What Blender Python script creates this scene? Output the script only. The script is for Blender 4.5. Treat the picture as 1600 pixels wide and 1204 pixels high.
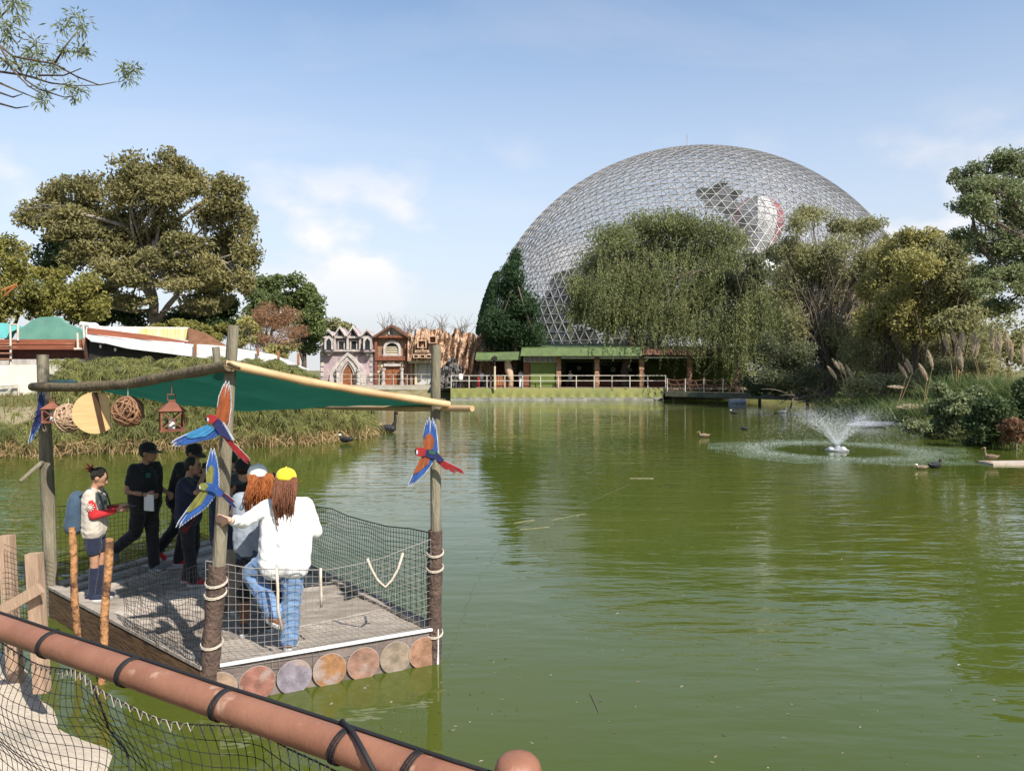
import bpy, bmesh, math, random
import numpy as np
from mathutils import Vector, Matrix, noise as mnoise

for _o in list(bpy.data.objects):
    bpy.data.objects.remove(_o)
S = bpy.context.scene
COL = S.collection
rnd = random.Random(7)
RNG = np.random.default_rng(11)

# ------------------------------------------------------------------ camera
FPX = 1200.0
CAM = np.array([0.0, 0.0, 3.0])
PITCH = math.atan(24.0 / FPX)
cam_data = bpy.data.cameras.new('camera')
cam_data.sensor_fit = 'HORIZONTAL'
cam_data.sensor_width = 36.0
cam_data.lens = 36.0 * FPX / 1600.0
cam_data.clip_start = 0.05
cam_data.clip_end = 3000.0
cam = bpy.data.objects.new('camera', cam_data)
COL.objects.link(cam)
cam.location = CAM
cam.rotation_euler = (math.pi / 2 - PITCH, 0, 0)
S.camera = cam

# ------------------------------------------------------------------ sky, sun, exposure
SUN_EL = math.radians(45)
SUN_AZ = math.radians(143)          # clockwise from +Y: behind the camera, to its right
world = bpy.data.worlds.new('World')
S.world = world
world.use_nodes = True
wn = world.node_tree
wn.nodes.clear()
def W(t, **k):
    n = wn.nodes.new(t)
    for a, b in k.items():
        setattr(n, a, b)
    return n
w_out = W('ShaderNodeOutputWorld')
w_bg = W('ShaderNodeBackground')
w_bg.inputs['Strength'].default_value = 0.15
sky = W('ShaderNodeTexSky', sky_type='NISHITA', sun_disc=False, sun_elevation=SUN_EL, sun_rotation=SUN_AZ,
        altitude=2100.0, air_density=1.0, dust_density=2.2, ozone_density=1.4)
w_tc = W('ShaderNodeTexCoord')
w_sep = W('ShaderNodeSeparateXYZ')
wn.links.new(w_tc.outputs['Generated'], w_sep.inputs[0])
def wmath(op, a, b=None, c=None, clamp=False):
    n = W('ShaderNodeMath', operation=op)
    n.use_clamp = clamp
    for i, v in enumerate((a, b, c)):
        if v is None:
            continue
        if isinstance(v, (int, float)):
            n.inputs[i].default_value = v
        else:
            wn.links.new(v, n.inputs[i])
    return n.outputs[0]
zc = wmath('MAXIMUM', w_sep.outputs['Z'], 0.0)
den = wmath('ADD', zc, 0.16)
w_cmb = W('ShaderNodeCombineXYZ')
wn.links.new(wmath('DIVIDE', w_sep.outputs['X'], den), w_cmb.inputs[0])
wn.links.new(wmath('DIVIDE', w_sep.outputs['Y'], den), w_cmb.inputs[1])
# thin high cloud, streaked
w_map = W('ShaderNodeMapping')
w_map.inputs['Rotation'].default_value = (0, 0, math.radians(24))
w_map.inputs['Scale'].default_value = (0.55, 1.5, 1)
w_map.inputs['Location'].default_value = (1.0, 2.0, 0)
wn.links.new(w_cmb.outputs[0], w_map.inputs[0])
w_n1 = W('ShaderNodeTexNoise')
w_n1.inputs['Scale'].default_value = 1.1
w_n1.inputs['Detail'].default_value = 7
w_n1.inputs['Roughness'].default_value = 0.56
w_n1.inputs['Distortion'].default_value = 0.5
wn.links.new(w_map.outputs[0], w_n1.inputs['Vector'])
cirrus = wmath('MULTIPLY', wmath('MULTIPLY_ADD', w_n1.outputs['Fac'], 3.2, -1.62, clamp=True), 0.5)
# small heaped clouds low in the sky
w_map2 = W('ShaderNodeMapping')
w_map2.inputs['Scale'].default_value = (1, 1, 1.75)
w_map2.inputs['Location'].default_value = (2.3, 0.1, 0.1)
wn.links.new(w_tc.outputs['Generated'], w_map2.inputs[0])
w_n2 = W('ShaderNodeTexNoise')
w_n2.inputs['Scale'].default_value = 6.2
w_n2.inputs['Detail'].default_value = 8
w_n2.inputs['Roughness'].default_value = 0.52
wn.links.new(w_map2.outputs[0], w_n2.inputs['Vector'])
band = wmath('MULTIPLY', wmath('MULTIPLY_ADD', w_sep.outputs['Z'], 9.0, -0.25, clamp=True),
             wmath('MULTIPLY_ADD', w_sep.outputs['Z'], -8.0, 2.45, clamp=True))
cumulus = wmath('MULTIPLY', wmath('MULTIPLY_ADD', w_n2.outputs['Fac'], 7.0, -3.5, clamp=True), band)
lowhaze = wmath('MULTIPLY', wmath('MULTIPLY_ADD', w_sep.outputs['Z'], -2.5, 1.10, clamp=True), 0.93)
cover = wmath('MULTIPLY', wmath('MAXIMUM', cirrus, cumulus), 0.82)
w_hz = W('ShaderNodeMix', data_type='RGBA')
wn.links.new(lowhaze, w_hz.inputs['Factor'])
w_hz.inputs['B'].default_value = (3.12, 3.20, 3.38, 1)
w_mix = W('ShaderNodeMix', data_type='RGBA')
wn.links.new(cover, w_mix.inputs['Factor'])
w_gain = W('ShaderNodeMix', data_type='RGBA', blend_type='MULTIPLY')
w_gain.inputs['Factor'].default_value = 1.0
w_gain.inputs['B'].default_value = (1.16, 1.13, 1.03, 1)
wn.links.new(sky.outputs[0], w_gain.inputs['A'])
wn.links.new(w_gain.outputs['Result'], w_hz.inputs['A'])
wn.links.new(w_hz.outputs['Result'], w_mix.inputs['A'])
w_cl = W('ShaderNodeMix', data_type='RGBA')
w_cl.inputs['A'].default_value = (3.9, 3.9, 4.05, 1)
w_cl.inputs['B'].default_value = (4.9, 4.7, 4.66, 1)
wn.links.new(cumulus, w_cl.inputs['Factor'])
wn.links.new(w_cl.outputs['Result'], w_mix.inputs['B'])
wn.links.new(w_mix.outputs['Result'], w_bg.inputs['Color'])
wn.links.new(w_bg.outputs[0], w_out.inputs[0])

sun_d = bpy.data.lights.new('sun', 'SUN')
sun_d.energy = 5.0
sun_d.angle = math.radians(0.55)
sun_d.color = (1.0, 0.94, 0.85)
sun = bpy.data.objects.new('sun', sun_d)
COL.objects.link(sun)
_sd = Vector((math.sin(SUN_AZ) * math.cos(SUN_EL), math.cos(SUN_AZ) * math.cos(SUN_EL), math.sin(SUN_EL)))
sun.rotation_euler = _sd.to_track_quat('Z', 'Y').to_euler()
sun.location = (20, -20, 40)
S.view_settings.view_transform = 'Standard'
S.view_settings.look = 'None'
S.view_settings.exposure = 0.60
S.view_settings.gamma = 1.0
S.render.engine = 'CYCLES'
S.cycles.transparent_max_bounces = 24
S.cycles.max_bounces = 7

# ------------------------------------------------------------------ helpers
_F = np.array([0.0, math.cos(PITCH), -math.sin(PITCH)])
_U = np.array([0.0, math.sin(PITCH), math.cos(PITCH)])
_R = np.array([1.0, 0.0, 0.0])
def ray(px, py):
    return _F + (px - 800.0) / FPX * _R + (602.0 - py) / FPX * _U
def P(px, py, d):                                   # surveyed point: sight line px,py met at distance d
    r = ray(px, py)
    return CAM + r * (d / r[1])
def G(px, py, z=0.0):                               # the same sight line met at height z
    r = ray(px, py)
    return CAM + r * ((z - CAM[2]) / r[2])
def lerp(a, b, t):
    return a + (b - a) * t
V3 = lambda *a: np.array(a, float)

def tag(o, label=None, cat=None, group=None, kind=None):
    if label: o['label'] = label
    if cat: o['category'] = cat
    if group: o['group'] = group
    if kind: o['kind'] = kind
    return o
def empty(name, loc, label=None, cat=None, group=None, rz=0.0):
    o = bpy.data.objects.new(name, None)
    o.empty_display_size = 0.2
    COL.objects.link(o)
    o.location = [float(v) for v in loc]
    o.rotation_euler = (0, 0, rz)
    return tag(o, label, cat, group)
def origin_of(o):
    v = np.zeros(3)
    while o is not None:
        v += np.array(o.location)
        o = o.parent
    return v
def link_mesh(name, me, mats, parent=None):
    o = bpy.data.objects.new(name, me)
    COL.objects.link(o)
    if mats is not None:
        for m in (mats if isinstance(mats, (list, tuple)) else [mats]):
            me.materials.append(m)
    if parent is not None:
        o.parent = parent
    return o
def arr_mesh(name, v, f, mats, parent=None, loc=None, smooth=False, mi=None):
    """v (n,3) world coordinates, f (m,k) one face size; placed at loc or in the frame of the parent."""
    v = np.asarray(v, float)
    org = origin_of(parent) if parent is not None else (np.zeros(3) if loc is None else np.asarray(loc, float))
    v = v - org
    f = np.asarray(f, np.int32)
    me = bpy.data.meshes.new(name)
    k = f.shape[1]
    me.vertices.add(len(v)); me.vertices.foreach_set('co', v.astype(np.float32).ravel())
    me.loops.add(f.size); me.loops.foreach_set('vertex_index', f.ravel())
    me.polygons.add(len(f)); me.polygons.foreach_set('loop_start', np.arange(0, f.size, k, dtype=np.int32))
    me.update(calc_edges=True)
    me.polygons.foreach_set('use_smooth', np.full(len(f), bool(smooth)))
    o = link_mesh(name, me, mats, parent)
    if mi is not None:
        me.polygons.foreach_set('material_index', np.asarray(mi, np.int32))
    if parent is None and loc is not None:
        o.location = [float(x) for x in loc]
    return o

class MB:
    def __init__(s):
        s.v = []; s.f = []; s.m = []
    def add(s, vs, fs, mi=0):
        b = len(s.v)
        s.v += [tuple(float(c) for c in v) for v in vs]
        for f in fs:
            s.f.append([i + b for i in f]); s.m.append(mi)
        return s
    def hexa(s, a, mi=0):                            # 8 corners: bottom 4 ccw, top 4 ccw
        return s.add(a, [(3, 2, 1, 0), (4, 5, 6, 7), (0, 1, 5, 4), (1, 2, 6, 5), (2, 3, 7, 6), (3, 0, 4, 7)], mi)
    def box(s, c, sz, rz=0.0, mi=0, rot=None):
        c = np.asarray(c, float); h = np.asarray(sz, float) / 2
        R = rot if rot is not None else np.array([[math.cos(rz), -math.sin(rz), 0], [math.sin(rz), math.cos(rz), 0], [0, 0, 1]])
        q = [(-1, -1, -1), (1, -1, -1), (1, 1, -1), (-1, 1, -1), (-1, -1, 1), (1, -1, 1), (1, 1, 1), (-1, 1, 1)]
        return s.hexa([c + R @ (np.array(k) * h) for k in q], mi)
    def pbox(s, x0, x1, y0, y1, d, th, mi=0):        # surveyed front rectangle at distance d, going back th
        a = P(x0, y1, d); b = P(x1, y0, d)
        return s.hexa([(a[0], d, a[2]), (b[0], d, a[2]), (b[0], d + th, a[2]), (a[0], d + th, a[2]),
                       (a[0], d, b[2]), (b[0], d, b[2]), (b[0], d + th, b[2]), (a[0], d + th, b[2])], mi)
    def bar(s, p, q, w, h, mi=0):
        p = np.asarray(p, float); q = np.asarray(q, float)
        t = q - p; t = t / (np.linalg.norm(t) + 1e-9)
        up = V3(0, 0, 1) if abs(t[2]) < 0.9 else V3(0, 1, 0)
        a = np.cross(t, up); a /= np.linalg.norm(a); b = np.cross(a, t)
        c = [(-1, -1), (1, -1), (1, 1), (-1, 1)]
        vs = [p + a * w / 2 * i + b * h / 2 * j for i, j in c] + [q + a * w / 2 * i + b * h / 2 * j for i, j in c]
        return s.add(vs, [(3, 2, 1, 0), (4, 5, 6, 7), (0, 1, 5, 4), (1, 2, 6, 5), (2, 3, 7, 6), (3, 0, 4, 7)], mi)
    def tube(s, pts, r, n=6, mi=0, cap=True, sq=1.0):
        pts = [np.asarray(p, float) for p in pts]
        m = len(pts)
        rr = [r] * m if np.isscalar(r) else list(r)
        T = []
        for i in range(m):
            t = pts[min(i + 1, m - 1)] - pts[max(i - 1, 0)]
            T.append(t / (np.linalg.norm(t) + 1e-9))
        up = V3(0, 0, 1) if abs(T[0][2]) < 0.8 else V3(1, 0, 0)
        a = np.cross(T[0], up); a /= np.linalg.norm(a)
        vs = []
        for i in range(m):
            a = a - T[i] * np.dot(a, T[i]); a /= (np.linalg.norm(a) + 1e-9)
            b = np.cross(T[i], a)
            for k in range(n):
                an = 2 * math.pi * k / n
                vs.append(pts[i] + (a * math.cos(an) + b * math.sin(an) * sq) * rr[i])
        fs = []
        for i in range(m - 1):
            for k in range(n):
                k2 = (k + 1) % n
                fs.append((i * n + k, i * n + k2, (i + 1) * n + k2, (i + 1) * n + k))
        if cap:
            fs.append(tuple(range(n - 1, -1, -1))); fs.append(tuple((m - 1) * n + k for k in range(n)))
        return s.add(vs, fs, mi)
    def lathe(s, prof, c=(0, 0, 0), n=16, mi=0, ax=None, sy=1.0):
        """prof [(r,z)...]; axis z, or ax = (origin, x, y, z) frame."""
        if ax is None:
            ax = (np.asarray(c, float), V3(1, 0, 0), V3(0, 1, 0), V3(0, 0, 1))
        o, X, Y, Z = ax
        vs = []
        for r, z in prof:
            for k in range(n):
                an = 2 * math.pi * k / n
                vs.append(o + X * (r * math.cos(an)) + Y * (r * math.sin(an) * sy) + Z * z)
        fs = []
        for i in range(len(prof) - 1):
            for k in range(n):
                k2 = (k + 1) % n
                fs.append((i * n + k, i * n + k2, (i + 1) * n + k2, (i + 1) * n + k))
        fs.append(tuple(range(n - 1, -1, -1))); fs.append(tuple((len(prof) - 1) * n + k for k in range(n)))
        return s.add(vs, fs, mi)
    def ell(s, c, r, n=12, m=8, mi=0, rot=None):
        c = np.asarray(c, float); r = np.asarray(r, float) * np.ones(3)
        R = np.eye(3) if rot is None else rot
        vs = []
        for i in range(m + 1):
            ph = -math.pi / 2 + math.pi * i / m
            for k in range(n):
                an = 2 * math.pi * k / n
                q = np.array([math.cos(ph) * math.cos(an), math.cos(ph) * math.sin(an), math.sin(ph)]) * r
                vs.append(c + R @ q)
        fs = []
        for i in range(m):
            for k in range(n):
                k2 = (k + 1) % n
                fs.append((i * n + k, i * n + k2, (i + 1) * n + k2, (i + 1) * n + k))
        return s.add(vs, fs, mi)
    def capsule(s, p, q, r1, r2, n=10, mi=0):
        p = np.asarray(p, float); q = np.asarray(q, float)
        L = np.linalg.norm(q - p)
        Z = (q - p) / (L + 1e-9)
        up = V3(0, 0, 1) if abs(Z[2]) < 0.9 else V3(1, 0, 0)
        X = np.cross(up, Z); X /= np.linalg.norm(X); Y = np.cross(Z, X)
        prof = [(0.02 * r1, -r1), (0.5 * r1, -0.866 * r1), (0.866 * r1, -0.5 * r1), (r1, 0), (r2, L), (0.866 * r2, L + 0.5 * r2), (0.5 * r2, L + 0.866 * r2), (0.02 * r2, L + r2)]
        return s.lathe(prof, n=n, mi=mi, ax=(p, X, Y, Z))
    def prism(s, poly, d, mi=0):                     # poly of 3-D points, extruded by vector d
        poly = [np.asarray(p, float) for p in poly]; d = np.asarray(d, float); n = len(poly)
        vs = poly + [p + d for p in poly]
        fs = [tuple(range(n)), tuple(range(2 * n - 1, n - 1, -1))] + [(i, i + n, (i + 1) % n + n, (i + 1) % n) for i in range(n)]
        return s.add(vs, fs, mi)
    def ppoly(s, pts, d, th, mi=0):                  # surveyed outline at distance d, thickness th
        return s.prism([P(x, y, d) for x, y in pts], (0, th, 0), mi)
    def build(s, name, mats, parent=None, smooth=False, loc=None):
        org = origin_of(parent) if parent is not None else (np.zeros(3) if loc is None else np.asarray(loc, float))
        me = bpy.data.meshes.new(name)
        me.from_pydata([tuple(np.array(v) - org) for v in s.v], [], s.f)
        o = link_mesh(name, me, mats, parent)
        if len(set(s.m)) > 1 or (s.m and s.m[0] != 0):
            me.polygons.foreach_set('material_index', np.array(s.m, np.int32))
        if smooth:
            if smooth is True:
                me.polygons.foreach_set('use_smooth', np.ones(len(me.polygons), bool))
            else:
                me.polygons.foreach_set('use_smooth', np.ones(len(me.polygons), bool))
                try:
                    me.set_sharp_from_angle(angle=math.radians(smooth))
                except Exception:
                    pass
        me.update()
        if parent is None and loc is not None:
            o.location = [float(x) for x in loc]
        return o
def copy_tree(o, parent=None):
    c = o.copy(); COL.objects.link(c)
    c.parent = parent
    for ch in list(o.children):
        copy_tree(ch, c)
    return c

# ------------------------------------------------------------------ materials
MATS = {}
def mat(name, col, col2=None, rough=0.75, ns=4.0, nd=5.0, bump=0.0, bs=None, spec=0.3, metal=0.0, rand=0.0, stretch=None,
        world_co=False, transl=0.0, lo=0.35, hi=0.65, isl=0.0, dirt=None, sheen=0.0):
    if name in MATS:
        return MATS[name]
    m = bpy.data.materials.new(name); m.use_nodes = True
    nt = m.node_tree; N = nt.nodes; L = nt.links
    b = N['Principled BSDF']; out = N['Material Output']
    b.inputs['Roughness'].default_value = rough
    b.inputs['Specular IOR Level'].default_value = spec
    b.inputs['Metallic'].default_value = metal
    if sheen:
        b.inputs['Sheen Weight'].default_value = sheen
    if world_co:
        g = N.new('ShaderNodeNewGeometry'); co = g.outputs['Position']
    else:
        t = N.new('ShaderNodeTexCoord'); co = t.outputs['Object']
    if stretch is not None:
        mp = N.new('ShaderNodeMapping'); mp.inputs['Scale'].default_value = stretch
        L.new(co, mp.inputs[0]); co = mp.outputs[0]
    c1 = (*col, 1); c2 = (*(col2 if col2 is not None else [x * 0.72 for x in col]), 1)
    n1 = N.new('ShaderNodeTexNoise'); n1.inputs['Scale'].default_value = ns; n1.inputs['Detail'].default_value = nd
    n1.inputs['Roughness'].default_value = 0.6
    L.new(co, n1.inputs['Vector'])
    rp = N.new('ShaderNodeMapRange'); rp.inputs['From Min'].default_value = lo; rp.inputs['From Max'].default_value = hi
    L.new(n1.outputs['Fac'], rp.inputs['Value'])
    fac = rp.outputs[0]
    if isl:
        g2 = N.new('ShaderNodeNewGeometry')
        ma = N.new('ShaderNodeMath'); ma.operation = 'MULTIPLY_ADD'; ma.use_clamp = True
        L.new(g2.outputs['Random Per Island'], ma.inputs[0]); ma.inputs[1].default_value = isl
        sc = N.new('ShaderNodeMath'); sc.operation = 'MULTIPLY'; L.new(fac, sc.inputs[0]); sc.inputs[1].default_value = 1 - isl
        L.new(sc.outputs[0], ma.inputs[2]); fac = ma.outputs[0]
    mx = N.new('ShaderNodeMix'); mx.data_type = 'RGBA'
    mx.inputs['A'].default_value = c1; mx.inputs['B'].default_value = c2
    L.new(fac, mx.inputs['Factor'])
    cc = mx.outputs['Result']
    if rand:
        oi = N.new('ShaderNodeObjectInfo')
        mr = N.new('ShaderNodeMapRange'); mr.inputs['To Min'].default_value = 1 - rand; mr.inputs['To Max'].default_value = 1 + rand
        L.new(oi.outputs['Random'], mr.inputs['Value'])
        vm = N.new('ShaderNodeVectorMath'); vm.operation = 'SCALE'
        L.new(cc, vm.inputs[0]); L.new(mr.outputs[0], vm.inputs['Scale']); cc = vm.outputs[0]
    if dirt is not None:
        n3 = N.new('ShaderNodeTexNoise'); n3.inputs['Scale'].default_value = dirt[1]; n3.inputs['Detail'].default_value = 6
        L.new(co, n3.inputs['Vector'])
        r3 = N.new('ShaderNodeMapRange'); r3.inputs['From Min'].default_value = dirt[2]; r3.inputs['From Max'].default_value = dirt[2] + 0.08
        L.new(n3.outputs['Fac'], r3.inputs['Value'])
        m3 = N.new('ShaderNodeMix'); m3.data_type = 'RGBA'; m3.inputs['B'].default_value = (*dirt[0], 1)
        L.new(r3.outputs[0], m3.inputs['Factor']); L.new(cc, m3.inputs['A']); cc = m3.outputs['Result']
    L.new(cc, b.inputs['Base Color'])
    if bump:
        n2 = N.new('ShaderNodeTexNoise'); n2.inputs['Scale'].default_value = bs or ns * 4; n2.inputs['Detail'].default_value = 4
        L.new(co, n2.inputs['Vector'])
        bp = N.new('ShaderNodeBump'); bp.inputs['Strength'].default_value = bump; bp.inputs['Distance'].default_value = 0.03
        L.new(n2.outputs['Fac'], bp.inputs['Height']); L.new(bp.outputs[0], b.inputs['Normal'])
    if transl:
        tr = N.new('ShaderNodeBsdfTranslucent'); L.new(cc, tr.inputs['Color'])
        ms = N.new('ShaderNodeMixShader'); ms.inputs[0].default_value = transl
        L.new(b.outputs[0], ms.inputs[1]); L.new(tr.outputs[0], ms.inputs[2]); L.new(ms.outputs[0], out.inputs[0])
    MATS[name] = m
    return m
def leafmat(name, c1, c2, ns=0.35, transl=0.40):
    c1 = [x * 2.05 for x in c1]; c2 = [x * 1.85 for x in c2]
    return mat(name, c1, c2, rough=0.55, ns=ns, nd=3, spec=0.25, transl=transl, isl=0.55, world_co=True)
# ================================================================== SETTING: pond, ground
def fbm(x, y, z=0.0, o=4):
    return mnoise.fractal(Vector((x, y, z)), 1.0, 2.0, o)
POND = [(48, -3), (40, 14), (25, 23.5), (18.9, 28.3), (18.5, 31), (18.6, 34.6), (19.3, 39.5), (20.3, 44), (21.5, 50), (24, 57), (30, 63), (32, 70), (24, 76),
        (15.4, 79), (-4, 79), (-9, 78), (-14, 78.5), (-21, 79), (-23, 72), (-19, 62), (-14, 52), (-9.2, 43), (-6.6, 37), (-6.5, 33.6), (-8.3, 31), (-12, 28.7),
        (-17.5, 26.3), (-20, 24.6), (-30, 20), (-26, 8), (-18, -2)]
def pond_sd(x, y):
    """signed distance, negative inside the pond (arrays)."""
    d = np.full(x.shape, 1e9); ins = np.zeros(x.shape, bool)
    n = len(POND)
    for i in range(n):
        ax, ay = POND[i]; bx, by = POND[(i + 1) % n]
        ex, ey = bx - ax, by - ay
        t = np.clip(((x - ax) * ex + (y - ay) * ey) / (ex * ex + ey * ey), 0, 1)
        d = np.minimum(d, np.hypot(x - ax - t * ex, y - ay - t * ey))
        c = ((ay > y) != (by > y)) & (x < (bx - ax) * (y - ay) / (by - ay + 1e-12) + ax)
        ins ^= c
    return np.where(ins, -d, d)
def land_h(x, y):
    sd = pond_sd(x, y)
    top = 1.45 + 0.50 * np.exp(-(((x + 17) / 9) ** 2 + ((y - 37) / 7) ** 2)) - 0.35 * np.exp(-(((x - 24) / 7) ** 2 + ((y - 38) / 12) ** 2))
    t = np.clip(sd / 4.2, 0, 1); t = t * t * (3 - 2 * t)
    h = np.where(sd > 0, -0.12 + (top + 0.12) * t, -0.12 - np.clip(-sd, 0, 3) * 0.4)
    return h
def axis(lo, hi, step, far):
    a = list(np.arange(lo, hi + step / 2, step))
    s = step
    while a[-1] < far:
        s *= 1.35; a.append(a[-1] + s)
    s = step
    while a[0] > -far:
        s *= 1.35; a.insert(0, a[0] - s)
    return np.array(a)
gx = axis(-48, 52, 0.9, 1500); gy = axis(-12, 100, 0.9, 1500)
XX, YY = np.meshgrid(gx, gy)
ZZ = land_h(XX, YY)
_jit = np.array([fbm(a * 0.35, b * 0.35) for a, b in zip(XX.ravel(), YY.ravel())]).reshape(XX.shape)
ZZ += np.where(ZZ > -0.1, 0.16, 0.05) * _jit
nx, ny = len(gx), len(gy)
idx = np.arange(nx * ny).reshape(ny, nx)
quads = np.stack([idx[:-1, :-1], idx[:-1, 1:], idx[1:, 1:], idx[1:, :-1]], -1).reshape(-1, 4)
M_ground = mat('ground_earth', (0.16, 0.145, 0.065), (0.10, 0.115, 0.035), rough=0.95, ns=0.6, nd=8, bump=0.6, bs=9, spec=0.1, dirt=((0.24, 0.20, 0.13), 0.22, 0.56))
ground = arr_mesh('ground', np.stack([XX, YY, ZZ], -1).reshape(-1, 3), quads, M_ground, smooth=True)
tag(ground, 'grassy earth banks around the pond', 'ground', kind='structure')

# ---- water
mw = bpy.data.materials.new('pond_water'); mw.use_nodes = True
nt = mw.node_tree; N = nt.nodes; L = nt.links
pb = N['Principled BSDF']
pb.inputs['Base Color'].default_value = (0.052, 0.072, 0.010, 1)
pb.inputs['Roughness'].default_value = 0.03
pb.inputs['IOR'].default_value = 1.333
pb.inputs['Specular IOR Level'].default_value = 0.5
g = N.new('ShaderNodeNewGeometry')
def wnoise(scale, stretch, rot, det=3.0, rough=0.5):
    mp = N.new('ShaderNodeMapping'); mp.inputs['Scale'].default_value = stretch; mp.inputs['Rotation'].default_value = (0, 0, math.radians(rot))
    L.new(g.outputs['Position'], mp.inputs[0])
    n = N.new('ShaderNodeTexNoise'); n.inputs['Scale'].default_value = scale; n.inputs['Detail'].default_value = det; n.inputs['Roughness'].default_value = rough
    n.inputs['Distortion'].default_value = 0.3
    L.new(mp.outputs[0], n.inputs['Vector'])
    return n.outputs['Fac']
na = wnoise(1.25, (0.42, 1.25, 1), 8, 2.0)
nb = wnoise(4.2, (0.55, 1.3, 1), -14, 2.0)
patch = wnoise(0.075, (1, 1, 1), 20, 2.0)
pr = N.new('ShaderNodeMapRange'); pr.inputs['From Min'].default_value = 0.36; pr.inputs['From Max'].default_value = 0.62
pr.inputs['To Min'].default_value = 0.18; pr.inputs['To Max'].default_value = 1.0
L.new(patch, pr.inputs['Value'])
ad = N.new('ShaderNodeMath'); ad.operation = 'MULTIPLY_ADD'
L.new(nb, ad.inputs[0]); ad.inputs[1].default_value = 0.30; L.new(na, ad.inputs[2])
mu = N.new('ShaderNodeMath'); mu.operation = 'MULTIPLY'; L.new(ad.outputs[0], mu.inputs[0]); L.new(pr.outputs[0], mu.inputs[1])
bp = N.new('ShaderNodeBump'); bp.inputs['Strength'].default_value = 1.0; bp.inputs['Distance'].default_value = 0.040
L.new(mu.outputs[0], bp.inputs['Height']); L.new(bp.outputs[0], pb.inputs['Normal'])
nc = wnoise(0.16, (1, 1, 1), 50, 4.0)
cm = N.new('ShaderNodeMix'); cm.data_type = 'RGBA'
cm.inputs['A'].default_value = (0.036, 0.066, 0.010, 1); cm.inputs['B'].default_value = (0.080, 0.086, 0.012, 1)
L.new(nc, cm.inputs['Factor']); L.new(cm.outputs['Result'], pb.inputs['Base Color'])
wat = arr_mesh('water', [(-60, -6, 0), (70, -6, 0), (70, 100, 0), (-60, 100, 0)], [(0, 1, 2, 3)], mw)
tag(wat, 'murky green pond water with small ripples', 'water', kind='structure')

# ---- pale concrete apron at the near left bank
M_conc = mat('pale_concrete', (0.55, 0.47, 0.37), (0.40, 0.34, 0.27), rough=0.9, ns=1.6, nd=9, bump=0.5, bs=22, spec=0.15, dirt=((0.20, 0.19, 0.15), 1.1, 0.60))
ap_edge = [(62, 1030), (72, 1045), (92, 1052), (105, 1072), (138, 1098), (160, 1112), (205, 1142), (232, 1166), (262, 1198), (300, 1240), (330, 1300)]
ae = [G(x, y, 0.10) for x, y in ap_edge]
nrm = []
av = []; af = []
rows = 9
for i, p in enumerate(ae):
    q = p + V3(-3.4, -2.2, 0) * (0.35 + 0.65 * min(1, i / 5))
    for j in range(rows):
        t = j / (rows - 1)
        pt = lerp(p, q, t)
        z = 0.10 + 0.30 * t + 0.05 * fbm(pt[0] * 2.2, pt[1] * 2.2) + (-0.22 if j == 0 else 0)
        off = 0.08 * fbm(pt[0] * 3 + 5, pt[1] * 3)
        av.append((pt[0] + off, pt[1] + off, z))
for i in range(len(ae) - 1):
    for j in range(rows - 1):
        a = i * rows + j
        af.append((a, a + 1, a + rows + 1, a + rows))
o = arr_mesh('concrete_apron', av, af, M_conc, smooth=True)
tag(o, 'pale concrete bank slope under the foreground netting', 'bank', kind='structure')

M_plat = mat('platform_boards', (0.20, 0.15, 0.10), rough=0.85, ns=3)
m = MB(); m.box((0.2, -0.6, 1.18), (5.2, 3.0, 0.12), rz=math.radians(-31))
for sx, sy in ((-1.7, 1.0), (1.4, -0.9), (-2.2, -0.9)):
    m.box((sx, sy - 0.6, 0.3), (0.16, 0.16, 1.7))
tag(m.build('viewing_platform', M_plat), 'timber viewing platform behind the netted rail', 'platform', kind='structure')

# ================================================================== FAR SHORE: themed facades
D0 = 82.0
M_pink = mat('pink_plaster', (0.46, 0.345, 0.35), (0.31, 0.23, 0.25), rough=0.9, ns=1.1, nd=7, bump=0.6, bs=5, dirt=((0.19, 0.16, 0.17), 0.8, 0.545))
M_stonew = mat('pale_stone', (0.54, 0.49, 0.44), (0.33, 0.29, 0.27), rough=0.9, ns=2.2, nd=6, bump=0.7, bs=6)
M_brick = mat('brown_brick', (0.33, 0.20, 0.13), (0.20, 0.12, 0.08), rough=0.9, ns=3.5, bump=0.5)
M_beam = mat('red_brown_timber', (0.24, 0.085, 0.045), (0.14, 0.05, 0.03), rough=0.7, ns=4, bump=0.3)
M_door = mat('carved_door', (0.30, 0.11, 0.045), (0.16, 0.055, 0.025), rough=0.55, ns=5, bump=0.5)
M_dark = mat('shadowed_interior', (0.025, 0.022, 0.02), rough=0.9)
M_rooftile = mat('brown_roof_tile', (0.17, 0.085, 0.055), (0.10, 0.05, 0.035), rough=0.85, ns=6, bump=0.4)
M_cream = mat('cream_plaster', (0.58, 0.50, 0.36), (0.44, 0.36, 0.24), rough=0.9, ns=2.0, nd=6, bump=0.3)
M_shut = mat('grey_shutter', (0.50, 0.50, 0.47), (0.40, 0.41, 0.40), rough=0.5, ns=1.0, stretch=(0.2, 0.2, 9))
M_glass_dk = mat('dark_window_glass', (0.03, 0.035, 0.04), rough=0.08, spec=0.6)

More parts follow.
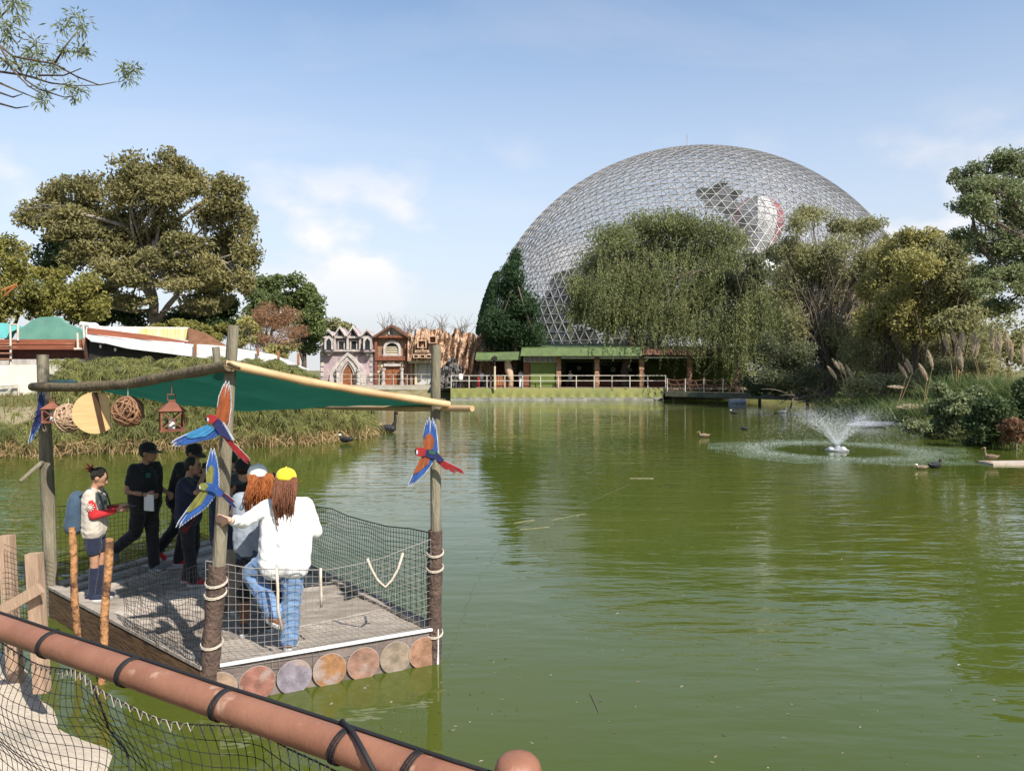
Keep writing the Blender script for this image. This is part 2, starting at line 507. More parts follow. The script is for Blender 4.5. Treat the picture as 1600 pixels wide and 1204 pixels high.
def arch_pts(xc, half, ytop, yspr, ybase, k=9, pw=1.9):
    a = [(xc - half, ybase)]
    for i in range(k):
        t = i / (k - 1); a.append((xc - half * (1 - t ** pw), yspr + (ytop - yspr) * t))
    for i in range(k - 2, -1, -1):
        t = i / (k - 1); a.append((xc + half * (1 - t ** pw), yspr + (ytop - yspr) * t))
    a.append((xc + half, ybase))
    return a
def round_pts(xc, half, ytop, yspr, ybase, k=11):
    a = [(xc - half, ybase)]
    for i in range(k):
        an = math.pi * (1 - i / (k - 1)); a.append((xc + half * math.cos(an), yspr - (yspr - ytop) * math.sin(an)))
    a.append((xc + half, ybase))
    return a
def ring(m, outer, inner, d, th, mi=0):
    for i in range(len(outer) - 1):
        q = [P(*outer[i], d), P(*outer[i + 1], d), P(*inner[i + 1], d), P(*inner[i], d)]
        m.hexa([*q, *[p + V3(0, th, 0) for p in q]], mi)

# --- pink gothic house
gh = empty('gothic_house', P(543, 600, D0), 'pink fairy-tale house front with pointed stone arch and gabled parapet', 'building')
m = MB(); m.ppoly([(500, 602), (500, 527), (586, 527), (586, 602)], D0, 6.0); m.build('wall', M_pink, gh)
m = MB()
rows_ = []
for r in range(9):                                        # quoins and odd stones standing proud
    y = 596 - r * 8
    for x in (501, 582):
        w = 5 if r % 2 else 3.5
        rows_.append((x, x + w * (1 if x < 540 else -1), y - 6, y))
for (x0, x1, y0, y1) in rows_:
    m = MB(); m.pbox(min(x0, x1), max(x0, x1), y0, y1, D0 - 0.10, 0.12); m.build('stone', M_stonew, gh)
for (xc, h1, t1, s1, h0, t0, s0, dd, nm) in ((543, 28, 550, 590, 20, 555.5, 588, 0.45, 'arch'), (543.5, 18.5, 556, 586, 11.5, 564, 586, 0.32, 'arch'), (543.8, 10.8, 564.5, 588, 8.6, 568, 588, 0.2, 'arch')):
    m = MB(); ring(m, arch_pts(xc, h1, t1, s1, 602), arch_pts(xc, h0, t0, s0, 602), D0 - dd, 0.5); m.build(nm, M_stonew, gh)
m = MB(); m.ppoly(arch_pts(544, 9, 567, 588, 602), D0 - 0.06, 0.1); dr = m.build('door', M_door, gh)
m = MB(); m.pbox(543.6, 544.4, 574, 602, D0 - 0.10, 0.05); m.build('door_joint', M_beam, dr)
for x in (527.5, 560):
    m = MB(); m.lathe([(0.26, 0), (0.26, 0.15), (0.2, 0.2), (0.18, 1.35), (0.26, 1.45), (0.28, 1.65)], c=P(x, 601, D0 - 0.75), n=10); m.build('column', M_stonew, gh)
for xc, yt, hw in ((512, 516, 10), (530.5, 511, 10.5), (551, 510.5, 10.5), (573, 515, 11)):
    m = MB(); m.ppoly([(xc - hw, 529), (xc - hw, 524), (xc, yt), (xc + hw, 524), (xc + hw, 529)], D0 - 0.35, 3.0)
    gb = m.build('gable', M_pink, gh)
    m = MB(); ring(m, [(xc - hw - 1, 526), (xc, yt - 2), (xc + hw + 1, 526)], [(xc - hw + 1.5, 526), (xc, yt + 1.6), (xc + hw - 1.5, 526)], D0 - 0.75, 0.7); m.build('coping', M_stonew, gb)
    m = MB(); m.ppoly([(xc - 5.5, 528), (xc, yt + 5), (xc + 5.5, 528)], D0 - 0.42, 0.06); m.build('niche', M_dark, gb)
m = MB(); m.pbox(500, 586, 546.5, 549, D0 - 0.4, 0.4); m.build('ledge', M_stonew, gh)
m = MB(); m.pbox(500, 586, 525, 528, D0 - 0.5, 0.5); m.build('ledge', M_stonew, gh)
for xc in (513.5, 574):
    m = MB(); m.pbox(xc - 6.5, xc + 6.5, 528, 549.5, D0 - 0.95, 0.95); ms_ = m.build('bay_window', M_pink, gh)
    m = MB(); ring(m, arch_pts(xc, 6.5, 524, 534, 546), arch_pts(xc, 4.0, 528.5, 535, 546), D0 - 1.1, 0.2); m.build('frame', M_stonew, ms_)
    m = MB(); m.ppoly(arch_pts(xc, 4.0, 528.5, 535, 546), D0 - 1.0, 0.1); m.build('pane', M_glass_dk, ms_)
    m = MB(); m.ppoly([(xc - 6.5, 549.5), (xc + 6.5, 549.5), (xc + 1, 555), (xc - 1, 555)], D0 - 0.7, 0.7); m.build('corbel', M_stonew, ms_)
for xc in (533, 552.5):
    m = MB(); m.pbox(xc - 4, xc + 4, 533, 545, D0 - 0.05, 0.1); wi = m.build('window', M_glass_dk, gh)
    m = MB(); ring(m, [(xc - 5.5, 546.5), (xc - 5.5, 531.5), (xc + 5.5, 531.5), (xc + 5.5, 546.5)], [(xc - 4, 545), (xc - 4, 533), (xc + 4, 533), (xc + 4, 545)], D0 - 0.2, 0.2); m.build('frame', M_stonew, wi)
for x in (522.5, 543, 562.5):
    m = MB(); m.pbox(x - 1.6, x + 1.6, 528, 546.5, D0 - 0.45, 0.45); m.build('pilaster', M_stonew, gh)


# --- timbered house with pediment
th_ = empty('gabled_house', P(611, 600, D0), 'brown stone house front with pediment and arched white window', 'building')
m = MB(); m.ppoly([(587, 602), (587, 526), (636, 526), (636, 602)], D0, 6.0); m.build('wall', M_brick, th_)
for r in range(8):
    for c in range(7):
        if 1 < c < 5 and r < 6 and r > -1 and not (r > 5):
            pass
        x0 = 588 + c * 6.7 + (3 if r % 2 else 0); y1 = 601 - r * 4.6
        if 600 < x0 + 3 < 626 and y1 > 571:
            continue
        if x0 + 6 > 636:
            continue
        m = MB(); m.pbox(x0, x0 + 6.0, y1 - 4.0, y1, D0 - rnd.uniform(0.08, 0.2), 0.2); m.build('stone', rnd.choice([M_brick, M_stonew, M_cream]), th_)
m = MB(); m.ppoly([(583, 526), (611, 510), (640, 526)], D0 - 0.3, 3.0); pe = m.build('pediment', M_cream, th_)
m = MB(); ring(m, [(580, 527), (611, 506.5), (643, 527)], [(586, 527), (611, 510.5), (637, 527)], D0 - 0.9, 5.0); m.build('roof', M_rooftile, th_)
m = MB(); m.pbox(583, 640, 524, 527.5, D0 - 0.7, 0.7); m.build('cornice', M_beam, th_)
m = MB(); ring(m, round_pts(611.5, 4.6, 511.5, 516, 522), round_pts(611.5, 2.8, 513.5, 516.5, 522), D0 - 0.5, 0.3); m.build('frame', M_stonew, pe)
m = MB(); m.ppoly(round_pts(611.5, 2.8, 513.5, 516.5, 522), D0 - 0.34, 0.06); m.build('pane', M_glass_dk, pe)
m = MB(); m.ppoly(round_pts(612.5, 10.5, 535, 545, 553), D0 - 0.06, 0.1); wi = m.build('window', M_glass_dk, th_)
m = MB(); ring(m, round_pts(612.5, 13.5, 531.5, 543, 556), round_pts(612.5, 10.2, 535.5, 545, 556), D0 - 0.3, 0.3); m.pbox(598, 627, 553, 556, D0 - 0.42, 0.4); m.build('frame', M_stonew, wi)
for k in range(5):
    m = MB(); m.pbox(603, 622, 541.5 + k * 2.6, 543 + k * 2.6, D0 - 0.14, 0.06); m.build('slat', M_cream, wi)
m = MB(); m.pbox(586, 637, 556, 563, D0 - 0.45, 0.45); m.build('beam', M_beam, th_)
for x in (587.5, 634.5):
    m = MB(); m.pbox(x - 1.8, x + 1.8, 527, 602, D0 - 0.36, 0.36); m.build('corner_post', M_beam, th_)
m = MB(); m.pbox(600, 626, 568, 572, D0 - 0.35, 0.35); m.build('lintel', M_stonew, th_)
for x0, x1 in ((601.5, 612.6), (613.4, 624.5)):
    m = MB(); m.pbox(x0, x1, 572, 602, D0 - 0.08, 0.1); dr = m.build('door', M_door, th_)
    m = MB(); m.ell(P((x0 + x1) / 2, 584, D0 - 0.1), (0.28, 0.06, 0.35), 10, 6); m.build('carving', M_door, dr)
for x in (599, 628):
    m = MB(); m.lathe([(0.25, 0), (0.25, 0.2), (0.17, 0.25), (0.16, 1.5), (0.24, 1.6), (0.26, 1.8)], c=P(x, 601.5, D0 - 0.6), n=10); m.build('column', M_stonew, th_)

# --- carved rock front and cliff
M_rock = mat('orange_rock', (0.58, 0.41, 0.28), (0.37, 0.235, 0.15), rough=0.95, ns=1.0, nd=9, bump=0.9, bs=4, stretch=(1.5, 1.5, 0.45), dirt=((0.17, 0.14, 0.12), 0.6, 0.60))
def rock_sheet(name, x0, x1, topf, ybase, d, amp, parent, m_, nx_=70, ny_=40, seed=0.0, hole=None):
    vs = []; fs = []
    for j in range(ny_ + 1):
        for i in range(nx_ + 1):
            x = lerp(x0, x1, i / nx_); y = lerp(ybase, topf(x), j / ny_)
            sl = (y - ybase) * 0.16
            col = abs(fbm((x + sl) * 0.13 + seed, y * 0.012, seed, 3)) * 1.9
            bl = fbm((x + sl) * 0.22 + seed, y * 0.11, seed + 3, 4) * 0.6
            dep = d - amp * (col + bl) - (0.9 * (1 - j / ny_))
            if hole and hole(x, y):
                dep = d + 0.6
            vs.append(P(x, y, dep))
    for i in range(nx_ + 1):                                 # top closes back into the hill
        p = vs[ny_ * (nx_ + 1) + i]; vs.append(p + V3(0, 5, -0.6))
    for j in range(ny_ + 1):
        for i in range(nx_):
            a = j * (nx_ + 1) + i; fs.append((a, a + 1, a + nx_ + 2, a + nx_ + 1))
    return arr_mesh(name, vs, fs, m_, parent=parent, smooth=False)
rf = empty('rock_shop_front', P(660, 600, D0), 'shop front carved as orange rock with a grey shutter', 'building')
def top1(x): return 517 + 7 * fbm(x * 0.16, 2.0) + (6 if x < 648 else -3)
rock_sheet('rock_face', 637, 690, top1, 564, D0 - 0.2, 0.75, rf, M_rock, 48, 34, 1.3)
m = MB(); m.pbox(637, 690, 563, 602, D0 + 0.4, 4); m.build('wall', M_cream, rf)
m = MB(); m.pbox(638, 688, 562, 567, D0 - 1.2, 1.6); m.build('lintel', M_cream, rf)
for x0, x1 in ((652, 667), (668, 684)):
    m = MB(); m.pbox(x0, x1, 568, 602, D0 + 0.2, 0.2); m.build('shutter', M_shut, rf)
for x0 in (641, 648, 686):
    m = MB(); m.pbox(x0, x0 + 3.4, 567, 602, D0 - 0.3, 0.8); m.build('pillar', M_brick if x0 < 645 else M_cream, rf)
for (xc, yc, w, h) in ((659, 538, 5.5, 5.5), (676, 531, 4.5, 5), (659, 549.5, 9, 1.2), (650, 557, 3.0, 2.2), (660, 557, 3.0, 2.2), (670, 557, 3.0, 2.2)):
    m = MB(); ring(m, [(xc - w - 1.6, yc + h), (xc - w - 1.6, yc - h - 1.6), (xc + w + 1.6, yc - h - 1.6), (xc + w + 1.6, yc + h), (xc - w - 1.6, yc + h)], [(xc - w, yc + h - 1), (xc - w, yc - h), (xc + w, yc - h), (xc + w, yc + h - 1), (xc - w, yc + h - 1)], D0 - 1.9, 0.9)
    wi = m.build('window', M_rock, rf)
    m = MB(); m.pbox(xc - w, xc + w, yc - h, yc + h - 1, D0 - 1.25, 0.1); m.build('recess', M_door, wi)
cl = empty('rock_cliff', P(725, 600, D0), 'craggy tan artificial rock cliff beside the pavilion', 'rock')
def top2(x): return 520 + 8 * fbm(x * 0.12, 5.0) + (-5 if 709 < x < 718 else 0) + (2 if x > 740 else 0)
rock_sheet('rock_face', 686, 772, top2, 606, D0 - 0.5, 0.95, cl, M_rock, 80, 50, 4.7)
M_greyrock = mat('dark_grey_rock', (0.20, 0.18, 0.165), (0.10, 0.09, 0.085), rough=0.95, ns=0.9, nd=9, bump=0.9, bs=4, stretch=(1.4, 1.4, 0.5))
def top3(x): return 556 + abs(x - 706) * 1.1 + 5 * fbm(x * 0.2, 9.0)
rock_sheet('grey_boulder', 684, 722, top3, 606, D0 - 2.6, 0.9, cl, M_greyrock, 30, 30, 8.1)

# --- railing and terrace in front of the facades
M_whitemetal = mat('cream_painted_rail', (0.62, 0.56, 0.47), rough=0.5, ns=6)
M_terr = mat('pale_terrace', (0.42, 0.38, 0.31), rough=0.9, ns=1.0, bump=0.2)
m = MB(); m.hexa([P(470, 601.5, 80.6) + V3(0, 0, -0.5), P(702, 601.5, 80.6) + V3(0, 0, -0.5), P(702, 601.5, 80.6) + V3(0, 1.6, -0.5), P(470, 601.5, 80.6) + V3(0, 1.6, -0.5),
                  P(470, 601.5, 80.6), P(702, 601.5, 80.6), P(702, 601.5, 80.6) + V3(0, 1.6, 0), P(470, 601.5, 80.6) + V3(0, 1.6, 0)])
tag(m.build('terrace', M_terr), 'pale paved terrace along the themed house fronts', 'terrace', kind='structure')
def railing(name, label, pts, h, n, rails, m_, r=0.035, cat='railing'):
    root = empty(name, pts[0], label, cat)
    L_ = len(pts) - 1
    for i in range(n + 1):
        t = i / n * L_; k = min(int(t), L_ - 1); p = lerp(pts[k], pts[k + 1], t - k)
        m = MB(); m.tube([p, p + V3(0, 0, h)], r, 6); m.build('post', m_, root)
    for z in rails:
        m = MB(); m.tube([p + V3(0, 0, z) for p in pts], r * 0.75, 6); m.build('rail', m_, root)
    return root
railing('terrace_railing', 'white metal railing along the terrace before the house fronts', [P(505, 601, 80.8), P(702, 601, 80.8)], 1.12, 9, (1.1, 0.62), M_whitemetal, 0.03)
# ================================================================== PAVILION on the far bank
D1 = 77.0
M_green = mat('olive_green_paint', (0.13, 0.17, 0.035), (0.09, 0.125, 0.025), rough=0.7, ns=0.8, nd=6, bump=0.15)
M_greenroof = mat('green_roof_fascia', (0.105, 0.15, 0.05), (0.07, 0.10, 0.035), rough=0.7, ns=1.2, nd=6)
M_tarp = mat('olive_tarp', (0.19, 0.185, 0.045), (0.14, 0.15, 0.04), rough=0.65, ns=0.35, nd=5, bump=0.25, bs=2)
M_greyliner = mat('grey_pond_liner', (0.20, 0.20, 0.16), (0.10, 0.10, 0.08), rough=0.6, ns=1.2, nd=6, bump=0.6, bs=3)
M_white = mat('white_paint', (0.74, 0.74, 0.72), rough=0.5, ns=3)
M_floor = mat('pavilion_floor', (0.26, 0.20, 0.14), rough=0.85, ns=2)
M_col = mat('brown_stone_column', (0.36, 0.21, 0.13), (0.22, 0.12, 0.07), rough=0.9, ns=2.5, bump=0.7, bs=5)
pv = empty('green_pavilion', P(900, 606, D1), 'long olive green open pavilion on the far bank below the dome', 'building')
m = MB(); m.pbox(744, 1168, 605, 609, D1, 9.0); m.build('floor', M_floor, pv)
m = MB(); m.hexa([P(813, 556, D1 - 0.9), P(1004, 556, D1 - 0.9), P(1004, 556, D1 + 8), P(813, 556, D1 + 8), P(815, 544, D1 - 0.6), P(1002, 543, D1 - 0.6), P(1002, 536, D1 + 8), P(815, 537, D1 + 8)]); m.build('roof', M_greenroof, pv)
m = MB(); m.hexa([P(1004.5, 554, D1 - 0.7), P(1168, 556, D1 - 0.7), P(1168, 556, D1 + 8), P(1004.5, 554, D1 + 8), P(1004.5, 546, D1 - 0.5), P(1168, 547, D1 - 0.5), P(1168, 541, D1 + 8), P(1004.5, 540, D1 + 8)]); m.build('roof', M_rooftile, pv)
m = MB(); m.hexa([P(742, 562, D1 - 0.6), P(814, 562, D1 - 0.6), P(814, 562, D1 + 7), P(742, 562, D1 + 7), P(744, 552, D1 - 0.3), P(813, 550, D1 - 0.3), P(813, 546, D1 + 7), P(744, 546, D1 + 7)]); m.build('roof', M_greenroof, pv)
m = MB(); m.pbox(744, 1168, 552, 606, D1 + 8.2, 0.3); m.build('back_wall', M_green, pv)
m = MB(); m.pbox(744, 800, 556, 606, D1 + 6, 0.3); m.build('back_wall', M_beam, pv)
m = MB(); m.pbox(829, 869, 565, 606, D1 + 0.5, 7.5); m.build('wall', M_green, pv)
m = MB(); m.pbox(818, 870, 556, 565.4, D1 + 0.45, 0.1); fr = m.build('clerestory', M_cream, pv)
for k in range(6):
    x0 = 820.5 + k * 8.1
    m = MB(); m.pbox(x0, x0 + 6.3, 558, 564.4, D1 + 0.38, 0.06); m.build('pane', M_glass_dk, fr)
m = MB(); m.pbox(818, 829, 565.6, 606, D1 + 0.7, 0.2); m.build('door', M_beam, pv)
for x in (873, 933, 1003, 1078, 1157):
    for k in range(9):
        w = 3.4 + (0.5 if k % 2 else 0)
        m = MB(); m.pbox(x - w, x + w, 556 + k * 5.5, 561.2 + k * 5.5, D1 + 0.3 - (0.05 if k % 2 else 0), 0.5); m.build('column_block', M_col, pv)
for x0, x1, y in ((877, 929, 557.5), (937, 999, 557.5), (1007, 1074, 557), (1082, 1153, 556.5), (744, 770, 561.5), (774, 800, 561.5)):
    m = MB(); m.pbox(x0, x1, y, y + 2.6, D1 + 0.1, 0.2); m.build('white_valance', M_white, pv)
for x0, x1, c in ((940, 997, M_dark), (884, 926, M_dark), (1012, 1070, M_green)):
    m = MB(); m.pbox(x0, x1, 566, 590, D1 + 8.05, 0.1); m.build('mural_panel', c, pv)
M_chalk = mat('faded_lettering', (0.30, 0.36, 0.24), rough=0.9, ns=4)
def text_obj(body, size, p, parent, m_, ext=0.004, name='lettering'):
    cu = bpy.data.curves.new(name, 'FONT'); cu.body = body; cu.size = size; cu.align_x = 'CENTER'; cu.align_y = 'CENTER'; cu.extrude = ext
    t = bpy.data.objects.new(name, cu); COL.objects.link(t)
    dg = bpy.context.evaluated_depsgraph_get()
    me = bpy.data.meshes.new_from_object(t.evaluated_get(dg))
    bpy.data.objects.remove(t)
    o = link_mesh(name, me, None, parent)
    me.materials.clear(); me.materials.append(m_)
    o.location = [float(v) for v in (np.asarray(p) - origin_of(parent))]
    o.rotation_euler = (math.pi / 2, 0, 0)
    return o
text_obj('TUCCO', 0.62, P(951, 568, D1 + 7.9), pv, M_chalk)
for x, y, r in ((958, 577, 4.5), (977, 576, 4), (905, 575, 4), (985, 577, 3)):
    m = MB(); m.lathe([(r / 15, 0), (r / 15, 0.04)], n=14, ax=(P(x, y, D1 + 7.95), V3(1, 0, 0), V3(0, 0, 1), V3(0, 1, 0))); m.build('painted_disc', M_chalk, pv)
for (x0, x1) in ((884, 926), (938, 998), (1010, 1072)):              # counters
    m = MB(); m.pbox(x0, x1, 592, 606, D1 + 5, 0.6); m.build('counter', M_beam, pv)
# --- retaining skirt, tarp covered
sk = empty('tarp_covered_bank_wall', P(870, 620, D1), 'olive tarp skirt covering the bank wall below the pavilion', 'retaining wall')
vs = []; fs = []
nn = 150
for i in range(nn + 1):
    x = lerp(704, 1037, i / nn)
    for j, (y, dd) in enumerate(((606.2, -0.3), (611, -0.45), (616, -0.5), (619.5, -0.62))):
        dd2 = dd + 0.13 * math.sin(i * 0.9 + j) * (j == 3) + 0.05 * fbm(i * 0.3, j)
        vs.append(P(x - (0 if j < 2 else j * 0.6 * (i / nn)), y + (2.0 if j == 3 else 0), D1 + dd2))
for i in range(nn):
    for j in range(3):
        a = i * 4 + j; fs.append((a, a + 1, a + 5, a + 4))
arr_mesh('tarp', vs, fs, M_tarp, parent=sk, smooth=True)
vs = []; fs = []
for i in range(nn + 1):
    x = lerp(704, 1035, i / nn)
    for j, (y, dd) in enumerate(((620, -0.55), (622.5, -0.8), (626.5, -1.1))):
        vs.append(P(x, y, D1 + dd + 0.18 * fbm(i * 0.33, j * 2.1, 3.0)))
for i in range(nn):
    for j in range(2):
        a = i * 3 + j; fs.append((a, a + 1, a + 4, a + 3))
arr_mesh('liner', vs, fs, M_greyliner, parent=sk, smooth=True)
m = MB(); m.pbox(704, 1037, 606.6, 628, D1 - 0.1, 1.5); m.build('wall_core', M_greyliner, sk)
railing('pavilion_railing', 'cream two-bar railing along the edge of the pavilion floor', [P(705, 606, D1 - 0.15), P(1040, 606, D1 - 0.15)], 1.28, 12, (1.24, 0.72), M_whitemetal, 0.05)
# carved wooden totem fence by the pavilion entrance
M_timber = mat('orange_brown_timber', (0.36, 0.16, 0.07), (0.20, 0.085, 0.04), rough=0.8, ns=1.5, nd=7, bump=0.7, bs=5, stretch=(2, 2, 0.4))
wf = empty('log_screen', P(785, 606, D1 + 0.8), 'upright brown log screen at the left end of the pavilion', 'screen')
for k in range(8):
    x = 775 + k * 3.6; h = rnd.uniform(1.15, 1.5)
    m = MB(); b = P(x, 606, D1 + 0.8); m.tube([b, b + V3(0, 0, h * 0.6), b + V3(rnd.uniform(-.03, .03), 0, h)], [0.13, 0.125, 0.11], 8); m.build('log', M_timber, wf, smooth=40)
st = empty('rock_stump_sculpture', P(797, 606, D1 + 0.5), 'tall orange carved stump sculpture beside the pavilion entrance', 'sculpture')
b = P(797, 606, D1 + 0.5)
m = MB(); m.tube([b, b + V3(0.1, 0, 0.9), b + V3(-0.1, 0, 1.7), b + V3(-0.25, 0, 2.5), b + V3(-0.3, 0, 3.1)], [0.22, 0.26, 0.42, 0.36, 0.08], 9); m.build('stump', M_rock, st, smooth=50)
po = empty('lamp_pole', P(773, 605, D1 - 0.5), 'pale leaning pole in front of the log screen', 'pole')
m = MB(); m.tube([P(773, 609, D1 - 0.7), P(773, 572, D1 - 0.7)], 0.10, 8); m.build('pole_shaft', M_cream, po)
m = MB(); m.box(P(773, 560, D1 - 0.7), (0.5, 0.3, 0.4)); m.tube([P(773, 572, D1 - 0.7), P(773, 555, D1 - 0.7)], 0.07, 8); m.build('lamp_head', M_dark, po)

# --- footbridge
M_bridge = mat('bridge_timber', (0.13, 0.13, 0.085), (0.08, 0.085, 0.055), rough=0.85, ns=2)
M_rust = mat('rust_railing', (0.30, 0.16, 0.10), (0.20, 0.10, 0.06), rough=0.8, ns=4)
br = empty('footbridge', P(1042, 611, 74), 'low dark footbridge leading from the pavilion into the trees', 'footbridge')
A = P(1040, 610.5, 75.5); B = P(1290, 617, 66)
m = MB(); m.bar(A + V3(0, 0, -0.12), B + V3(0, 0, -0.12), 1.6, 0.24); m.build('deck', M_bridge, br)
m = MB(); m.bar(A + V3(-0.2, -0.85, -0.25), B + V3(-0.2, -0.85, -0.25), 0.1, 0.5); m.build('fascia', M_bridge, br)
for t in (0.06, 0.35, 0.62, 0.9):
    p = lerp(A, B, t); m = MB(); m.tube([p + V3(0, 0, -1.6), p + V3(0, 0, -0.2)], 0.14, 8); m.build('pile', M_bridge, br)
for k in range(9):
    p = lerp(A, B, k / 8) + V3(0, -0.8, 0)
    m = MB(); m.tube([p + V3(0, 0, -0.05), p + V3(0, 0, 1.25)], 0.05, 6); m.build('post', M_whitemetal, br)
    if k < 8:
        q = lerp(A, B, (k + 1) / 8) + V3(0, -0.8, 0)
        for z0, z1 in ((1.2, 1.2), (0.75, 0.75)):
            pts = [lerp(p, q, s) + V3(0, 0, lerp(z0, z1, s) - 0.14 * math.sin(math.pi * s)) for s in np.linspace(0, 1, 6)]
            m = MB(); m.tube(pts, 0.03, 5); m.build('rope', M_rust, br)
        for s0, s1, za, zb in ((0.05, 0.3, 1.1, 0.1), (0.3, 0.55, 0.1, 1.0), (0.55, 0.8, 1.0, 0.1), (0.8, 0.97, 0.1, 1.1)):
            m = MB(); m.tube([lerp(p, q, s0) + V3(0, 0, za), lerp(p, q, s1) + V3(0, 0, zb)], 0.022, 5); m.build('lacing', M_rust, br)
m = MB(); bb = P(1152, 628, 69); m.lathe([(0.24, -0.75), (0.3, -0.7), (0.3, -0.25), (0.33, -0.22), (0.3, -0.18), (0.3, 0.2), (0.33, 0.23), (0.3, 0.27), (0.3, 0.7), (0.24, 0.75)], n=14, ax=(bb, V3(0, 0, 1), V3(0, 1, 0), V3(1, 0, 0)))
tag(m.build('float_drum', mat('grey_drum', (0.34, 0.37, 0.40), rough=0.45, ns=4), smooth=40), 'grey drum float on the water under the footbridge', 'drum')
# reddish bank and low wall behind the bridge
M_redbank = mat('red_earth_wall', (0.20, 0.10, 0.07), (0.13, 0.07, 0.05), rough=0.95, ns=1.4, bump=0.5)
m = MB(); m.pbox(1046, 1092, 596, 614, 80, 0.4); m.pbox(1094, 1180, 600, 614, 80, 0.4)
tag(m.build('low_red_wall', M_redbank), 'low reddish wall behind the footbridge', 'wall')

# ================================================================== GEODESIC DOME
DC = P(1078, 572, 122.0); DR = 33.5
M_strut = mat('pale_metal_strut', (0.36, 0.35, 0.34), (0.25, 0.24, 0.235), rough=0.45, ns=0.5, spec=0.4)
mp_ = bpy.data.materials.new('hazy_dome_pane'); mp_.use_nodes = True
nt = mp_.node_tree; N = nt.nodes; L = nt.links
pb = N['Principled BSDF']; pb.inputs['Base Color'].default_value = (0.60, 0.62, 0.64, 1); pb.inputs['Roughness'].default_value = 0.22
pb.inputs['Specular IOR Level'].default_value = 0.7
tp = N.new('ShaderNodeBsdfTransparent'); tp.inputs[0].default_value = (0.87, 0.86, 0.86, 1)
ms = N.new('ShaderNodeMixShader')
g = N.new('ShaderNodeNewGeometry')
mr = N.new('ShaderNodeMapRange'); mr.inputs['To Min'].default_value = 0.04; mr.inputs['To Max'].default_value = 0.17
L.new(g.outputs['Random Per Island'], mr.inputs['Value'])
L.new(mr.outputs[0], ms.inputs[0]); L.new(tp.outputs[0], ms.inputs[1]); L.new(pb.outputs[0], ms.inputs[2]); L.new(ms.outputs[0], N['Material Output'].inputs[0])
def geodesic(n):
    ph = (1 + 5 ** 0.5) / 2
    iv = np.array([(-1, ph, 0), (1, ph, 0), (-1, -ph, 0), (1, -ph, 0), (0, -1, ph), (0, 1, ph), (0, -1, -ph), (0, 1, -ph), (ph, 0, -1), (ph, 0, 1), (-ph, 0, -1), (-ph, 0, 1)], float)
    iv /= np.linalg.norm(iv[0])
    top = iv[5]; zax = top; xax = np.cross(V3(0, 1, 0), zax); xax /= np.linalg.norm(xax); yax = np.cross(zax, xax)
    iv = iv @ np.stack([xax, yax, zax], 1)
    c, s = math.cos(0.32), math.sin(0.32)
    iv = iv @ np.array([[c, s, 0], [-s, c, 0], [0, 0, 1]])
    F = [(0, 11, 5), (0, 5, 1), (0, 1, 7), (0, 7, 10), (0, 10, 11), (1, 5, 9), (5, 11, 4), (11, 10, 2), (10, 7, 6), (7, 1, 8), (3, 9, 4), (3, 4, 2), (3, 2, 6), (3, 6, 8), (3, 8, 9), (4, 9, 5), (2, 4, 11), (6, 2, 10), (8, 6, 7), (9, 8, 1)]
    key = {}; vs = []; tris = []
    def vid(p):
        p = p / np.linalg.norm(p); k = tuple(np.round(p, 5))
        if k not in key:
            key[k] = len(vs); vs.append(p)
        return key[k]
    for a, b, c_ in F:
        A_, B_, C_ = iv[a], iv[b], iv[c_]
        gid = {}
        for i in range(n + 1):
            for j in range(n + 1 - i):
                gid[i, j] = vid(A_ * (n - i - j) + B_ * i + C_ * j)
        for i in range(n):
            for j in range(n - i):
                tris.append((gid[i, j], gid[i + 1, j], gid[i, j + 1]))
                if i + j < n - 1:
                    tris.append((gid[i + 1, j], gid[i + 1, j + 1], gid[i, j + 1]))
    return np.array(vs), tris
gv, gt = geodesic(29)
gt = [t for t in gt if gv[list(t), 2].mean() > -0.03]
WV = gv * DR + DC
dome = empty('geodesic_dome', (DC[0], DC[1], 1.4), 'huge silvery geodesic dome of triangular panes behind the trees', 'dome')
edges = set()
for t in gt:
    for i in range(3):
        a, b = t[i], t[(i + 1) % 3]; edges.add((min(a, b), max(a, b)))
E = np.array(sorted(edges))
p, q = WV[E[:, 0]], WV[E[:, 1]]
T = q - p; T /= np.linalg.norm(T, axis=1)[:, None]
nrm_ = (p + q) / 2 - DC; nrm_ /= np.linalg.norm(nrm_, axis=1)[:, None]
sd = np.cross(T, nrm_)
hw, hh = 0.036, 0.075
ring_v = []
for base in (p, q):
    for i, j in ((-1, -0.2), (1, -0.2), (1, 1), (-1, 1)):
        ring_v.append(base + sd * hw * i + nrm_ * hh * j)
rv = np.stack(ring_v, 1).reshape(-1, 3)
o_ = np.arange(len(E))[:, None] * 8
fq = np.concatenate([o_ + np.array(k) for k in ((0, 1, 5, 4), (1, 2, 6, 5), (2, 3, 7, 6), (3, 0, 4, 7))], 0)
tag(arr_mesh('strut_lattice', rv, fq, M_strut, parent=dome), kind='stuff')
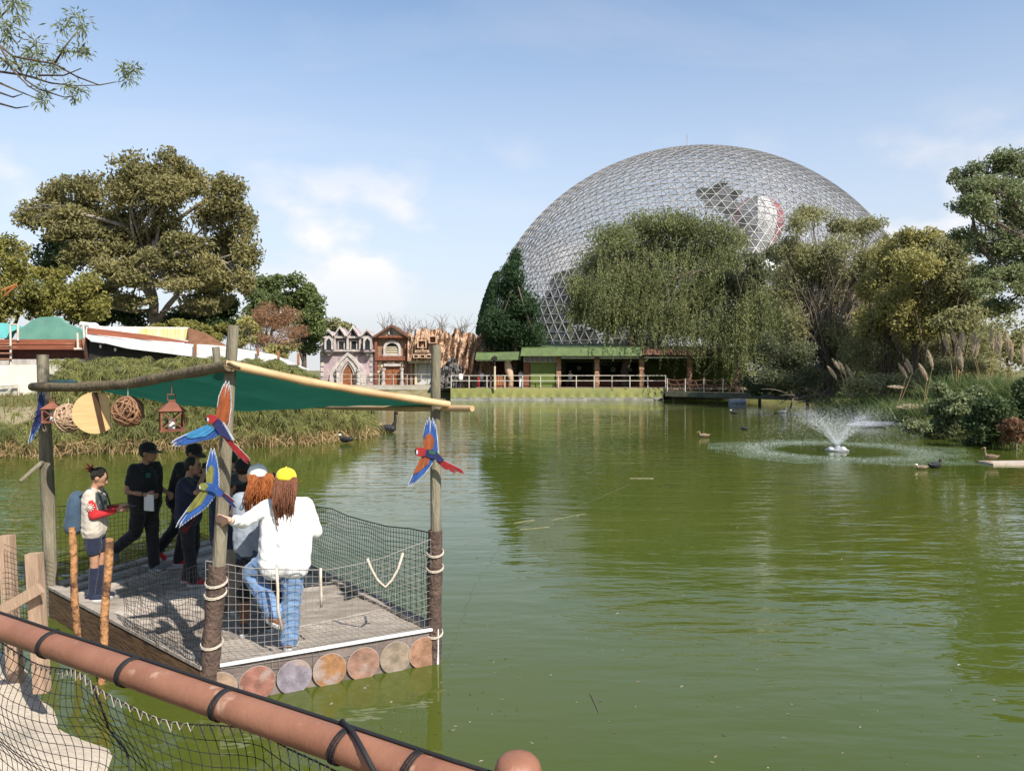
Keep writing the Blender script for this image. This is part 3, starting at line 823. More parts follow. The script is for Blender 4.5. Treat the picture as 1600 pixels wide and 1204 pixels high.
# panes: the 300 that show largest are single parts, the rest one part
cams = []
for k, t in enumerate(gt):
    tri = WV[list(t)]; c = tri.mean(0)
    nn_ = (c - DC) / DR; vd = CAM - c; dist = np.linalg.norm(vd)
    cams.append((np.dot(nn_, vd / dist) / dist if c[2] > 9 else -1))
order = np.argsort(-np.array(cams))
big = set(int(i) for i in order[:300])
def pane_geo(t):
    tri = WV[list(t)]; c = tri.mean(0); tri = c + (tri - c) * 0.985
    return tri
for i in big:
    tri = pane_geo(gt[i]); n_ = tri.mean(0) - DC; n_ /= np.linalg.norm(n_)
    mb = MB(); mb.add(list(tri), [(0, 1, 2)]); mb.build('pane', mp_, dome)
rest = [pane_geo(gt[i]) for i in range(len(gt)) if i not in big]
tag(arr_mesh('panes', np.concatenate(rest), np.arange(len(rest) * 3).reshape(-1, 3), mp_, parent=dome), kind='stuff')
m = MB(); tp_ = DC + V3(-0.6, 0, DR); m.tube([tp_ + V3(0, 0, -0.4), tp_ + V3(0, 0, 3.0)], 0.06, 6); m.build('antenna', M_strut, dome)
# ring footing of the dome
m = MB()
for k in range(48):
    a0, a1 = 2 * math.pi * k / 48, 2 * math.pi * (k + 1) / 48
    pts = []
    for z in (0.6, 1.9):
        for a, r in ((a0, DR + 0.5), (a1, DR + 0.5), (a1, DR - 0.3), (a0, DR - 0.3)):
            pts.append((DC[0] + r * math.cos(a), DC[1] + r * math.sin(a), z))
    m.hexa(pts)
m.build('footing', M_greyrock, dome)
# --- striped balloon inside the dome
M_red = mat('balloon_red', (0.36, 0.02, 0.03), (0.30, 0.015, 0.025), rough=0.6, ns=2)
M_bwhite = mat('balloon_white', (0.75, 0.74, 0.72), rough=0.6, ns=2)
M_bgrey = mat('balloon_grey', (0.10, 0.10, 0.11), rough=0.6, ns=2)
bc = P(1184, 347, 99.6)
bl = empty('striped_balloon', bc + V3(0, 0, -4.2), 'red and white striped balloon hanging inside the dome', 'balloon')
nst = 8
for k in range(nst):
    vs = []; fs = []
    for i in range(5):
        an = 2 * math.pi * (k + i / 4) / nst - 0.31
        for j in range(17):
            t = j / 16; ph = -math.pi / 2 + math.pi * t
            r = 3.3 * math.cos(ph) ** 0.9 if math.cos(ph) > 1e-6 else 0.0
            z = 3.25 * math.sin(ph) * (1.25 if ph < 0 else 1.0)
            if ph < 0: r = max(r * (1 + 0.12 * math.sin(ph)), 0.0)
            vs.append(bc + V3(r * math.cos(an), r * math.sin(an), z))
    for i in range(4):
        for j in range(16):
            a = i * 17 + j; fs.append((a, a + 17, a + 18, a + 1))
    arr_mesh('gore', vs, fs, (M_bwhite, M_red, M_bgrey, M_bwhite, M_red, M_bgrey, M_bwhite, M_red)[k], parent=bl, smooth=True)
m = MB(); m.box(bc + V3(0, 0, -5.1), (1.1, 1.1, 0.9)); m.build('basket', M_timber, bl)

# ================================================================== LEFT BUILDINGS behind the reeds
M_rustwood = mat('rust_red_planks', (0.30, 0.10, 0.05), (0.19, 0.06, 0.035), rough=0.75, ns=1.4, nd=8, bump=0.4, stretch=(0.4, 1, 4), dirt=((0.42, 0.25, 0.16), 2.2, 0.62))
M_teal = mat('weathered_teal', (0.14, 0.30, 0.23), (0.10, 0.24, 0.19), rough=0.8, ns=1.2, nd=6, bump=0.2, dirt=((0.20, 0.10, 0.07), 0.75, 0.60))
M_aqua = mat('aqua_awning', (0.16, 0.52, 0.50), (0.12, 0.44, 0.42), rough=0.6, ns=2)
M_whitewall = mat('white_washed_wall', (0.72, 0.68, 0.56), (0.62, 0.57, 0.46), rough=0.85, ns=0.9, nd=7, bump=0.2)
M_yellowsheet = mat('yellow_white_sheet', (0.62, 0.58, 0.42), (0.58, 0.44, 0.12), rough=0.6, ns=1.4, stretch=(3.5, 1, 0.25))
M_brownroof = mat('brown_board_roof', (0.24, 0.12, 0.065), (0.15, 0.07, 0.04), rough=0.85, ns=2, bump=0.4, stretch=(1, 1, 3))
ww = MB(); ww.pbox(-260, 76, 570, 645, 41, 0.5); ww.pbox(76, 165, 569.5, 580, 45, 0.5)
tag(ww.build('white_wall', M_whitewall), 'sunlit cream wall at the far left below the rust red building', 'wall')
gt_ = empty('mesh_gate', P(15, 640, 40), 'small pale mesh gate standing before the cream wall', 'gate')
for a, b in (((-20, 604), (29, 601)), ((29, 601), (29, 632)), ((-20, 634), (29, 632)), ((-6, 630), (20, 604))):
    m = MB(); m.tube([P(*a, 40.2), P(*b, 40.2)], 0.05, 6); m.build('frame_bar', M_whitemetal, gt_)
m = MB(); m.pbox(-20, 29, 604, 632, 40.4, 0.02); m.build('panel', mat('pale_panel', (0.55, 0.52, 0.46), rough=0.8), gt_)
sh = empty('boat_shaped_building', P(70, 570, 47), 'rust red plank building with a peeling teal parapet', 'building')
for k in range(4):
    y0 = 530.2 + k * 3.9
    m = MB(); m.pbox(-200, 137, y0, y0 + 3.7, 46.6 - 0.04 * (k % 2), 0.12); m.build('plank', M_rustwood, sh)
m = MB(); m.pbox(-200, 137, 530, 570, 47.2, 0.3); m.build('wall', mat('dark_red_wall', (0.10, 0.035, 0.025), rough=0.9, ns=2), sh)
m = MB(); m.pbox(-200, 137, 561, 571, 46.9, 0.2); m.build('plinth', M_stonew, sh)
m = MB(); m.ppoly([(29, 531), (30, 514), (38, 509), (50, 500), (62, 495.5), (86, 494), (94, 497), (102, 505), (112, 509), (124, 513), (131, 519), (133, 531)], 48, 0.35); m.build('parapet', M_teal, sh)
m = MB(); m.ppoly([(-40, 527), (-20, 506), (0, 504), (14, 506), (26, 509), (27, 514), (14, 520), (10, 528)], 48, 0.6); m.build('awning', M_aqua, sh)
m = MB(); m.tube([P(28, 506, 46.5), P(28, 532, 46.5)], 0.06, 6); m.tube([P(16, 507, 46.5), P(28, 507, 46.5)], 0.05, 6); m.tube([P(16, 507, 46.5), P(17, 570, 46.4)], 0.06, 6); m.build('pole_frame', M_whitemetal, sh)
for y in (541, 552, 561):
    m = MB(); m.tube([P(-8, y, 46.3), P(18, y, 46.3)], 0.06, 6); m.build('ladder_rung', M_rust, sh)
m = MB(); m.bar(P(132, 528, 46), P(139, 571, 46), 0.22, 0.22); m.build('post', M_rust, sh)
m = MB(); m.tube([P(121, 520, 46.2), P(122, 546, 46.2)], 0.07, 6); m.tube([P(116, 545, 46.2), P(134, 545, 46.2)], 0.07, 6); m.tube([P(130, 508, 46.2), P(132, 530, 46.2)], 0.07, 6); m.build('pole_frame', M_whitemetal, sh)

rp = empty('white_sloping_roof_hall', P(250, 570, 45), 'long hall under a white roof that slopes down to the right', 'building')
m = MB(); m.ppoly([(134, 526), (200, 531), (262, 534), (330, 540), (370, 546), (420, 557), (462, 570), (480, 577), (444, 578), (400, 571), (330, 561), (262, 552), (200, 544.5), (160, 535), (140, 531)], 44.2, 0.5); m.build('roof_edge', M_white, rp)
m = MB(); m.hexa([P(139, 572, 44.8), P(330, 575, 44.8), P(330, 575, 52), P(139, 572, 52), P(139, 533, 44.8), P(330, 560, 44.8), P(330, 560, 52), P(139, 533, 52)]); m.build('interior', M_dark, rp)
m = MB(); m.hexa([P(134, 526, 44.4), P(475, 575, 44.4), P(420, 552, 56), P(134, 508, 56), P(134, 525, 44.4), P(475, 574, 44.4), P(420, 550, 56), P(134, 507, 56)]); m.build('roof', M_white, rp)
m = MB(); m.ppoly([(136, 512), (165, 515), (230, 523), (295, 534), (298, 536), (230, 531), (160, 524), (136, 521)], 46, 0.3); m.build('fascia', M_rustwood, rp)
m = MB(); m.ppoly([(140, 507), (165, 510), (293, 511), (293, 532), (230, 524), (165, 514)], 48, 0.3); m.build('gable_wall', M_whitewall, rp)
for k in range(20):
    x0 = 216 + k * 3.85
    m = MB(); m.pbox(x0, x0 + 3.3, 513.4, 521 + k * 0.55, 47.9, 0.08); m.build('sheet', M_yellowsheet, rp)
m = MB(); m.hexa([P(294, 536, 47), P(356, 541, 47), P(356, 541, 52), P(294, 536, 52), P(294, 512, 47), P(322, 520, 47), P(322, 520, 52), P(294, 512, 52)]); m.build('side_roof', M_brownroof, rp)
m = MB(); m.ell(P(147, 512, 46.5), (0.32, 0.3, 0.32), 12, 8); m.tube([P(126, 506, 46.5), P(147, 508, 46.5)], 0.14, 8); m.build('roof_vent', M_white, rp)
for x, y0, y1 in ((305, 534, 556), (403, 544, 556), (435, 548, 563), (466, 552, 571)):
    m = MB(); m.bar(P(x, y0, 44.0), P(x, y1, 44.0), 0.12, 0.12); m.build('post', M_timber, rp)
for x, y in ((157, 541), (180, 546)):
    m = MB(); m.ell(P(x, y, 44.6), (0.07, 0.07, 0.11), 8, 6); m.build('bulb', M_white, rp)
# ochre building among the trees at the right, and orange boom at far left
oc = empty('ochre_building', P(1520, 545, 72), 'ochre walled building glimpsed through the right-hand trees', 'building')
m = MB(); m.pbox(1380, 1560, 517, 585, 72, 6); m.build('wall', mat('ochre_wall', (0.50, 0.29, 0.10), (0.42, 0.23, 0.08), rough=0.85, ns=0.6, nd=5), oc)
m = MB(); m.pbox(1376, 1564, 513, 518, 71.6, 7); m.build('parapet', M_cream, oc)
cr = empty('orange_boom', P(2, 500, 52), 'orange metal boom poking in above the trees at far left', 'boom')
m = MB(); m.tube([P(-30, 468, 52), P(26, 445, 52)], 0.1, 6); m.tube([P(2, 466, 52), P(26, 446, 52)], 0.06, 6); m.tube([P(2, 466, 52), P(2, 456, 52)], 0.06, 6); m.tube([P(-30, 468, 52), P(-30, 560, 52)], 0.12, 6); m.build('boom_arm', mat('orange_metal', (0.45, 0.16, 0.05), rough=0.6), cr)
# ================================================================== VEGETATION
def rand_dirs(n, rng):
    v = rng.normal(size=(n, 3)); return v / np.linalg.norm(v, axis=1)[:, None]
def leaf_quads(c, d, ln, wd, rng, fold=0.15):
    """diamond leaves: centres c (n,3), directions d (n,3); ln, wd arrays or scalars."""
    n = len(c)
    ln = np.broadcast_to(ln, (n,)) * rng.uniform(0.7, 1.3, n); wd = np.broadcast_to(wd, (n,)) * rng.uniform(0.7, 1.3, n)
    d = d / (np.linalg.norm(d, axis=1)[:, None] + 1e-9)
    r = np.cross(d, rand_dirs(n, rng)); r /= (np.linalg.norm(r, axis=1)[:, None] + 1e-9)
    nn = np.cross(d, r)
    b = c - d * ln[:, None] * 0.5; t = c + d * ln[:, None] * 0.5
    mid = c - d * ln[:, None] * 0.05 + nn * (ln * fold)[:, None]
    v = np.stack([b, mid + r * wd[:, None] * 0.5, t, mid - r * wd[:, None] * 0.5], 1).reshape(-1, 3)
    f = np.arange(n * 4).reshape(-1, 4)
    return v, f
LM = dict(
    euc=leafmat('eucalyptus_leaves', (0.168, 0.145, 0.058), (0.080, 0.080, 0.036)),
    yel=leafmat('yellow_green_leaves', (0.170, 0.150, 0.038), (0.068, 0.076, 0.022)),
    fresh=leafmat('fresh_green_leaves', (0.108, 0.128, 0.044), (0.050, 0.070, 0.027)),
    dark=leafmat('dark_green_leaves', (0.056, 0.076, 0.028), (0.022, 0.036, 0.016)),
    pepper=leafmat('pepper_tree_leaves', (0.145, 0.150, 0.060), (0.060, 0.074, 0.032)),
    olive=leafmat('olive_leaves', (0.195, 0.185, 0.085), (0.105, 0.108, 0.053)),
    conif=leafmat('conifer_leaves', (0.036, 0.062, 0.024), (0.014, 0.030, 0.014)),
    red=leafmat('rust_twigs', (0.200, 0.115, 0.060), (0.110, 0.060, 0.035)),
    gold=leafmat('golden_leaves', (0.245, 0.215, 0.075), (0.140, 0.138, 0.055)),
    grey=leafmat('grey_green_leaves', (0.115, 0.122, 0.062), (0.052, 0.062, 0.034)),
    ash=leafmat('ash_tree_leaves', (0.150, 0.165, 0.075), (0.072, 0.088, 0.044)),
)
M_barkpale = mat('pale_bark', (0.30, 0.26, 0.21), (0.15, 0.12, 0.09), rough=0.9, ns=1.2, nd=6, bump=0.4)
M_barkdark = mat('dark_bark', (0.12, 0.09, 0.065), (0.07, 0.05, 0.04), rough=0.95, ns=3, nd=6, bump=0.5)
M_twig = mat('grey_twigs', (0.20, 0.165, 0.13), (0.13, 0.10, 0.08), rough=0.95, ns=3)

def bend(p, q, rng, k=5, sag=0.12):
    p = np.asarray(p, float); q = np.asarray(q, float)
    L_ = np.linalg.norm(q - p); off = rng.normal(size=3) * L_ * sag
    return [lerp(p, q, t) + off * math.sin(math.pi * t) for t in np.linspace(0, 1, k)]
def tree(name, label, d, base, clumps, lm, bark, nleaf, ll, lw, seed, forks=(), trunk_r=0.3, group=None, droop=0.2, dspread=1.0, cat='tree',
         sub=9, tight=0.27, twigs=0, crown_name='crown', flat=0.0, up=0.0):
    """clumps: surveyed (px, py, rx, ry[, extra distance]) at distance d; forks: surveyed points the trunk runs through."""
    rng = np.random.default_rng(seed)
    b = P(base[0], base[1], d)
    b[2] = min(b[2], 1.6)
    root = empty(name, b, label, cat, group)
    C = []
    for c in clumps:
        dd = d + (c[4] if len(c) > 4 else rng.uniform(-1, 1) * dspread)
        ctr = P(c[0], c[1], dd); s = dd / FPX
        C.append((ctr, np.array([c[2] * s, (c[2] + c[3]) / 2 * s * 0.9, c[3] * s])))
    # trunk and limbs
    m = MB()
    fk = [P(x, y, d) for x, y in forks]
    trunk = [b + V3(0, 0, -0.3)] + fk
    if len(trunk) < 2:
        trunk.append(lerp(b, np.mean([c for c, _ in C], 0), 0.45))
    rr = list(np.linspace(trunk_r, trunk_r * 0.62, len(trunk)))
    pts = [trunk[0]]; rad = [rr[0] * 1.35]
    for i in range(len(trunk) - 1):
        seg = bend(trunk[i], trunk[i + 1], rng, 4, 0.05)
        for k, p_ in enumerate(seg[1:]):
            pts.append(p_); rad.append(lerp(rr[i], rr[i + 1], (k + 1) / 3))
    m.tube(pts, rad, 9)
    for ctr, r in C:
        src = pts[-1] if rng.random() < 0.6 or len(pts) < 4 else pts[rng.integers(len(pts) // 2, len(pts))]
        L_ = np.linalg.norm(ctr - src)
        br = bend(src, ctr, rng, 7, 0.10)
        m.tube(br, list(np.linspace(trunk_r * 0.42, trunk_r * 0.13, 7)), 6)
        for _ in range(4 + twigs):
            e = ctr + rand_dirs(1, rng)[0] * r * rng.uniform(0.5, 0.95)
            m.tube(bend(br[rng.integers(3, 7)], e, rng, 5, 0.12), list(np.linspace(trunk_r * 0.14, trunk_r * 0.035, 5)), 4, cap=False)
    m.build('trunk', bark, root, smooth=True)
    # foliage
    vol = np.array([r.prod() ** (2 / 3) for _, r in C]); share = vol / vol.sum()
    cs = []; ds = []
    for (ctr, r), sh_ in zip(C, share):
        n = int(nleaf * sh_)
        k = max(4, int(sub * (0.6 + 0.8 * rng.random())))
        sd_ = rand_dirs(k, rng); sd_[:, 2] = sd_[:, 2] * (1 - flat) + up
        sc = ctr + sd_ * r * rng.uniform(0.35, 0.92, (k, 1))
        w = rng.dirichlet(np.ones(k) * 3)
        which = rng.choice(k, n, p=w)
        g_ = rng.normal(size=(n, 3)); gl = np.linalg.norm(g_, axis=1)[:, None]
        g_ = g_ / gl * np.minimum(gl, 2.1)
        pos = sc[which] + g_ * r * tight * np.array([1, 1, 0.85])
        dr = rand_dirs(n, rng); dr[:, 2] -= droop
        cs.append(pos); ds.append(dr)
    cs = np.concatenate(cs); ds = np.concatenate(ds)
    v, f = leaf_quads(cs, ds, ll, lw, rng)
    arr_mesh(crown_name, v, f, lm, parent=root)
    return root
def weeping(root_args, d, tops, lm, seed, nstr, slen, ll, lw, parent, name='drapery'):
    """hanging strands: tops are surveyed (px, py, rx, ry, length px)."""
    rng = np.random.default_rng(seed); s = d / FPX
    cs = []; ds = []
    tot = sum(t[2] * t[3] for t in tops)
    for (x, y, rx, ry, ln) in tops:
        n = max(6, int(nstr * rx * ry / tot))
        for _ in range(n):
            an = rng.uniform(0, 2 * math.pi); rr_ = math.sqrt(rng.uniform(0, 1))
            p0 = P(x + rx * rr_ * math.cos(an), y + ry * rr_ * math.sin(an), d + rng.uniform(-1, 1) * rx * s)
            L_ = ln * s * rng.uniform(0.4, 1.15); k = max(4, int(L_ / (ll * 0.42)))
            t = np.linspace(0, 1, k)[:, None]
            sw = rng.normal(size=2) * 0.22 * L_
            line = p0 + np.concatenate([sw[0] * t ** 0.6, sw[1] * t ** 0.6, -L_ * t], 1)
            cs.append(line + rng.normal(size=(k, 3)) * 0.07)
            dd_ = rng.normal(size=(k, 3)) * 0.55; dd_[:, 2] -= 1.0; ds.append(dd_)
    v, f = leaf_quads(np.concatenate(cs), np.concatenate(ds), ll, lw, rng)
    return arr_mesh(name, v, f, lm, parent=parent)

LG = 'trees behind the left buildings'
# --- great eucalyptus
tree('eucalyptus_tree', 'great spreading eucalyptus with pale forked trunk behind the white hall', 62, (247, 520),
     [(210, 262, 30, 26), (262, 262, 30, 24), (235, 290, 40, 30), (300, 285, 40, 28), (345, 300, 32, 32), (330, 340, 34, 30), (378, 345, 24, 34), (385, 395, 22, 34), (350, 385, 30, 30),
      (195, 300, 32, 30), (250, 330, 42, 32), (180, 345, 34, 30), (205, 375, 34, 28), (130, 300, 36, 28), (90, 310, 34, 26), (60, 335, 34, 22), (100, 340, 40, 26), (45, 345, 22, 14), (140, 335, 34, 28),
      (150, 400, 40, 26), (175, 425, 34, 24), (230, 415, 34, 24), (280, 415, 36, 24), (320, 430, 32, 24), (360, 430, 30, 28), (250, 375, 24, 22), (330, 470, 34, 22), (160, 460, 34, 22), (385, 440, 20, 24), (200, 432, 36, 22, -3), (286, 440, 36, 20, -3), (240, 402, 30, 18, -3), (150, 372, 44, 22, -2), (105, 368, 34, 16, -2), (300, 385, 36, 22, -2.5), (255, 300, 40, 26, -3), (330, 420, 30, 26, -3), (205, 470, 30, 14, -2), (310, 478, 30, 14, -2)],
     LM['euc'], M_barkpale, 52000, 0.37, 0.17, 3, forks=((240, 490), (236, 450), (238, 410), (240, 370)), trunk_r=0.42, dspread=3.5, sub=14, tight=0.30, group=LG)
rr_ = bpy.data.objects['eucalyptus_tree']
m = MB(); rg = np.random.default_rng(5)
for pl, r0 in (([(247, 500), (262, 478), (282, 455), (300, 430), (318, 395), (322, 350)], 0.36), ([(243, 490), (232, 462), (214, 432), (196, 400), (180, 372)], 0.34),
               ([(250, 488), (275, 480), (305, 478)], 0.16), ([(238, 484), (205, 487), (165, 478), (155, 462)], 0.2), ([(180, 372), (150, 352), (115, 345)], 0.16), ([(196, 400), (160, 385), (110, 375), (80, 360)], 0.15), ([(322, 350), (345, 330)], 0.12), ([(300, 430), (340, 405), (370, 395)], 0.14)):
    P3 = [P(x, y, 61.3 + rg.uniform(-0.6, 0.6)) for x, y in pl]
    m.tube(P3, list(np.linspace(r0 * 0.7, r0 * 0.35, len(P3))), 8)
m.build('limbs', M_barkpale, rr_, smooth=True)
# --- other left trees
tree('yellowing_tree', 'yellow green bushy tree at the far left edge', 54, (20, 530), [(-20, 400, 40, 34), (10, 430, 36, 30), (40, 460, 40, 30), (0, 475, 40, 30), (-30, 450, 40, 40), (25, 390, 26, 22)], LM['yel'], M_barkdark, 8000, 0.3, 0.17, 21, trunk_r=0.3, group=LG)
tree('yellowing_tree', 'yellow green tree rising behind the teal parapet', 56, (110, 530), [(90, 465, 36, 28), (125, 450, 32, 34), (70, 490, 30, 18), (120, 490, 34, 20), (150, 480, 26, 22), (85, 430, 24, 20)], LM['yel'], M_barkdark, 8000, 0.3, 0.17, 22, trunk_r=0.25, group=LG)
tree('dark_tree', 'dark leafy tree in shade left of the eucalyptus trunk', 68, (190, 530), [(180, 480, 36, 30), (150, 500, 36, 22), (215, 500, 30, 20), (100, 400, 30, 40), (60, 410, 36, 36)], LM['dark'], M_barkdark, 7000, 0.34, 0.2, 23, trunk_r=0.25, group=LG)
tree('dark_tree', 'dark leafy tree in shade right of the eucalyptus trunk', 67, (300, 530), [(290, 490, 36, 26), (330, 500, 34, 24), (350, 470, 26, 26), (270, 510, 30, 14), (365, 505, 30, 24)], LM['dark'], M_barkdark, 7000, 0.34, 0.2, 24, trunk_r=0.25, group=LG)
tree('olive_shrub', 'olive shrub at the foot of the eucalyptus', 58, (290, 528), [(280, 508, 26, 12), (310, 512, 26, 12), (250, 515, 20, 8), (340, 520, 22, 14)], LM['yel'], M_barkdark, 3500, 0.28, 0.14, 25, trunk_r=0.12, group=LG, cat='shrub')
tree('green_tree', 'rounded bright green tree above the pink gothic house', 70, (475, 560), [(470, 452, 26, 24), (488, 475, 22, 26), (478, 505, 28, 26), (455, 480, 22, 26), (495, 515, 16, 20), (470, 535, 24, 20)], LM['fresh'], M_barkdark, 9000, 0.32, 0.18, 26, trunk_r=0.3, group=LG)
tree('green_tree', 'green tree between the eucalyptus and the rounded tree', 72, (415, 560), [(405, 445, 24, 20), (425, 470, 22, 26), (400, 480, 26, 26), (430, 440, 14, 14), (395, 520, 24, 24)], LM['fresh'], M_barkdark, 6500, 0.32, 0.18, 27, trunk_r=0.3, group=LG)
tree('bare_reddish_shrub', 'reddish half-bare shrub behind the white roof end', 56, (430, 560), [(425, 490, 32, 26), (450, 505, 28, 26), (405, 505, 24, 24), (440, 525, 34, 22), (400, 530, 20, 18)], LM['red'], M_twig, 6500, 0.30, 0.05, 28, trunk_r=0.12, group=LG, cat='shrub', twigs=16, droop=-0.7)
tree('golden_shrub', 'small golden leaved shrub left of the reddish shrub', 55, (388, 555), [(385, 505, 12, 12), (392, 520, 14, 14), (378, 530, 14, 14), (440, 545, 24, 14)], LM['gold'], M_barkdark, 2200, 0.26, 0.16, 29, trunk_r=0.1, group=LG, cat='shrub')
tree('dusty_tree', 'pale dusty tree just left of the gothic house roof', 92, (520, 560), [(515, 508, 20, 12), (535, 512, 18, 10), (500, 515, 14, 18)], LM['olive'], M_barkdark, 2600, 0.4, 0.2, 30, trunk_r=0.2, group=LG)
for k, (x, y) in enumerate(((603, 490), (640, 497), (690, 492), (722, 495), (663, 500))):
    root = empty('bare_tree', P(x, 560, 98), ('leftmost', 'second', 'fourth', 'rightmost', 'third')[k] + (' of five' if k in (0, 3) else ' from the left of five') + ' leafless trees behind the house fronts', 'tree', 'leafless trees behind the house fronts')
    rg = np.random.default_rng(60 + k); m = MB(); b = P(x, 560, 98)
    m.tube([b, P(x, 520, 98)], [0.2, 0.12], 6)
    for _ in range(26):
        a = P(x + rg.uniform(-6, 6), rg.uniform(512, 530), 98 + rg.uniform(-1, 1)); e = P(x + rg.normal() * 12, y + rg.uniform(-6, 16), 98 + rg.uniform(-1, 1))
        m.tube(bend(P(x, 525, 98), a, rg, 3), [0.05, 0.045, 0.035], 4, cap=False); m.tube(bend(a, e, rg, 4, 0.1), [0.03, 0.025, 0.02, 0.01], 4, cap=False)
    m.build('trunk', M_twig, root)

# --- trees before the dome
CG = 'trees before the dome'
tree('cypress_tree', 'dark ragged cypress at the left foot of the dome', 79.5, (800, 590), [(806, 405, 9, 16), (800, 430, 16, 18), (808, 455, 22, 20), (790, 465, 18, 20), (800, 490, 32, 18), (825, 490, 22, 20), (780, 505, 20, 20), (805, 515, 36, 18), (795, 535, 34, 14), (830, 525, 20, 18), (772, 530, 14, 12)],
     LM['conif'], M_barkdark, 24000, 0.34, 0.13, 31, forks=((802, 500), (804, 430)), trunk_r=0.28, droop=0.0, up=0.1, group=CG, tight=0.42, sub=12)
iv_ = np.random.default_rng(9)
pts = []
for _ in range(6500):                                              # climber over the left flank of the dome
    y = iv_.uniform(425, 520); t = (y - 425) / 95
    az = iv_.uniform(-0.25, 0.50) * (0.35 + 0.65 * t)
    zz = P(760, y, 118)[2] - DC[2]
    rr2 = math.sqrt(max(DR ** 2 - zz ** 2, 1)) + iv_.uniform(0.1, 0.9)
    pts.append(DC + V3(-rr2 * math.cos(az), -rr2 * math.sin(az), zz))
v, f = leaf_quads(np.array(pts), rand_dirs(len(pts), iv_) + V3(0, 0, -0.5), 0.55, 0.34, iv_)
tag(arr_mesh('dome_ivy', v, f, LM['conif'], loc=DC + V3(-DR, 0, 0)), 'dark ivy climbing the left flank of the dome', 'ivy')
pt = tree('pepper_tree', 'broad weeping pepper tree hanging over the pavilion roof', 80, (978, 606),
     [(960, 375, 34, 30), (1000, 355, 36, 24), (1045, 352, 40, 24), (1090, 360, 40, 26), (1130, 380, 34, 28), (940, 420, 34, 34), (985, 400, 44, 34), (1040, 395, 48, 34), (1095, 405, 46, 34), (1140, 420, 32, 32),
      (915, 455, 32, 30), (965, 450, 44, 34), (1020, 450, 48, 34), (1080, 455, 46, 34), (900, 485, 24, 18), (1000, 490, 50, 26), (950, 490, 40, 26), (1060, 495, 44, 26), (1120, 460, 30, 30)],
     LM['pepper'], M_barkdark, 60000, 0.30, 0.13, 32, forks=((980, 560), (990, 500)), trunk_r=0.5, droop=0.9, dspread=3, group=CG, sub=13, tight=0.36)
weeping(None, 77.5, [(940, 440, 40, 24, 70), (990, 460, 50, 30, 80), (1050, 470, 50, 30, 85), (1105, 460, 40, 30, 100), (1030, 510, 40, 14, 50), (1060, 520, 26, 12, 45), (910, 480, 26, 16, 40), (975, 400, 60, 30, 70), (1060, 395, 70, 30, 80), (1130, 400, 30, 24, 70)], LM['pepper'], 33, 600, 0, 0.28, 0.10, pt)
dp = tree('pepper_tree', 'dark hanging pepper tree between the broad one and the bare willow', 76, (1150, 612), [(1172, 402, 28, 20), (1198, 396, 18, 16), (1190, 428, 32, 30), (1160, 450, 34, 34), (1140, 500, 34, 30), (1180, 480, 34, 34), (1110, 520, 24, 20), (1200, 520, 30, 30), (1165, 530, 30, 24)],
     LM['fresh'] if False else LM['grey'], M_barkdark, 12000, 0.40, 0.13, 34, trunk_r=0.35, droop=0.9, dspread=2, group=CG)
weeping(None, 74.5, [(1100, 500, 30, 16, 55), (1135, 500, 34, 22, 80), (1175, 460, 34, 30, 110), (1205, 445, 24, 24, 110), (1150, 530, 24, 14, 60)], LM['pepper'], 35, 360, 0, 0.28, 0.10, dp)
# --- willow with bare twigs
wl = tree('bare_willow', 'tall half-bare willow with upright twigs right of the pepper trees', 60, (1295, 625),
     [(1246, 350, 22, 18), (1226, 388, 20, 22), (1228, 424, 24, 30), (1268, 335, 30, 18), (1300, 345, 34, 20), (1345, 360, 32, 24), (1380, 385, 22, 24), (1236, 392, 22, 24), (1262, 395, 32, 34), (1310, 400, 40, 36), (1360, 420, 30, 34), (1230, 450, 32, 36), (1290, 460, 40, 40), (1350, 475, 30, 36), (1240, 510, 30, 28), (1310, 520, 34, 30), (1250, 560, 34, 26), (1305, 570, 36, 26), (1350, 540, 30, 30), (1275, 420, 40, 40), (1330, 440, 40, 40)],
     LM['olive'], M_twig, 30000, 0.34, 0.09, 36, forks=((1290, 590), (1285, 545)), trunk_r=0.2, dspread=2.4, droop=0.3, group=CG, twigs=9, tight=0.31)
m = MB(); rg = np.random.default_rng(77)
for _ in range(150):
    x0 = 1290 + rg.normal() * 22; y0 = rg.uniform(510, 600); x1 = rg.uniform(1205, 1395); y1 = rg.uniform(345, 470)
    p0 = P(x0, y0, 60 + rg.uniform(-1.5, 1.5)); p1 = P(x1, y1, 60 + rg.uniform(-3, 3))
    m.tube(bend(p0, p1, rg, 5, 0.06), list(np.linspace(rg.uniform(0.03, 0.07), 0.012, 5)), 4, cap=False)
for _ in range(9):
    x1 = rg.uniform(1230, 1370)
    m.tube(bend(P(1285 + rg.normal() * 14, 620, 60), P(x1, 480, 60 + rg.uniform(-2, 2)), rg, 6, 0.06), list(np.linspace(0.12, 0.05, 6)), 6)
m.build('twigs', M_twig, wl)
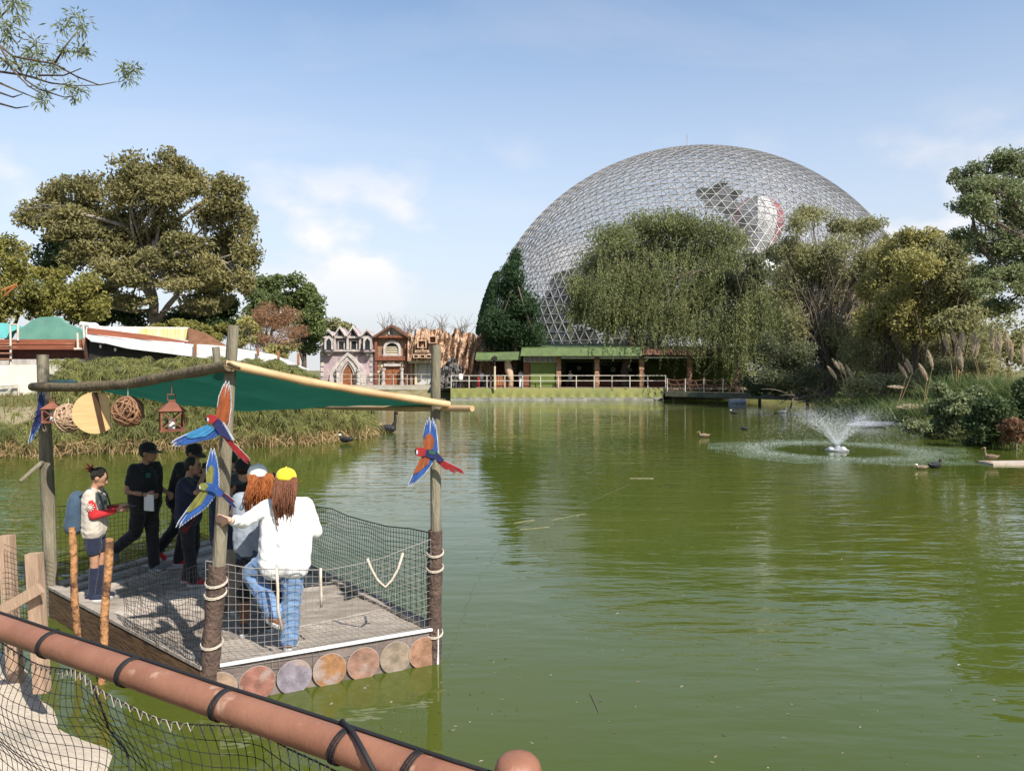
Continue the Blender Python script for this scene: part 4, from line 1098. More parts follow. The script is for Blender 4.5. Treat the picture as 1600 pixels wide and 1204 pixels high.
# --- yellow-green thicket right of it
for k, (lab, bx, cl) in enumerate((
    ('golden green ash tree with dark stems, nearest the willow', 1385, [(1385, 400, 20, 24), (1405, 430, 28, 30), (1370, 450, 26, 30), (1395, 480, 30, 28), (1365, 510, 26, 26)]),
    ('golden green ash tree in the middle of the right-hand thicket', 1430, [(1420, 375, 24, 18), (1450, 385, 26, 20), (1435, 420, 36, 28), (1465, 440, 30, 30), (1420, 465, 30, 30), (1455, 490, 34, 28), (1430, 520, 26, 18)]),
    ('green ash tree beside the tall tree at the right edge', 1490, [(1485, 395, 26, 22), (1505, 430, 28, 28), (1480, 465, 30, 28), (1515, 470, 24, 26), (1500, 500, 30, 20), (1540, 480, 20, 16)]))):
    tr_ = tree('ash_tree', lab, 54 - k * 2, (bx, 625), cl, LM['gold'] if k < 2 else LM['olive'], M_barkdark, 13500, 0.28, 0.13, 40 + k, forks=((bx + 3, 580), (bx + 6, 530)), trunk_r=0.16, dspread=2, group='ash thicket on the right bank', twigs=3, tight=0.36, sub=13)
    m = MB(); rg = np.random.default_rng(140 + k)
    for _ in range(7):
        m.tube(bend(P(bx + rg.uniform(-16, 16), 622, 54 - k * 2), P(bx + rg.uniform(-40, 40), rg.uniform(430, 500), 54 - k * 2 + rg.uniform(-1.5, 1.5)), rg, 6, 0.06), list(np.linspace(rg.uniform(0.06, 0.11), 0.03, 6)), 5)
    m.build('stems', M_barkdark, tr_)
# --- tall tree at the right edge
rt = tree('tall_ash_tree', 'tall dark leaved tree leaning in at the right edge', 41, (1640, 640),
     [(1585, 250, 34, 26), (1545, 260, 30, 22), (1520, 290, 30, 22), (1500, 275, 18, 14), (1560, 295, 40, 26), (1600, 290, 40, 30), (1530, 330, 32, 24), (1500, 320, 22, 16), (1580, 340, 40, 30), (1545, 375, 34, 26), (1510, 365, 22, 16), (1600, 390, 40, 34), (1555, 420, 36, 24), (1590, 440, 36, 24), (1540, 450, 30, 16), (1575, 475, 34, 16), (1640, 330, 50, 60), (1640, 440, 50, 40)],
     LM['ash'], M_barkdark, 27000, 0.21, 0.095, 50, forks=((1632, 560), (1625, 480), (1622, 420)), trunk_r=0.32, dspread=1.8, twigs=5, sub=12, tight=0.26)
# --- riverside shrubs
def shrub(name, label, d, base, clumps, lm, n, ll, lw, seed, group=None):
    return tree(name, label, d, base, clumps, lm, M_twig, n, ll, lw, seed, trunk_r=0.06, group=group, cat='shrub', dspread=0.8, droop=0.0, sub=8, tight=0.3)
SG = 'shrubs along the right bank'
sw_ = shrub('grey_willow_shrub', 'grey green willow shrub leaning over the end of the footbridge', 58, (1235, 632), [(1215, 560, 30, 26), (1245, 545, 26, 26), (1230, 590, 34, 20), (1265, 580, 24, 26), (1205, 595, 20, 14), (1255, 610, 24, 12), (1200, 540, 18, 18)], LM['grey'], 8000, 0.30, 0.08, 51, SG)
m = MB(); rg = np.random.default_rng(78)
for _ in range(22):
    x0 = rg.uniform(1235, 1300); m.tube(bend(P(x0, rg.uniform(605, 630), 57), P(x0 + rg.uniform(-60, 10), rg.uniform(600, 645), 56 + rg.uniform(-1, 1)), rg, 6, 0.12), list(np.linspace(0.05, 0.012, 6)), 4, cap=False)
m.build('dry_branches', M_twig, sw_)
shrub('dark_shrub', 'dark rounded shrub overhanging the water near the white duck', 33.6, (1485, 684), [(1480, 640, 28, 20), (1505, 655, 28, 22), (1460, 660, 24, 18), (1500, 632, 28, 18), (1480, 672, 30, 14), (1510, 678, 26, 12), (1455, 676, 20, 8), (1430, 668, 20, 12), (1520, 625, 26, 20), (1470, 615, 20, 16)], LM['ash'], 9500, 0.17, 0.10, 52, SG)
shrub('dark_shrub', 'dark shrub in shade at the right edge of the bank', 30.4, (1560, 696), [(1545, 640, 30, 24), (1580, 640, 30, 26), (1560, 665, 34, 22), (1600, 665, 30, 28), (1530, 665, 26, 20), (1620, 630, 30, 40), (1545, 686, 30, 12), (1585, 690, 34, 12), (1620, 690, 30, 14)], LM['dark'], 11000, 0.17, 0.10, 53, SG)
shrub('dry_brown_shrub', 'dry brown leaved shrub low at the right edge', 28.9, (1590, 702), [(1585, 660, 14, 10), (1575, 672, 16, 9), (1600, 672, 18, 12), (1588, 686, 18, 10)], LM['red'], 1300, 0.14, 0.09, 54, SG)
shrub('bank_shrub', 'green shrub under the ash thicket behind the pampas', 47, (1440, 630), [(1400, 600, 34, 18), (1450, 590, 36, 20), (1500, 580, 36, 20), (1545, 575, 34, 20), (1350, 605, 30, 18)], LM['olive'], 6500, 0.22, 0.10, 55, SG)
shrub('tangled_shrub', 'tangled olive shrub at the foot of the golden ash trees', 55, (1420, 622), [(1340, 560, 30, 30), (1375, 545, 30, 34), (1410, 560, 34, 34), (1450, 550, 34, 34), (1490, 545, 34, 34), (1390, 590, 40, 22), (1450, 585, 40, 24), (1525, 545, 30, 30)], LM['olive'], 15000, 0.24, 0.09, 551, SG)
shrub('shaded_shrub', 'deep shaded undergrowth shrub behind the bridge end', 64, (1290, 625), [(1260, 590, 40, 26), (1310, 590, 40, 30), (1350, 590, 30, 30), (1220, 600, 30, 16), (1180, 600, 24, 14)], LM['dark'], 6500, 0.3, 0.14, 56, SG)
for k, (x, y, rx, ry, d_, lab) in enumerate(((1575, 535, 80, 40, 66, 'distant green hedge tree behind the pampas plumes'), (1420, 530, 60, 40, 70, 'shaded tree filling the gap behind the ash thicket'), (1215, 520, 70, 70, 78, 'dark tree standing behind the bare willow'), (1330, 545, 50, 46, 68, 'dark tree between the willow and the golden ash trees'))):
    tree('background_tree', lab, d_, (x, 600), [(x - rx * .5, y, rx * .5, ry), (x + rx * .5, y, rx * .5, ry), (x, y - ry * .4, rx * .5, ry * .8), (x, y + ry * .5, rx * .7, ry * .7)], LM['olive'] if k < 2 else LM['dark'], M_barkdark, 7500, 0.36, 0.18, 57 + k, trunk_r=0.2, group='trees closing the view on the right')
# trees inside the dome
for k, (lab, d_, cl) in enumerate((('feathery dark tree inside the dome left of the balloon', 103, [(1100, 303, 14, 12), (1125, 296, 18, 12), (1145, 300, 16, 10), (1125, 318, 20, 14), (1110, 314, 14, 12), (1140, 325, 12, 14)]),
                                   ('low dark trees massed inside the dome at its left foot', 108, [(830, 530, 44, 40), (860, 500, 44, 44), (890, 475, 40, 40), (930, 470, 50, 50), (990, 480, 50, 50), (1050, 480, 60, 46), (1120, 470, 60, 50), (1190, 470, 60, 50), (1260, 460, 60, 50), (1320, 480, 50, 40), (880, 540, 60, 30), (960, 540, 60, 30)]))):
    tree('dome_tree', lab, d_, (1140 if k == 0 else 1000, 600), cl, LM['dark'], M_barkdark, 4200 if k == 0 else 30000, 0.5 if k == 0 else 1.2, 0.24 if k == 0 else 0.75, 70 + k, trunk_r=0.3, dspread=2.5, group='trees inside the dome')

# ------------------------------------------------------------------ grasses
def blades(base, d, ln, wd, rng, curve=0.5, segs=3):
    """arching blades: base (n,3), initial dir d (n,3), length ln (n,), width wd -> tapered ribbons."""
    n = len(base)
    d = d / np.linalg.norm(d, axis=1)[:, None]
    side = np.cross(d, V3(0, 0, 1)) + rng.normal(size=(n, 3)) * 0.4; side /= np.linalg.norm(side, axis=1)[:, None]
    ln = np.asarray(ln); wd = np.broadcast_to(wd, (n,))
    V = []
    for i in range(segs + 1):
        t = i / segs
        p = base + d * (ln * t)[:, None] + np.array([0, 0, -1.0]) * (curve * ln * t * t)[:, None]
        w = wd * (1 - t ** 1.5) * 0.5 + 0.0015
        V.append(p - side * w[:, None]); V.append(p + side * w[:, None])
    v = np.stack(V, 1).reshape(-1, 3)
    k = 2 * (segs + 1); o = np.arange(n)[:, None] * k
    f = np.concatenate([o + np.array([2 * i, 2 * i + 1, 2 * i + 3, 2 * i + 2]) for i in range(segs)], 0)
    return v, f
def zland(xy):
    return land_h(np.asarray(xy)[:, 0], np.asarray(xy)[:, 1])
# papyrus thicket on the left spit
M_pap = leafmat('papyrus_green', (0.175, 0.168, 0.058), (0.058, 0.070, 0.024), ns=0.5, transl=0.4)
M_papdry = leafmat('papyrus_straw', (0.290, 0.205, 0.100), (0.120, 0.078, 0.042), ns=0.8, transl=0.25)
rg = np.random.default_rng(101)
cand = np.stack([rg.uniform(-34, -6, 9000), rg.uniform(22, 50, 9000)], 1)
sdv = pond_sd(cand[:, 0], cand[:, 1])
keep = (sdv > 0.05) & (sdv < 7.5)
keep &= ~((cand[:, 0] < -19.5) & (cand[:, 1] < 30)) | (rg.random(len(cand)) < 0.18)
keep &= (800 + cand[:, 0] / cand[:, 1] * FPX > 82) | (cand[:, 1] < 27.5)
cand = cand[keep]; sdk = sdv[keep]
dist = np.hypot(cand[:, 0], cand[:, 1])
order = np.argsort(dist * rg.uniform(0.8, 1.2, len(dist)))[:1500]
cand = cand[order]; sdk = sdk[order]
zb = zland(cand)
hgt = rg.uniform(0.75, 1.45, len(cand)) * np.clip(0.75 + sdk * 0.1, 0.75, 1.15)
heads = np.stack([cand[:, 0] + rg.normal(size=len(cand)) * 0.25, cand[:, 1] + rg.normal(size=len(cand)) * 0.25, zb + hgt], 1)
VV = []; FF = []; off = 0
K = 56
hb = np.repeat(heads, K, 0)
dirs = rg.normal(size=(len(hb), 3)); dirs[:, 2] = np.abs(dirs[:, 2]) * 0.8 + 0.25
v, f = blades(hb, dirs, rg.uniform(0.40, 0.62, len(hb)), 0.022, rg, 0.95, 3)
tag(arr_mesh('papyrus_heads', v, f, M_pap), 'mop-headed green papyrus thicket covering the left spit', 'papyrus', kind='stuff')
# stems + dry straw at the waterline
nst_ = 15000
ci = rg.integers(0, len(cand), nst_)
sb = np.stack([cand[ci, 0] + rg.normal(size=nst_) * 0.3, cand[ci, 1] + rg.normal(size=nst_) * 0.3, zb[ci] - 0.05], 1)
dirs = rg.normal(size=(nst_, 3)) * 0.32; dirs[:, 2] = 1
v, f = blades(sb, dirs, rg.uniform(0.5, 1.3, nst_), 0.022, rg, 0.2, 2)
tag(arr_mesh('papyrus_stems', v, f, M_pap), 'green papyrus stems under the mop heads on the left spit', 'papyrus', kind='stuff')
edge = cand[(sdk < 1.5)]
nd_ = 9500
ci = rg.integers(0, len(edge), nd_)
eb = np.stack([edge[ci, 0] + rg.normal(size=nd_) * 0.35, edge[ci, 1] + rg.normal(size=nd_) * 0.35, np.maximum(zland(edge[ci]) - 0.02, 0.0) + rg.uniform(0, 0.5, nd_)], 1)
dirs = rg.normal(size=(nd_, 3)); dirs[:, 1] -= 0.4; dirs[:, 2] = dirs[:, 2] * 0.5 + 0.15
v, f = blades(eb, dirs, rg.uniform(0.3, 0.9, nd_), 0.024, rg, 0.55, 2)
tag(arr_mesh('dry_reed_litter', v, f, M_papdry), 'straw coloured dead reeds along the waterline of the left spit', 'reeds', kind='stuff')
# dry grass on other banks
M_dry = leafmat('bank_grass', (0.150, 0.120, 0.048), (0.060, 0.060, 0.020), ns=0.4)
c2 = np.stack([rg.uniform(-40, 34, 60000), rg.uniform(24, 84, 60000)], 1)
s2 = pond_sd(c2[:, 0], c2[:, 1]); c2 = c2[(s2 > 0.1) & (s2 < 6)][:22000]
c3 = np.stack([rg.uniform(-34, -15, 9000), rg.uniform(24, 44, 9000)], 1); s3 = pond_sd(c3[:, 0], c3[:, 1]); c2 = np.concatenate([c2, c3[s3 > 0.1]])
gb = np.stack([c2[:, 0], c2[:, 1], zland(c2) - 0.05], 1)
dirs = rg.normal(size=(len(gb), 3)) * 0.4; dirs[:, 2] = 1
v, f = blades(gb, dirs, rg.uniform(0.15, 0.5, len(gb)), 0.035, rg, 0.35, 2)
tag(arr_mesh('bank_grass', v, f, M_dry), 'short dry grass on the pond banks', 'grass', kind='stuff')
# tall green grass on the right bank
c4 = np.stack([rg.uniform(17, 34, 60000), rg.uniform(26, 62, 60000)], 1); s4 = pond_sd(c4[:, 0], c4[:, 1])
c4 = c4[(s4 > 0.0) & (s4 < 7)][:17000]
gb = np.stack([c4[:, 0], c4[:, 1], zland(c4) - 0.05], 1)
dirs = rg.normal(size=(len(gb), 3)) * 0.38; dirs[:, 2] = 1
v, f = blades(gb, dirs, rg.uniform(0.4, 1.05, len(gb)), 0.035, rg, 0.4, 3)
tag(arr_mesh('tall_bank_grass', v, f, leafmat('tall_grass', (0.085, 0.100, 0.030), (0.030, 0.045, 0.016), ns=0.4)), 'tall green grass growing along the right bank', 'grass', kind='stuff')
# pampas clumps
M_pamp = leafmat('pampas_blades', (0.095, 0.120, 0.038), (0.040, 0.060, 0.022), ns=0.5)
M_plume = mat('pampas_plume', (0.78, 0.69, 0.55), (0.62, 0.50, 0.37), rough=0.9, ns=3, transl=0.35)
def pampas(label, px, py, d, hpx, wpx, plumes, seed, nb=900):
    rng = np.random.default_rng(seed); b = P(px, py, d); s = d / FPX
    b[2] = max(float(land_h(np.array([b[0]]), np.array([b[1]]))[0]), 0.0) if d > 10 else b[2]
    root = empty('pampas_grass', b, label, 'grass', 'pampas grass on the right bank')
    bb = b + rng.normal(size=(nb, 3)) * np.array([wpx * s * 0.28, wpx * s * 0.28, 0.02])
    dr = rng.normal(size=(nb, 3)) * 0.42; dr[:, 2] = 1
    v, f = blades(bb, dr, rng.uniform(0.5, 1.15, nb) * hpx * s, 0.035, rng, 0.42, 4)
    arr_mesh('blades', v, f, M_pamp, parent=root)
    for (x, y, L_, an) in plumes:                                   # tip px, length px, lean (deg from up, + right)
        tip = P(x, y, d - 0.3); dr_ = V3(math.sin(math.radians(an)), -0.1, math.cos(math.radians(an))); ln_ = L_ * s
        st_ = tip - dr_ * ln_
        m = MB(); m.tube([b + (st_ - b) * 0.1, lerp(b, st_, 0.6), st_, lerp(st_, tip, 0.5)], [0.02, 0.018, 0.014, 0.01], 5); m.build('stalk', M_papdry, root)
        n = 420; t = rng.uniform(0, 1, n)
        ax_ = st_ + (tip - st_) * t[:, None]
        ax_ += np.array([0, 0, -1.0]) * (0.08 * ln_ * t ** 2)[:, None]
        sp_ = rand_dirs(n, rng); dd_ = sp_ * 0.5 + dr_
        v, f = leaf_quads(ax_ + sp_ * (0.085 * ln_ * np.sin(np.pi * np.clip(t * 0.85 + 0.12, 0, 1)))[:, None], dd_, 0.24 * ln_ * (1.05 - t * 0.6), 0.035, rng, 0.05)
        arr_mesh('plume', v, f, M_plume, parent=root)
    return root
pampas('dark pampas clump right behind the fountain', 1335, 655, 47, 70, 70, [(1293, 570, 26, -35), (1300, 558, 24, -35), (1310, 562, 26, -28), (1322, 568, 22, -25)], 1, 1100)
pampas('pampas clump beside the grey rock ledge', 1395, 650, 43, 66, 60, [(1388, 602, 24, -82), (1404, 566, 26, -32), (1416, 558, 26, -25)], 2, 900)
pampas('pampas clump with two plumes bent level over the water', 1440, 655, 40, 60, 60, [(1402, 632, 50, -84), (1414, 648, 44, -76), (1436, 566, 30, -28), (1450, 546, 28, -18)], 3, 900)
pampas('pampas clump with a single bright upright plume', 1495, 625, 42, 84, 70, [(1498, 540, 36, -12), (1474, 522, 30, -22), (1485, 510, 26, -25), (1505, 515, 34, 5)], 4, 1200)
pampas('pampas clump before the ochre building', 1540, 610, 44, 80, 80, [(1524, 516, 36, 2), (1530, 524, 32, 6), (1548, 512, 34, -10), (1556, 520, 30, -8)], 5, 1200)
pampas('pampas clump with three plumes at the right edge', 1585, 610, 40, 80, 70, [(1572, 514, 38, -12), (1562, 518, 34, -4), (1580, 530, 30, -6), (1598, 536, 30, -4)], 6, 1100)

# ------------------------------------------------------------------ branch hanging in at top left: a tree standing beside the platform
bt = empty('overhanging_tree', (-6.2, 4.2, 0.6), 'thin leafy branches reaching in at the top left from a tree beside the platform', 'tree')
rg = np.random.default_rng(202)
DB = 7.0
m = MB()
m.tube([V3(-6.2, 4.2, 0.2), V3(-6.3, 4.5, 3.0), V3(-6.1, 5.2, 5.2), V3(-5.6, 6.0, 6.6)], [0.2, 0.17, 0.13, 0.08], 9)
hub = V3(-5.9, 5.6, 5.9)
paths = [[(-60, 40), (0, 72), (20, 88), (85, 100), (120, 120), (155, 133), (182, 128)], [(85, 100), (104, 70), (120, 50)], [(-40, 90), (0, 112), (40, 118), (80, 130), (120, 134), (155, 133)],
         [(-40, 10), (0, 27), (15, 12), (28, -14)], [(-50, 110), (0, 130), (30, 143), (60, 155)], [(20, 88), (40, 125), (62, 140), (100, 152), (120, 150)], [(-40, 60), (0, 90), (30, 115), (60, 122)], [(-30, 150), (0, 162), (25, 169), (45, 166)], [(0, 72), (20, 110), (45, 135), (70, 150)], [(96, 80), (128, 82), (140, 92)], [(60, 118), (100, 118), (127, 107)], [(-40, 140), (0, 145), (20, 152), (35, 147)]]
for i, pl in enumerate(paths):
    dz = rg.uniform(-0.35, 0.35)
    p3 = [P(x, y, DB + dz) for x, y in pl]
    if pl[0][0] < 0:
        p3 = [hub] + p3
    m.tube(p3, list(np.linspace(0.016 if pl[0][0] < 0 else 0.010, 0.004, len(p3))), 5)
m.build('trunk', M_barkdark, bt, smooth=True)
tufts = [(120, 30, 22), (128, 45, 18), (95, 42, 16), (55, 70, 20), (50, 85, 22), (15, 45, 22), (10, 58, 20), (60, 100, 26), (85, 105, 18), (45, 100, 20), (70, 145, 16), (68, 158, 16), (125, 78, 14), (135, 85, 12), (195, 110, 16), (210, 108, 14), (200, 125, 14), (125, 140, 16), (105, 135, 14), (30, 30, 12), (0, 0, 22), (20, 5, 20), (0, 40, 20), (35, 10, 14), (100, 80, 12), (15, 95, 18), (115, 155, 10)]
cs = []; ds = []
for x, y, r in tufts:
    n = int(r * 3.4)
    c0 = P(x, y, DB + rg.uniform(-0.3, 0.3)); s = DB / FPX
    off_ = rg.normal(size=(n, 3)) * r * s * 0.42
    dd_ = off_ / (np.linalg.norm(off_, axis=1)[:, None] + 1e-6) + rg.normal(size=(n, 3)) * 0.3; dd_[:, 2] -= 0.45
    cs.append(c0 + off_); ds.append(dd_)
v, f = leaf_quads(np.concatenate(cs), np.concatenate(ds), 0.064, 0.013, rg, 0.1)
arr_mesh('crown', v, f, leafmat('branch_leaves', (0.140, 0.150, 0.060), (0.065, 0.080, 0.035), ns=4), parent=bt)
# ================================================================== RAFT
ZD = 0.33
rN = G(322, 1045, ZD); rR = G(680, 984, ZD); rB = G(372, 835, ZD); rL = G(80, 918, ZD)
M_deck = mat('weathered_deck_board', (0.42, 0.365, 0.31), (0.27, 0.225, 0.185), rough=0.85, ns=2.5, nd=8, bump=0.6, bs=14, rand=0.32, stretch=(1.2, 4, 1), dirt=((0.14, 0.12, 0.10), 3.0, 0.63))
M_hull = mat('wet_brown_board', (0.17, 0.095, 0.05), (0.09, 0.05, 0.028), rough=0.6, ns=2, nd=7, bump=0.4, stretch=(1, 1, 4))
M_post = mat('grey_weathered_post', (0.25, 0.22, 0.155), (0.13, 0.11, 0.075), rough=0.9, ns=3, nd=8, bump=0.8, bs=14, stretch=(3, 3, 0.5))
M_sleeve = mat('dark_bark_sleeve', (0.13, 0.085, 0.065), (0.06, 0.042, 0.034), rough=0.95, ns=9, nd=8, bump=1.0, bs=30)
M_rope = mat('pale_rope', (0.56, 0.49, 0.40), (0.40, 0.34, 0.27), rough=0.9, ns=40)
M_bamboo = mat('bamboo_pole', (0.52, 0.36, 0.19), (0.40, 0.25, 0.12), rough=0.5, ns=3, nd=5, spec=0.4)
M_net = mat('grey_net_cord', (0.26, 0.24, 0.22), rough=0.8, ns=5)
M_netdk = mat('black_net_cord', (0.018, 0.018, 0.02), rough=0.7, ns=5)
M_shade = mat('green_shade_cloth', (0.018, 0.135, 0.095), (0.013, 0.110, 0.076), rough=0.8, ns=2, nd=5, bump=0.5, bs=3, transl=0.3)
raft = empty('covered_raft', (rN + rR + rB + rL) / 4 + V3(0, 0, -ZD), 'wooden raft with netted sides and a green shade cloth on posts', 'raft')
NP = 30
e1 = (rL - rN); e2 = (rB - rR)
for k in range(NP):
    t0, t1 = (k + 0.055) / NP, (k + 0.945) / NP
    dz = rnd.uniform(-0.012, 0.008); ex = rnd.uniform(-0.02, 0.02)
    c = [rN + e1 * t0, rR + e2 * t0, rR + e2 * t1, rN + e1 * t1]
    dirv = (c[1] - c[0]) / np.linalg.norm(c[1] - c[0])
    c = [c[0] + dirv * ex, c[1] - dirv * rnd.uniform(0, .02), c[2] - dirv * rnd.uniform(0, .02), c[3] + dirv * ex]
    m = MB(); m.hexa([p + V3(0, 0, -0.04 + dz) for p in c] + [p + V3(0, 0, dz) for p in c]); m.build('plank', M_deck, raft)
def inset(p, q, s): return p + (q - p) / np.linalg.norm(q - p) * s
ctr_ = (rN + rR + rB + rL) / 4
for nm, a, b, mm in (('side_board', rN, rL, M_hull), ('side_board', rL, rB, M_hull), ('side_board', rB, rR, M_hull)):
    m = MB(); n_ = np.cross(b - a, V3(0, 0, 1)); n_ /= np.linalg.norm(n_)
    if np.dot(n_, ctr_ - a) > 0: n_ = -n_
    q = [a + n_ * 0.0, b + n_ * 0.0, b + n_ * 0.05, a + n_ * 0.05]
    m.hexa([p + V3(0, 0, -ZD - 0.12) for p in q] + [p + V3(0, 0, -0.015) for p in q]); m.build(nm, mm, raft)
    m = MB(); q = [a - n_ * 0.07, b - n_ * 0.07, b + n_ * 0.055, a + n_ * 0.055]
    m.hexa([p + V3(0, 0, 0.008) for p in q] + [p + V3(0, 0, 0.04) for p in q]); m.build('edge_strip', M_deck, raft)
m = MB(); m.hexa([lerp(ctr_, p, 0.93) + V3(0, 0, -0.45) for p in (rN, rR, rB, rL)] + [lerp(ctr_, p, 0.93) + V3(0, 0, -0.06) for p in (rN, rR, rB, rL)]); m.build('float', M_dark, raft)
# --- posts
def post(base, top, r0, r1, name='post', sleeve=None):
    pts = [lerp(base, top, t) + V3(0.012 * math.sin(5 * t), 0, 0) for t in np.linspace(0, 1, 7)]
    m = MB(); m.tube(pts, list(np.linspace(r0, r1, 7) * (1 + 0.05 * np.sin(np.arange(7) * 2.1))), 12)
    o = m.build(name, M_post, raft, smooth=50)
    if sleeve:
        h, r = sleeve; s_top = lerp(base, top, h / np.linalg.norm(top - base))
        pp = [lerp(base + V3(0, 0, 0.0), s_top, t) for t in np.linspace(0, 1, 9)]
        m = MB(); m.tube(pp, [r * (1 + 0.06 * math.sin(i * 2.3)) for i in range(9)], 12); s_ = m.build('bark_sleeve', M_sleeve, raft, smooth=60)
        for z in ((0.12, 0.45, 0.80, 0.88) if r > 0.07 else (0.25, 0.5, 0.9)):
            c = lerp(base, s_top, z); m = MB()
            for j in range(2):
                pr_ = [c + V3(math.cos(a) * (r + 0.012), math.sin(a) * (r + 0.012), 0.012 * j + 0.03 * math.sin(a)) for a in np.linspace(0, 2 * math.pi, 15)]
                m.tube(pr_, 0.006, 5, cap=False)
            m.build('rope_lashing', M_rope, s_)
    return o
dN, dR, dB, dL = rN[1], rR[1], rB[1], rL[1]
pNt = P(367, 508, dN + 0.05); pRt = P(683, 539, dR); pBt = P(338, 542, dB); pLt = P(68, 554, dL)
post(rN + V3(0, 0.02, -0.35), pNt, 0.068, 0.05, sleeve=(1.28, 0.083))
post(rR + V3(-0.02, 0, -0.9), pRt, 0.060, 0.050, sleeve=(1.93, 0.075))
post(rB + V3(0, 0, -0.3), pBt, 0.075, 0.06)
post(rL + V3(0, 0, -0.9), pLt, 0.088, 0.066, sleeve=None)
# --- roof poles
def pole(pts, r, m_, name, nodes=0):
    m = MB(); n = 13
    P_ = []
    for t in np.linspace(0, len(pts) - 1, n):
        k = min(int(t), len(pts) - 2); P_.append(lerp(np.asarray(pts[k]), np.asarray(pts[k + 1]), t - k))
    rr = [r * (1 + (0.16 if (nodes and i % 3 == 1) else 0)) for i in range(n)]
    m.tube(P_, rr, 9); return m.build(name, m_, raft, smooth=50)
bN = P(358, 571, dN - 0.12); bL = P(50, 604, dL - 0.12); bR = P(702, 632, dR - 0.10)
M_branch = mat('dark_branch_pole', (0.16, 0.125, 0.07), (0.085, 0.065, 0.04), rough=0.9, ns=4, nd=7, bump=0.9, bs=18)
pole([bL, P(120, 605, lerp(dL, dN, .22) - .1), P(200, 600, lerp(dL, dN, 0.46) - 0.1), P(290, 583, lerp(dL, dN, 0.76) - 0.1), bN], 0.05, M_branch, 'roof_pole', 1)
pole([P(352, 568, dN - 0.12), P(480, 596, lerp(dN, dR, 0.38) - 0.1), P(590, 615, lerp(dN, dR, 0.7) - 0.1), bR], 0.036, M_bamboo, 'bamboo_pole', 1)
cR = P(738, 638, dR - 0.35); cB = P(360, 626, dB)
pole([cR, P(640, 638, dR + 0.4), P(520, 636, lerp(dR, dB, 0.5)), cB], 0.030, M_bamboo, 'bamboo_pole', 1)
pole([P(62, 601, dL + 0.05), P(180, 604, lerp(dL, dB, 0.4)), P(300, 608, lerp(dL, dB, 0.75)), cB + V3(0, 0, 0.06)], 0.035, M_bamboo, 'bamboo_pole', 1)
for c_ in (bN, P(70, 603, dL), P(682, 629, dR)):
    m = MB(); m.tube([c_ + V3(0.085 * math.cos(a), 0.10 * math.sin(a) + .08, 0.02 * math.sin(3 * a)) for a in np.linspace(0, 2 * math.pi, 14)], 0.014, 5); m.build('rope_lashing', M_branch, raft)
# --- shade cloth
cN = bN + V3(0.03, 0.1, -0.02); cR2 = P(690, 633, dR); cL = P(92, 602, dL + 0.05)
vs = []; fs = []; nu = 26
for i in range(nu + 1):
    for j in range(nu + 1):
        u, w_ = i / nu, j / nu
        p_ = lerp(lerp(cN, cR2, u), lerp(cL, cB, u), w_)
        sag = 0.17 * math.sin(math.pi * u) * math.sin(math.pi * w_) + 0.05 * (1 - u) * math.sin(math.pi * w_) * (1 - u) + 0.02 * math.sin(math.pi * u)
        sag += 0.035 * fbm(u * 3 + w_ * 3, w_ * 9, 1.0)
        vs.append(p_ - V3(0, 0, sag))
for i in range(nu):
    for j in range(nu):
        a = i * (nu + 1) + j; fs.append((a, a + 1, a + nu + 2, a + nu + 1))
arr_mesh('shade_cloth', vs, fs, M_shade, parent=raft, smooth=True)
m = MB(); rg = np.random.default_rng(5)
for k in range(5):
    c_ = P(88 + k * 5, 597 + k % 2, dL - 0.02); m.ell(c_, (0.10, 0.06, 0.035), 10, 6)
m.build('cloth_bundle', mat('dark_blue_cloth', (0.02, 0.05, 0.055), rough=0.85, ns=6), raft, smooth=True)
# --- side nets
def net_panel(a, b, ha, hb, cu, cv, m_, r, sagt=0.0, z0=0.0, bulge=0.0):
    L_ = np.linalg.norm(b - a); nu_ = int(L_ / cu); nv_ = max(3, int(max(ha, hb) / cv))
    nn_ = np.cross(b - a, V3(0, 0, 1)); nn_ /= np.linalg.norm(nn_)
    def pt(u, v_):
        h = lerp(ha, hb, u) - sagt * math.sin(math.pi * u)
        w_ = 0.028 * fbm(u * 9, v_ * 5, a[0])
        return lerp(a, b, u) + V3(0, 0, z0 + (h - z0) * v_ + w_) + nn_ * (bulge * math.sin(math.pi * u) * math.sin(math.pi * v_) + w_)
    m = MB()
    for i in range(nu_ + 1):
        m.tube([pt(i / nu_, j / 6) for j in range(7)], r, 3, cap=False)
    for j in range(nv_ + 1):
        m.tube([pt(i / 12, j / nv_) for i in range(13)], r * (2.2 if j == nv_ else 1), 3, cap=False)
    return m.build('net', m_, raft)
nNR = np.cross(rR - rN, V3(0, 0, 1)); nNR /= np.linalg.norm(nNR)
fo = V3(nNR[0], nNR[1], 0) * (0.03 if nNR[1] < 0 else -0.03)
net_panel(rN + fo, rR + fo, 0.98, 0.96, 0.062, 0.062, M_net, 0.0026, 0.20, -0.16)
net_panel(rR, rB, 0.98, 1.02, 0.055, 0.055, mat('dark_green_net_cord', (0.012, 0.03, 0.028), rough=0.7), 0.0032, 0.12)
net_panel(rL, rB, 1.0, 1.0, 0.065, 0.065, M_netdk, 0.0026, 0.16)
net_panel(rN + V3(-0.03, -0.03, 0), lerp(rN, rL, 0.42) + V3(-0.03, -0.03, 0), 0.95, 0.75, 0.05, 0.05, M_netdk, 0.0026, 0.10)
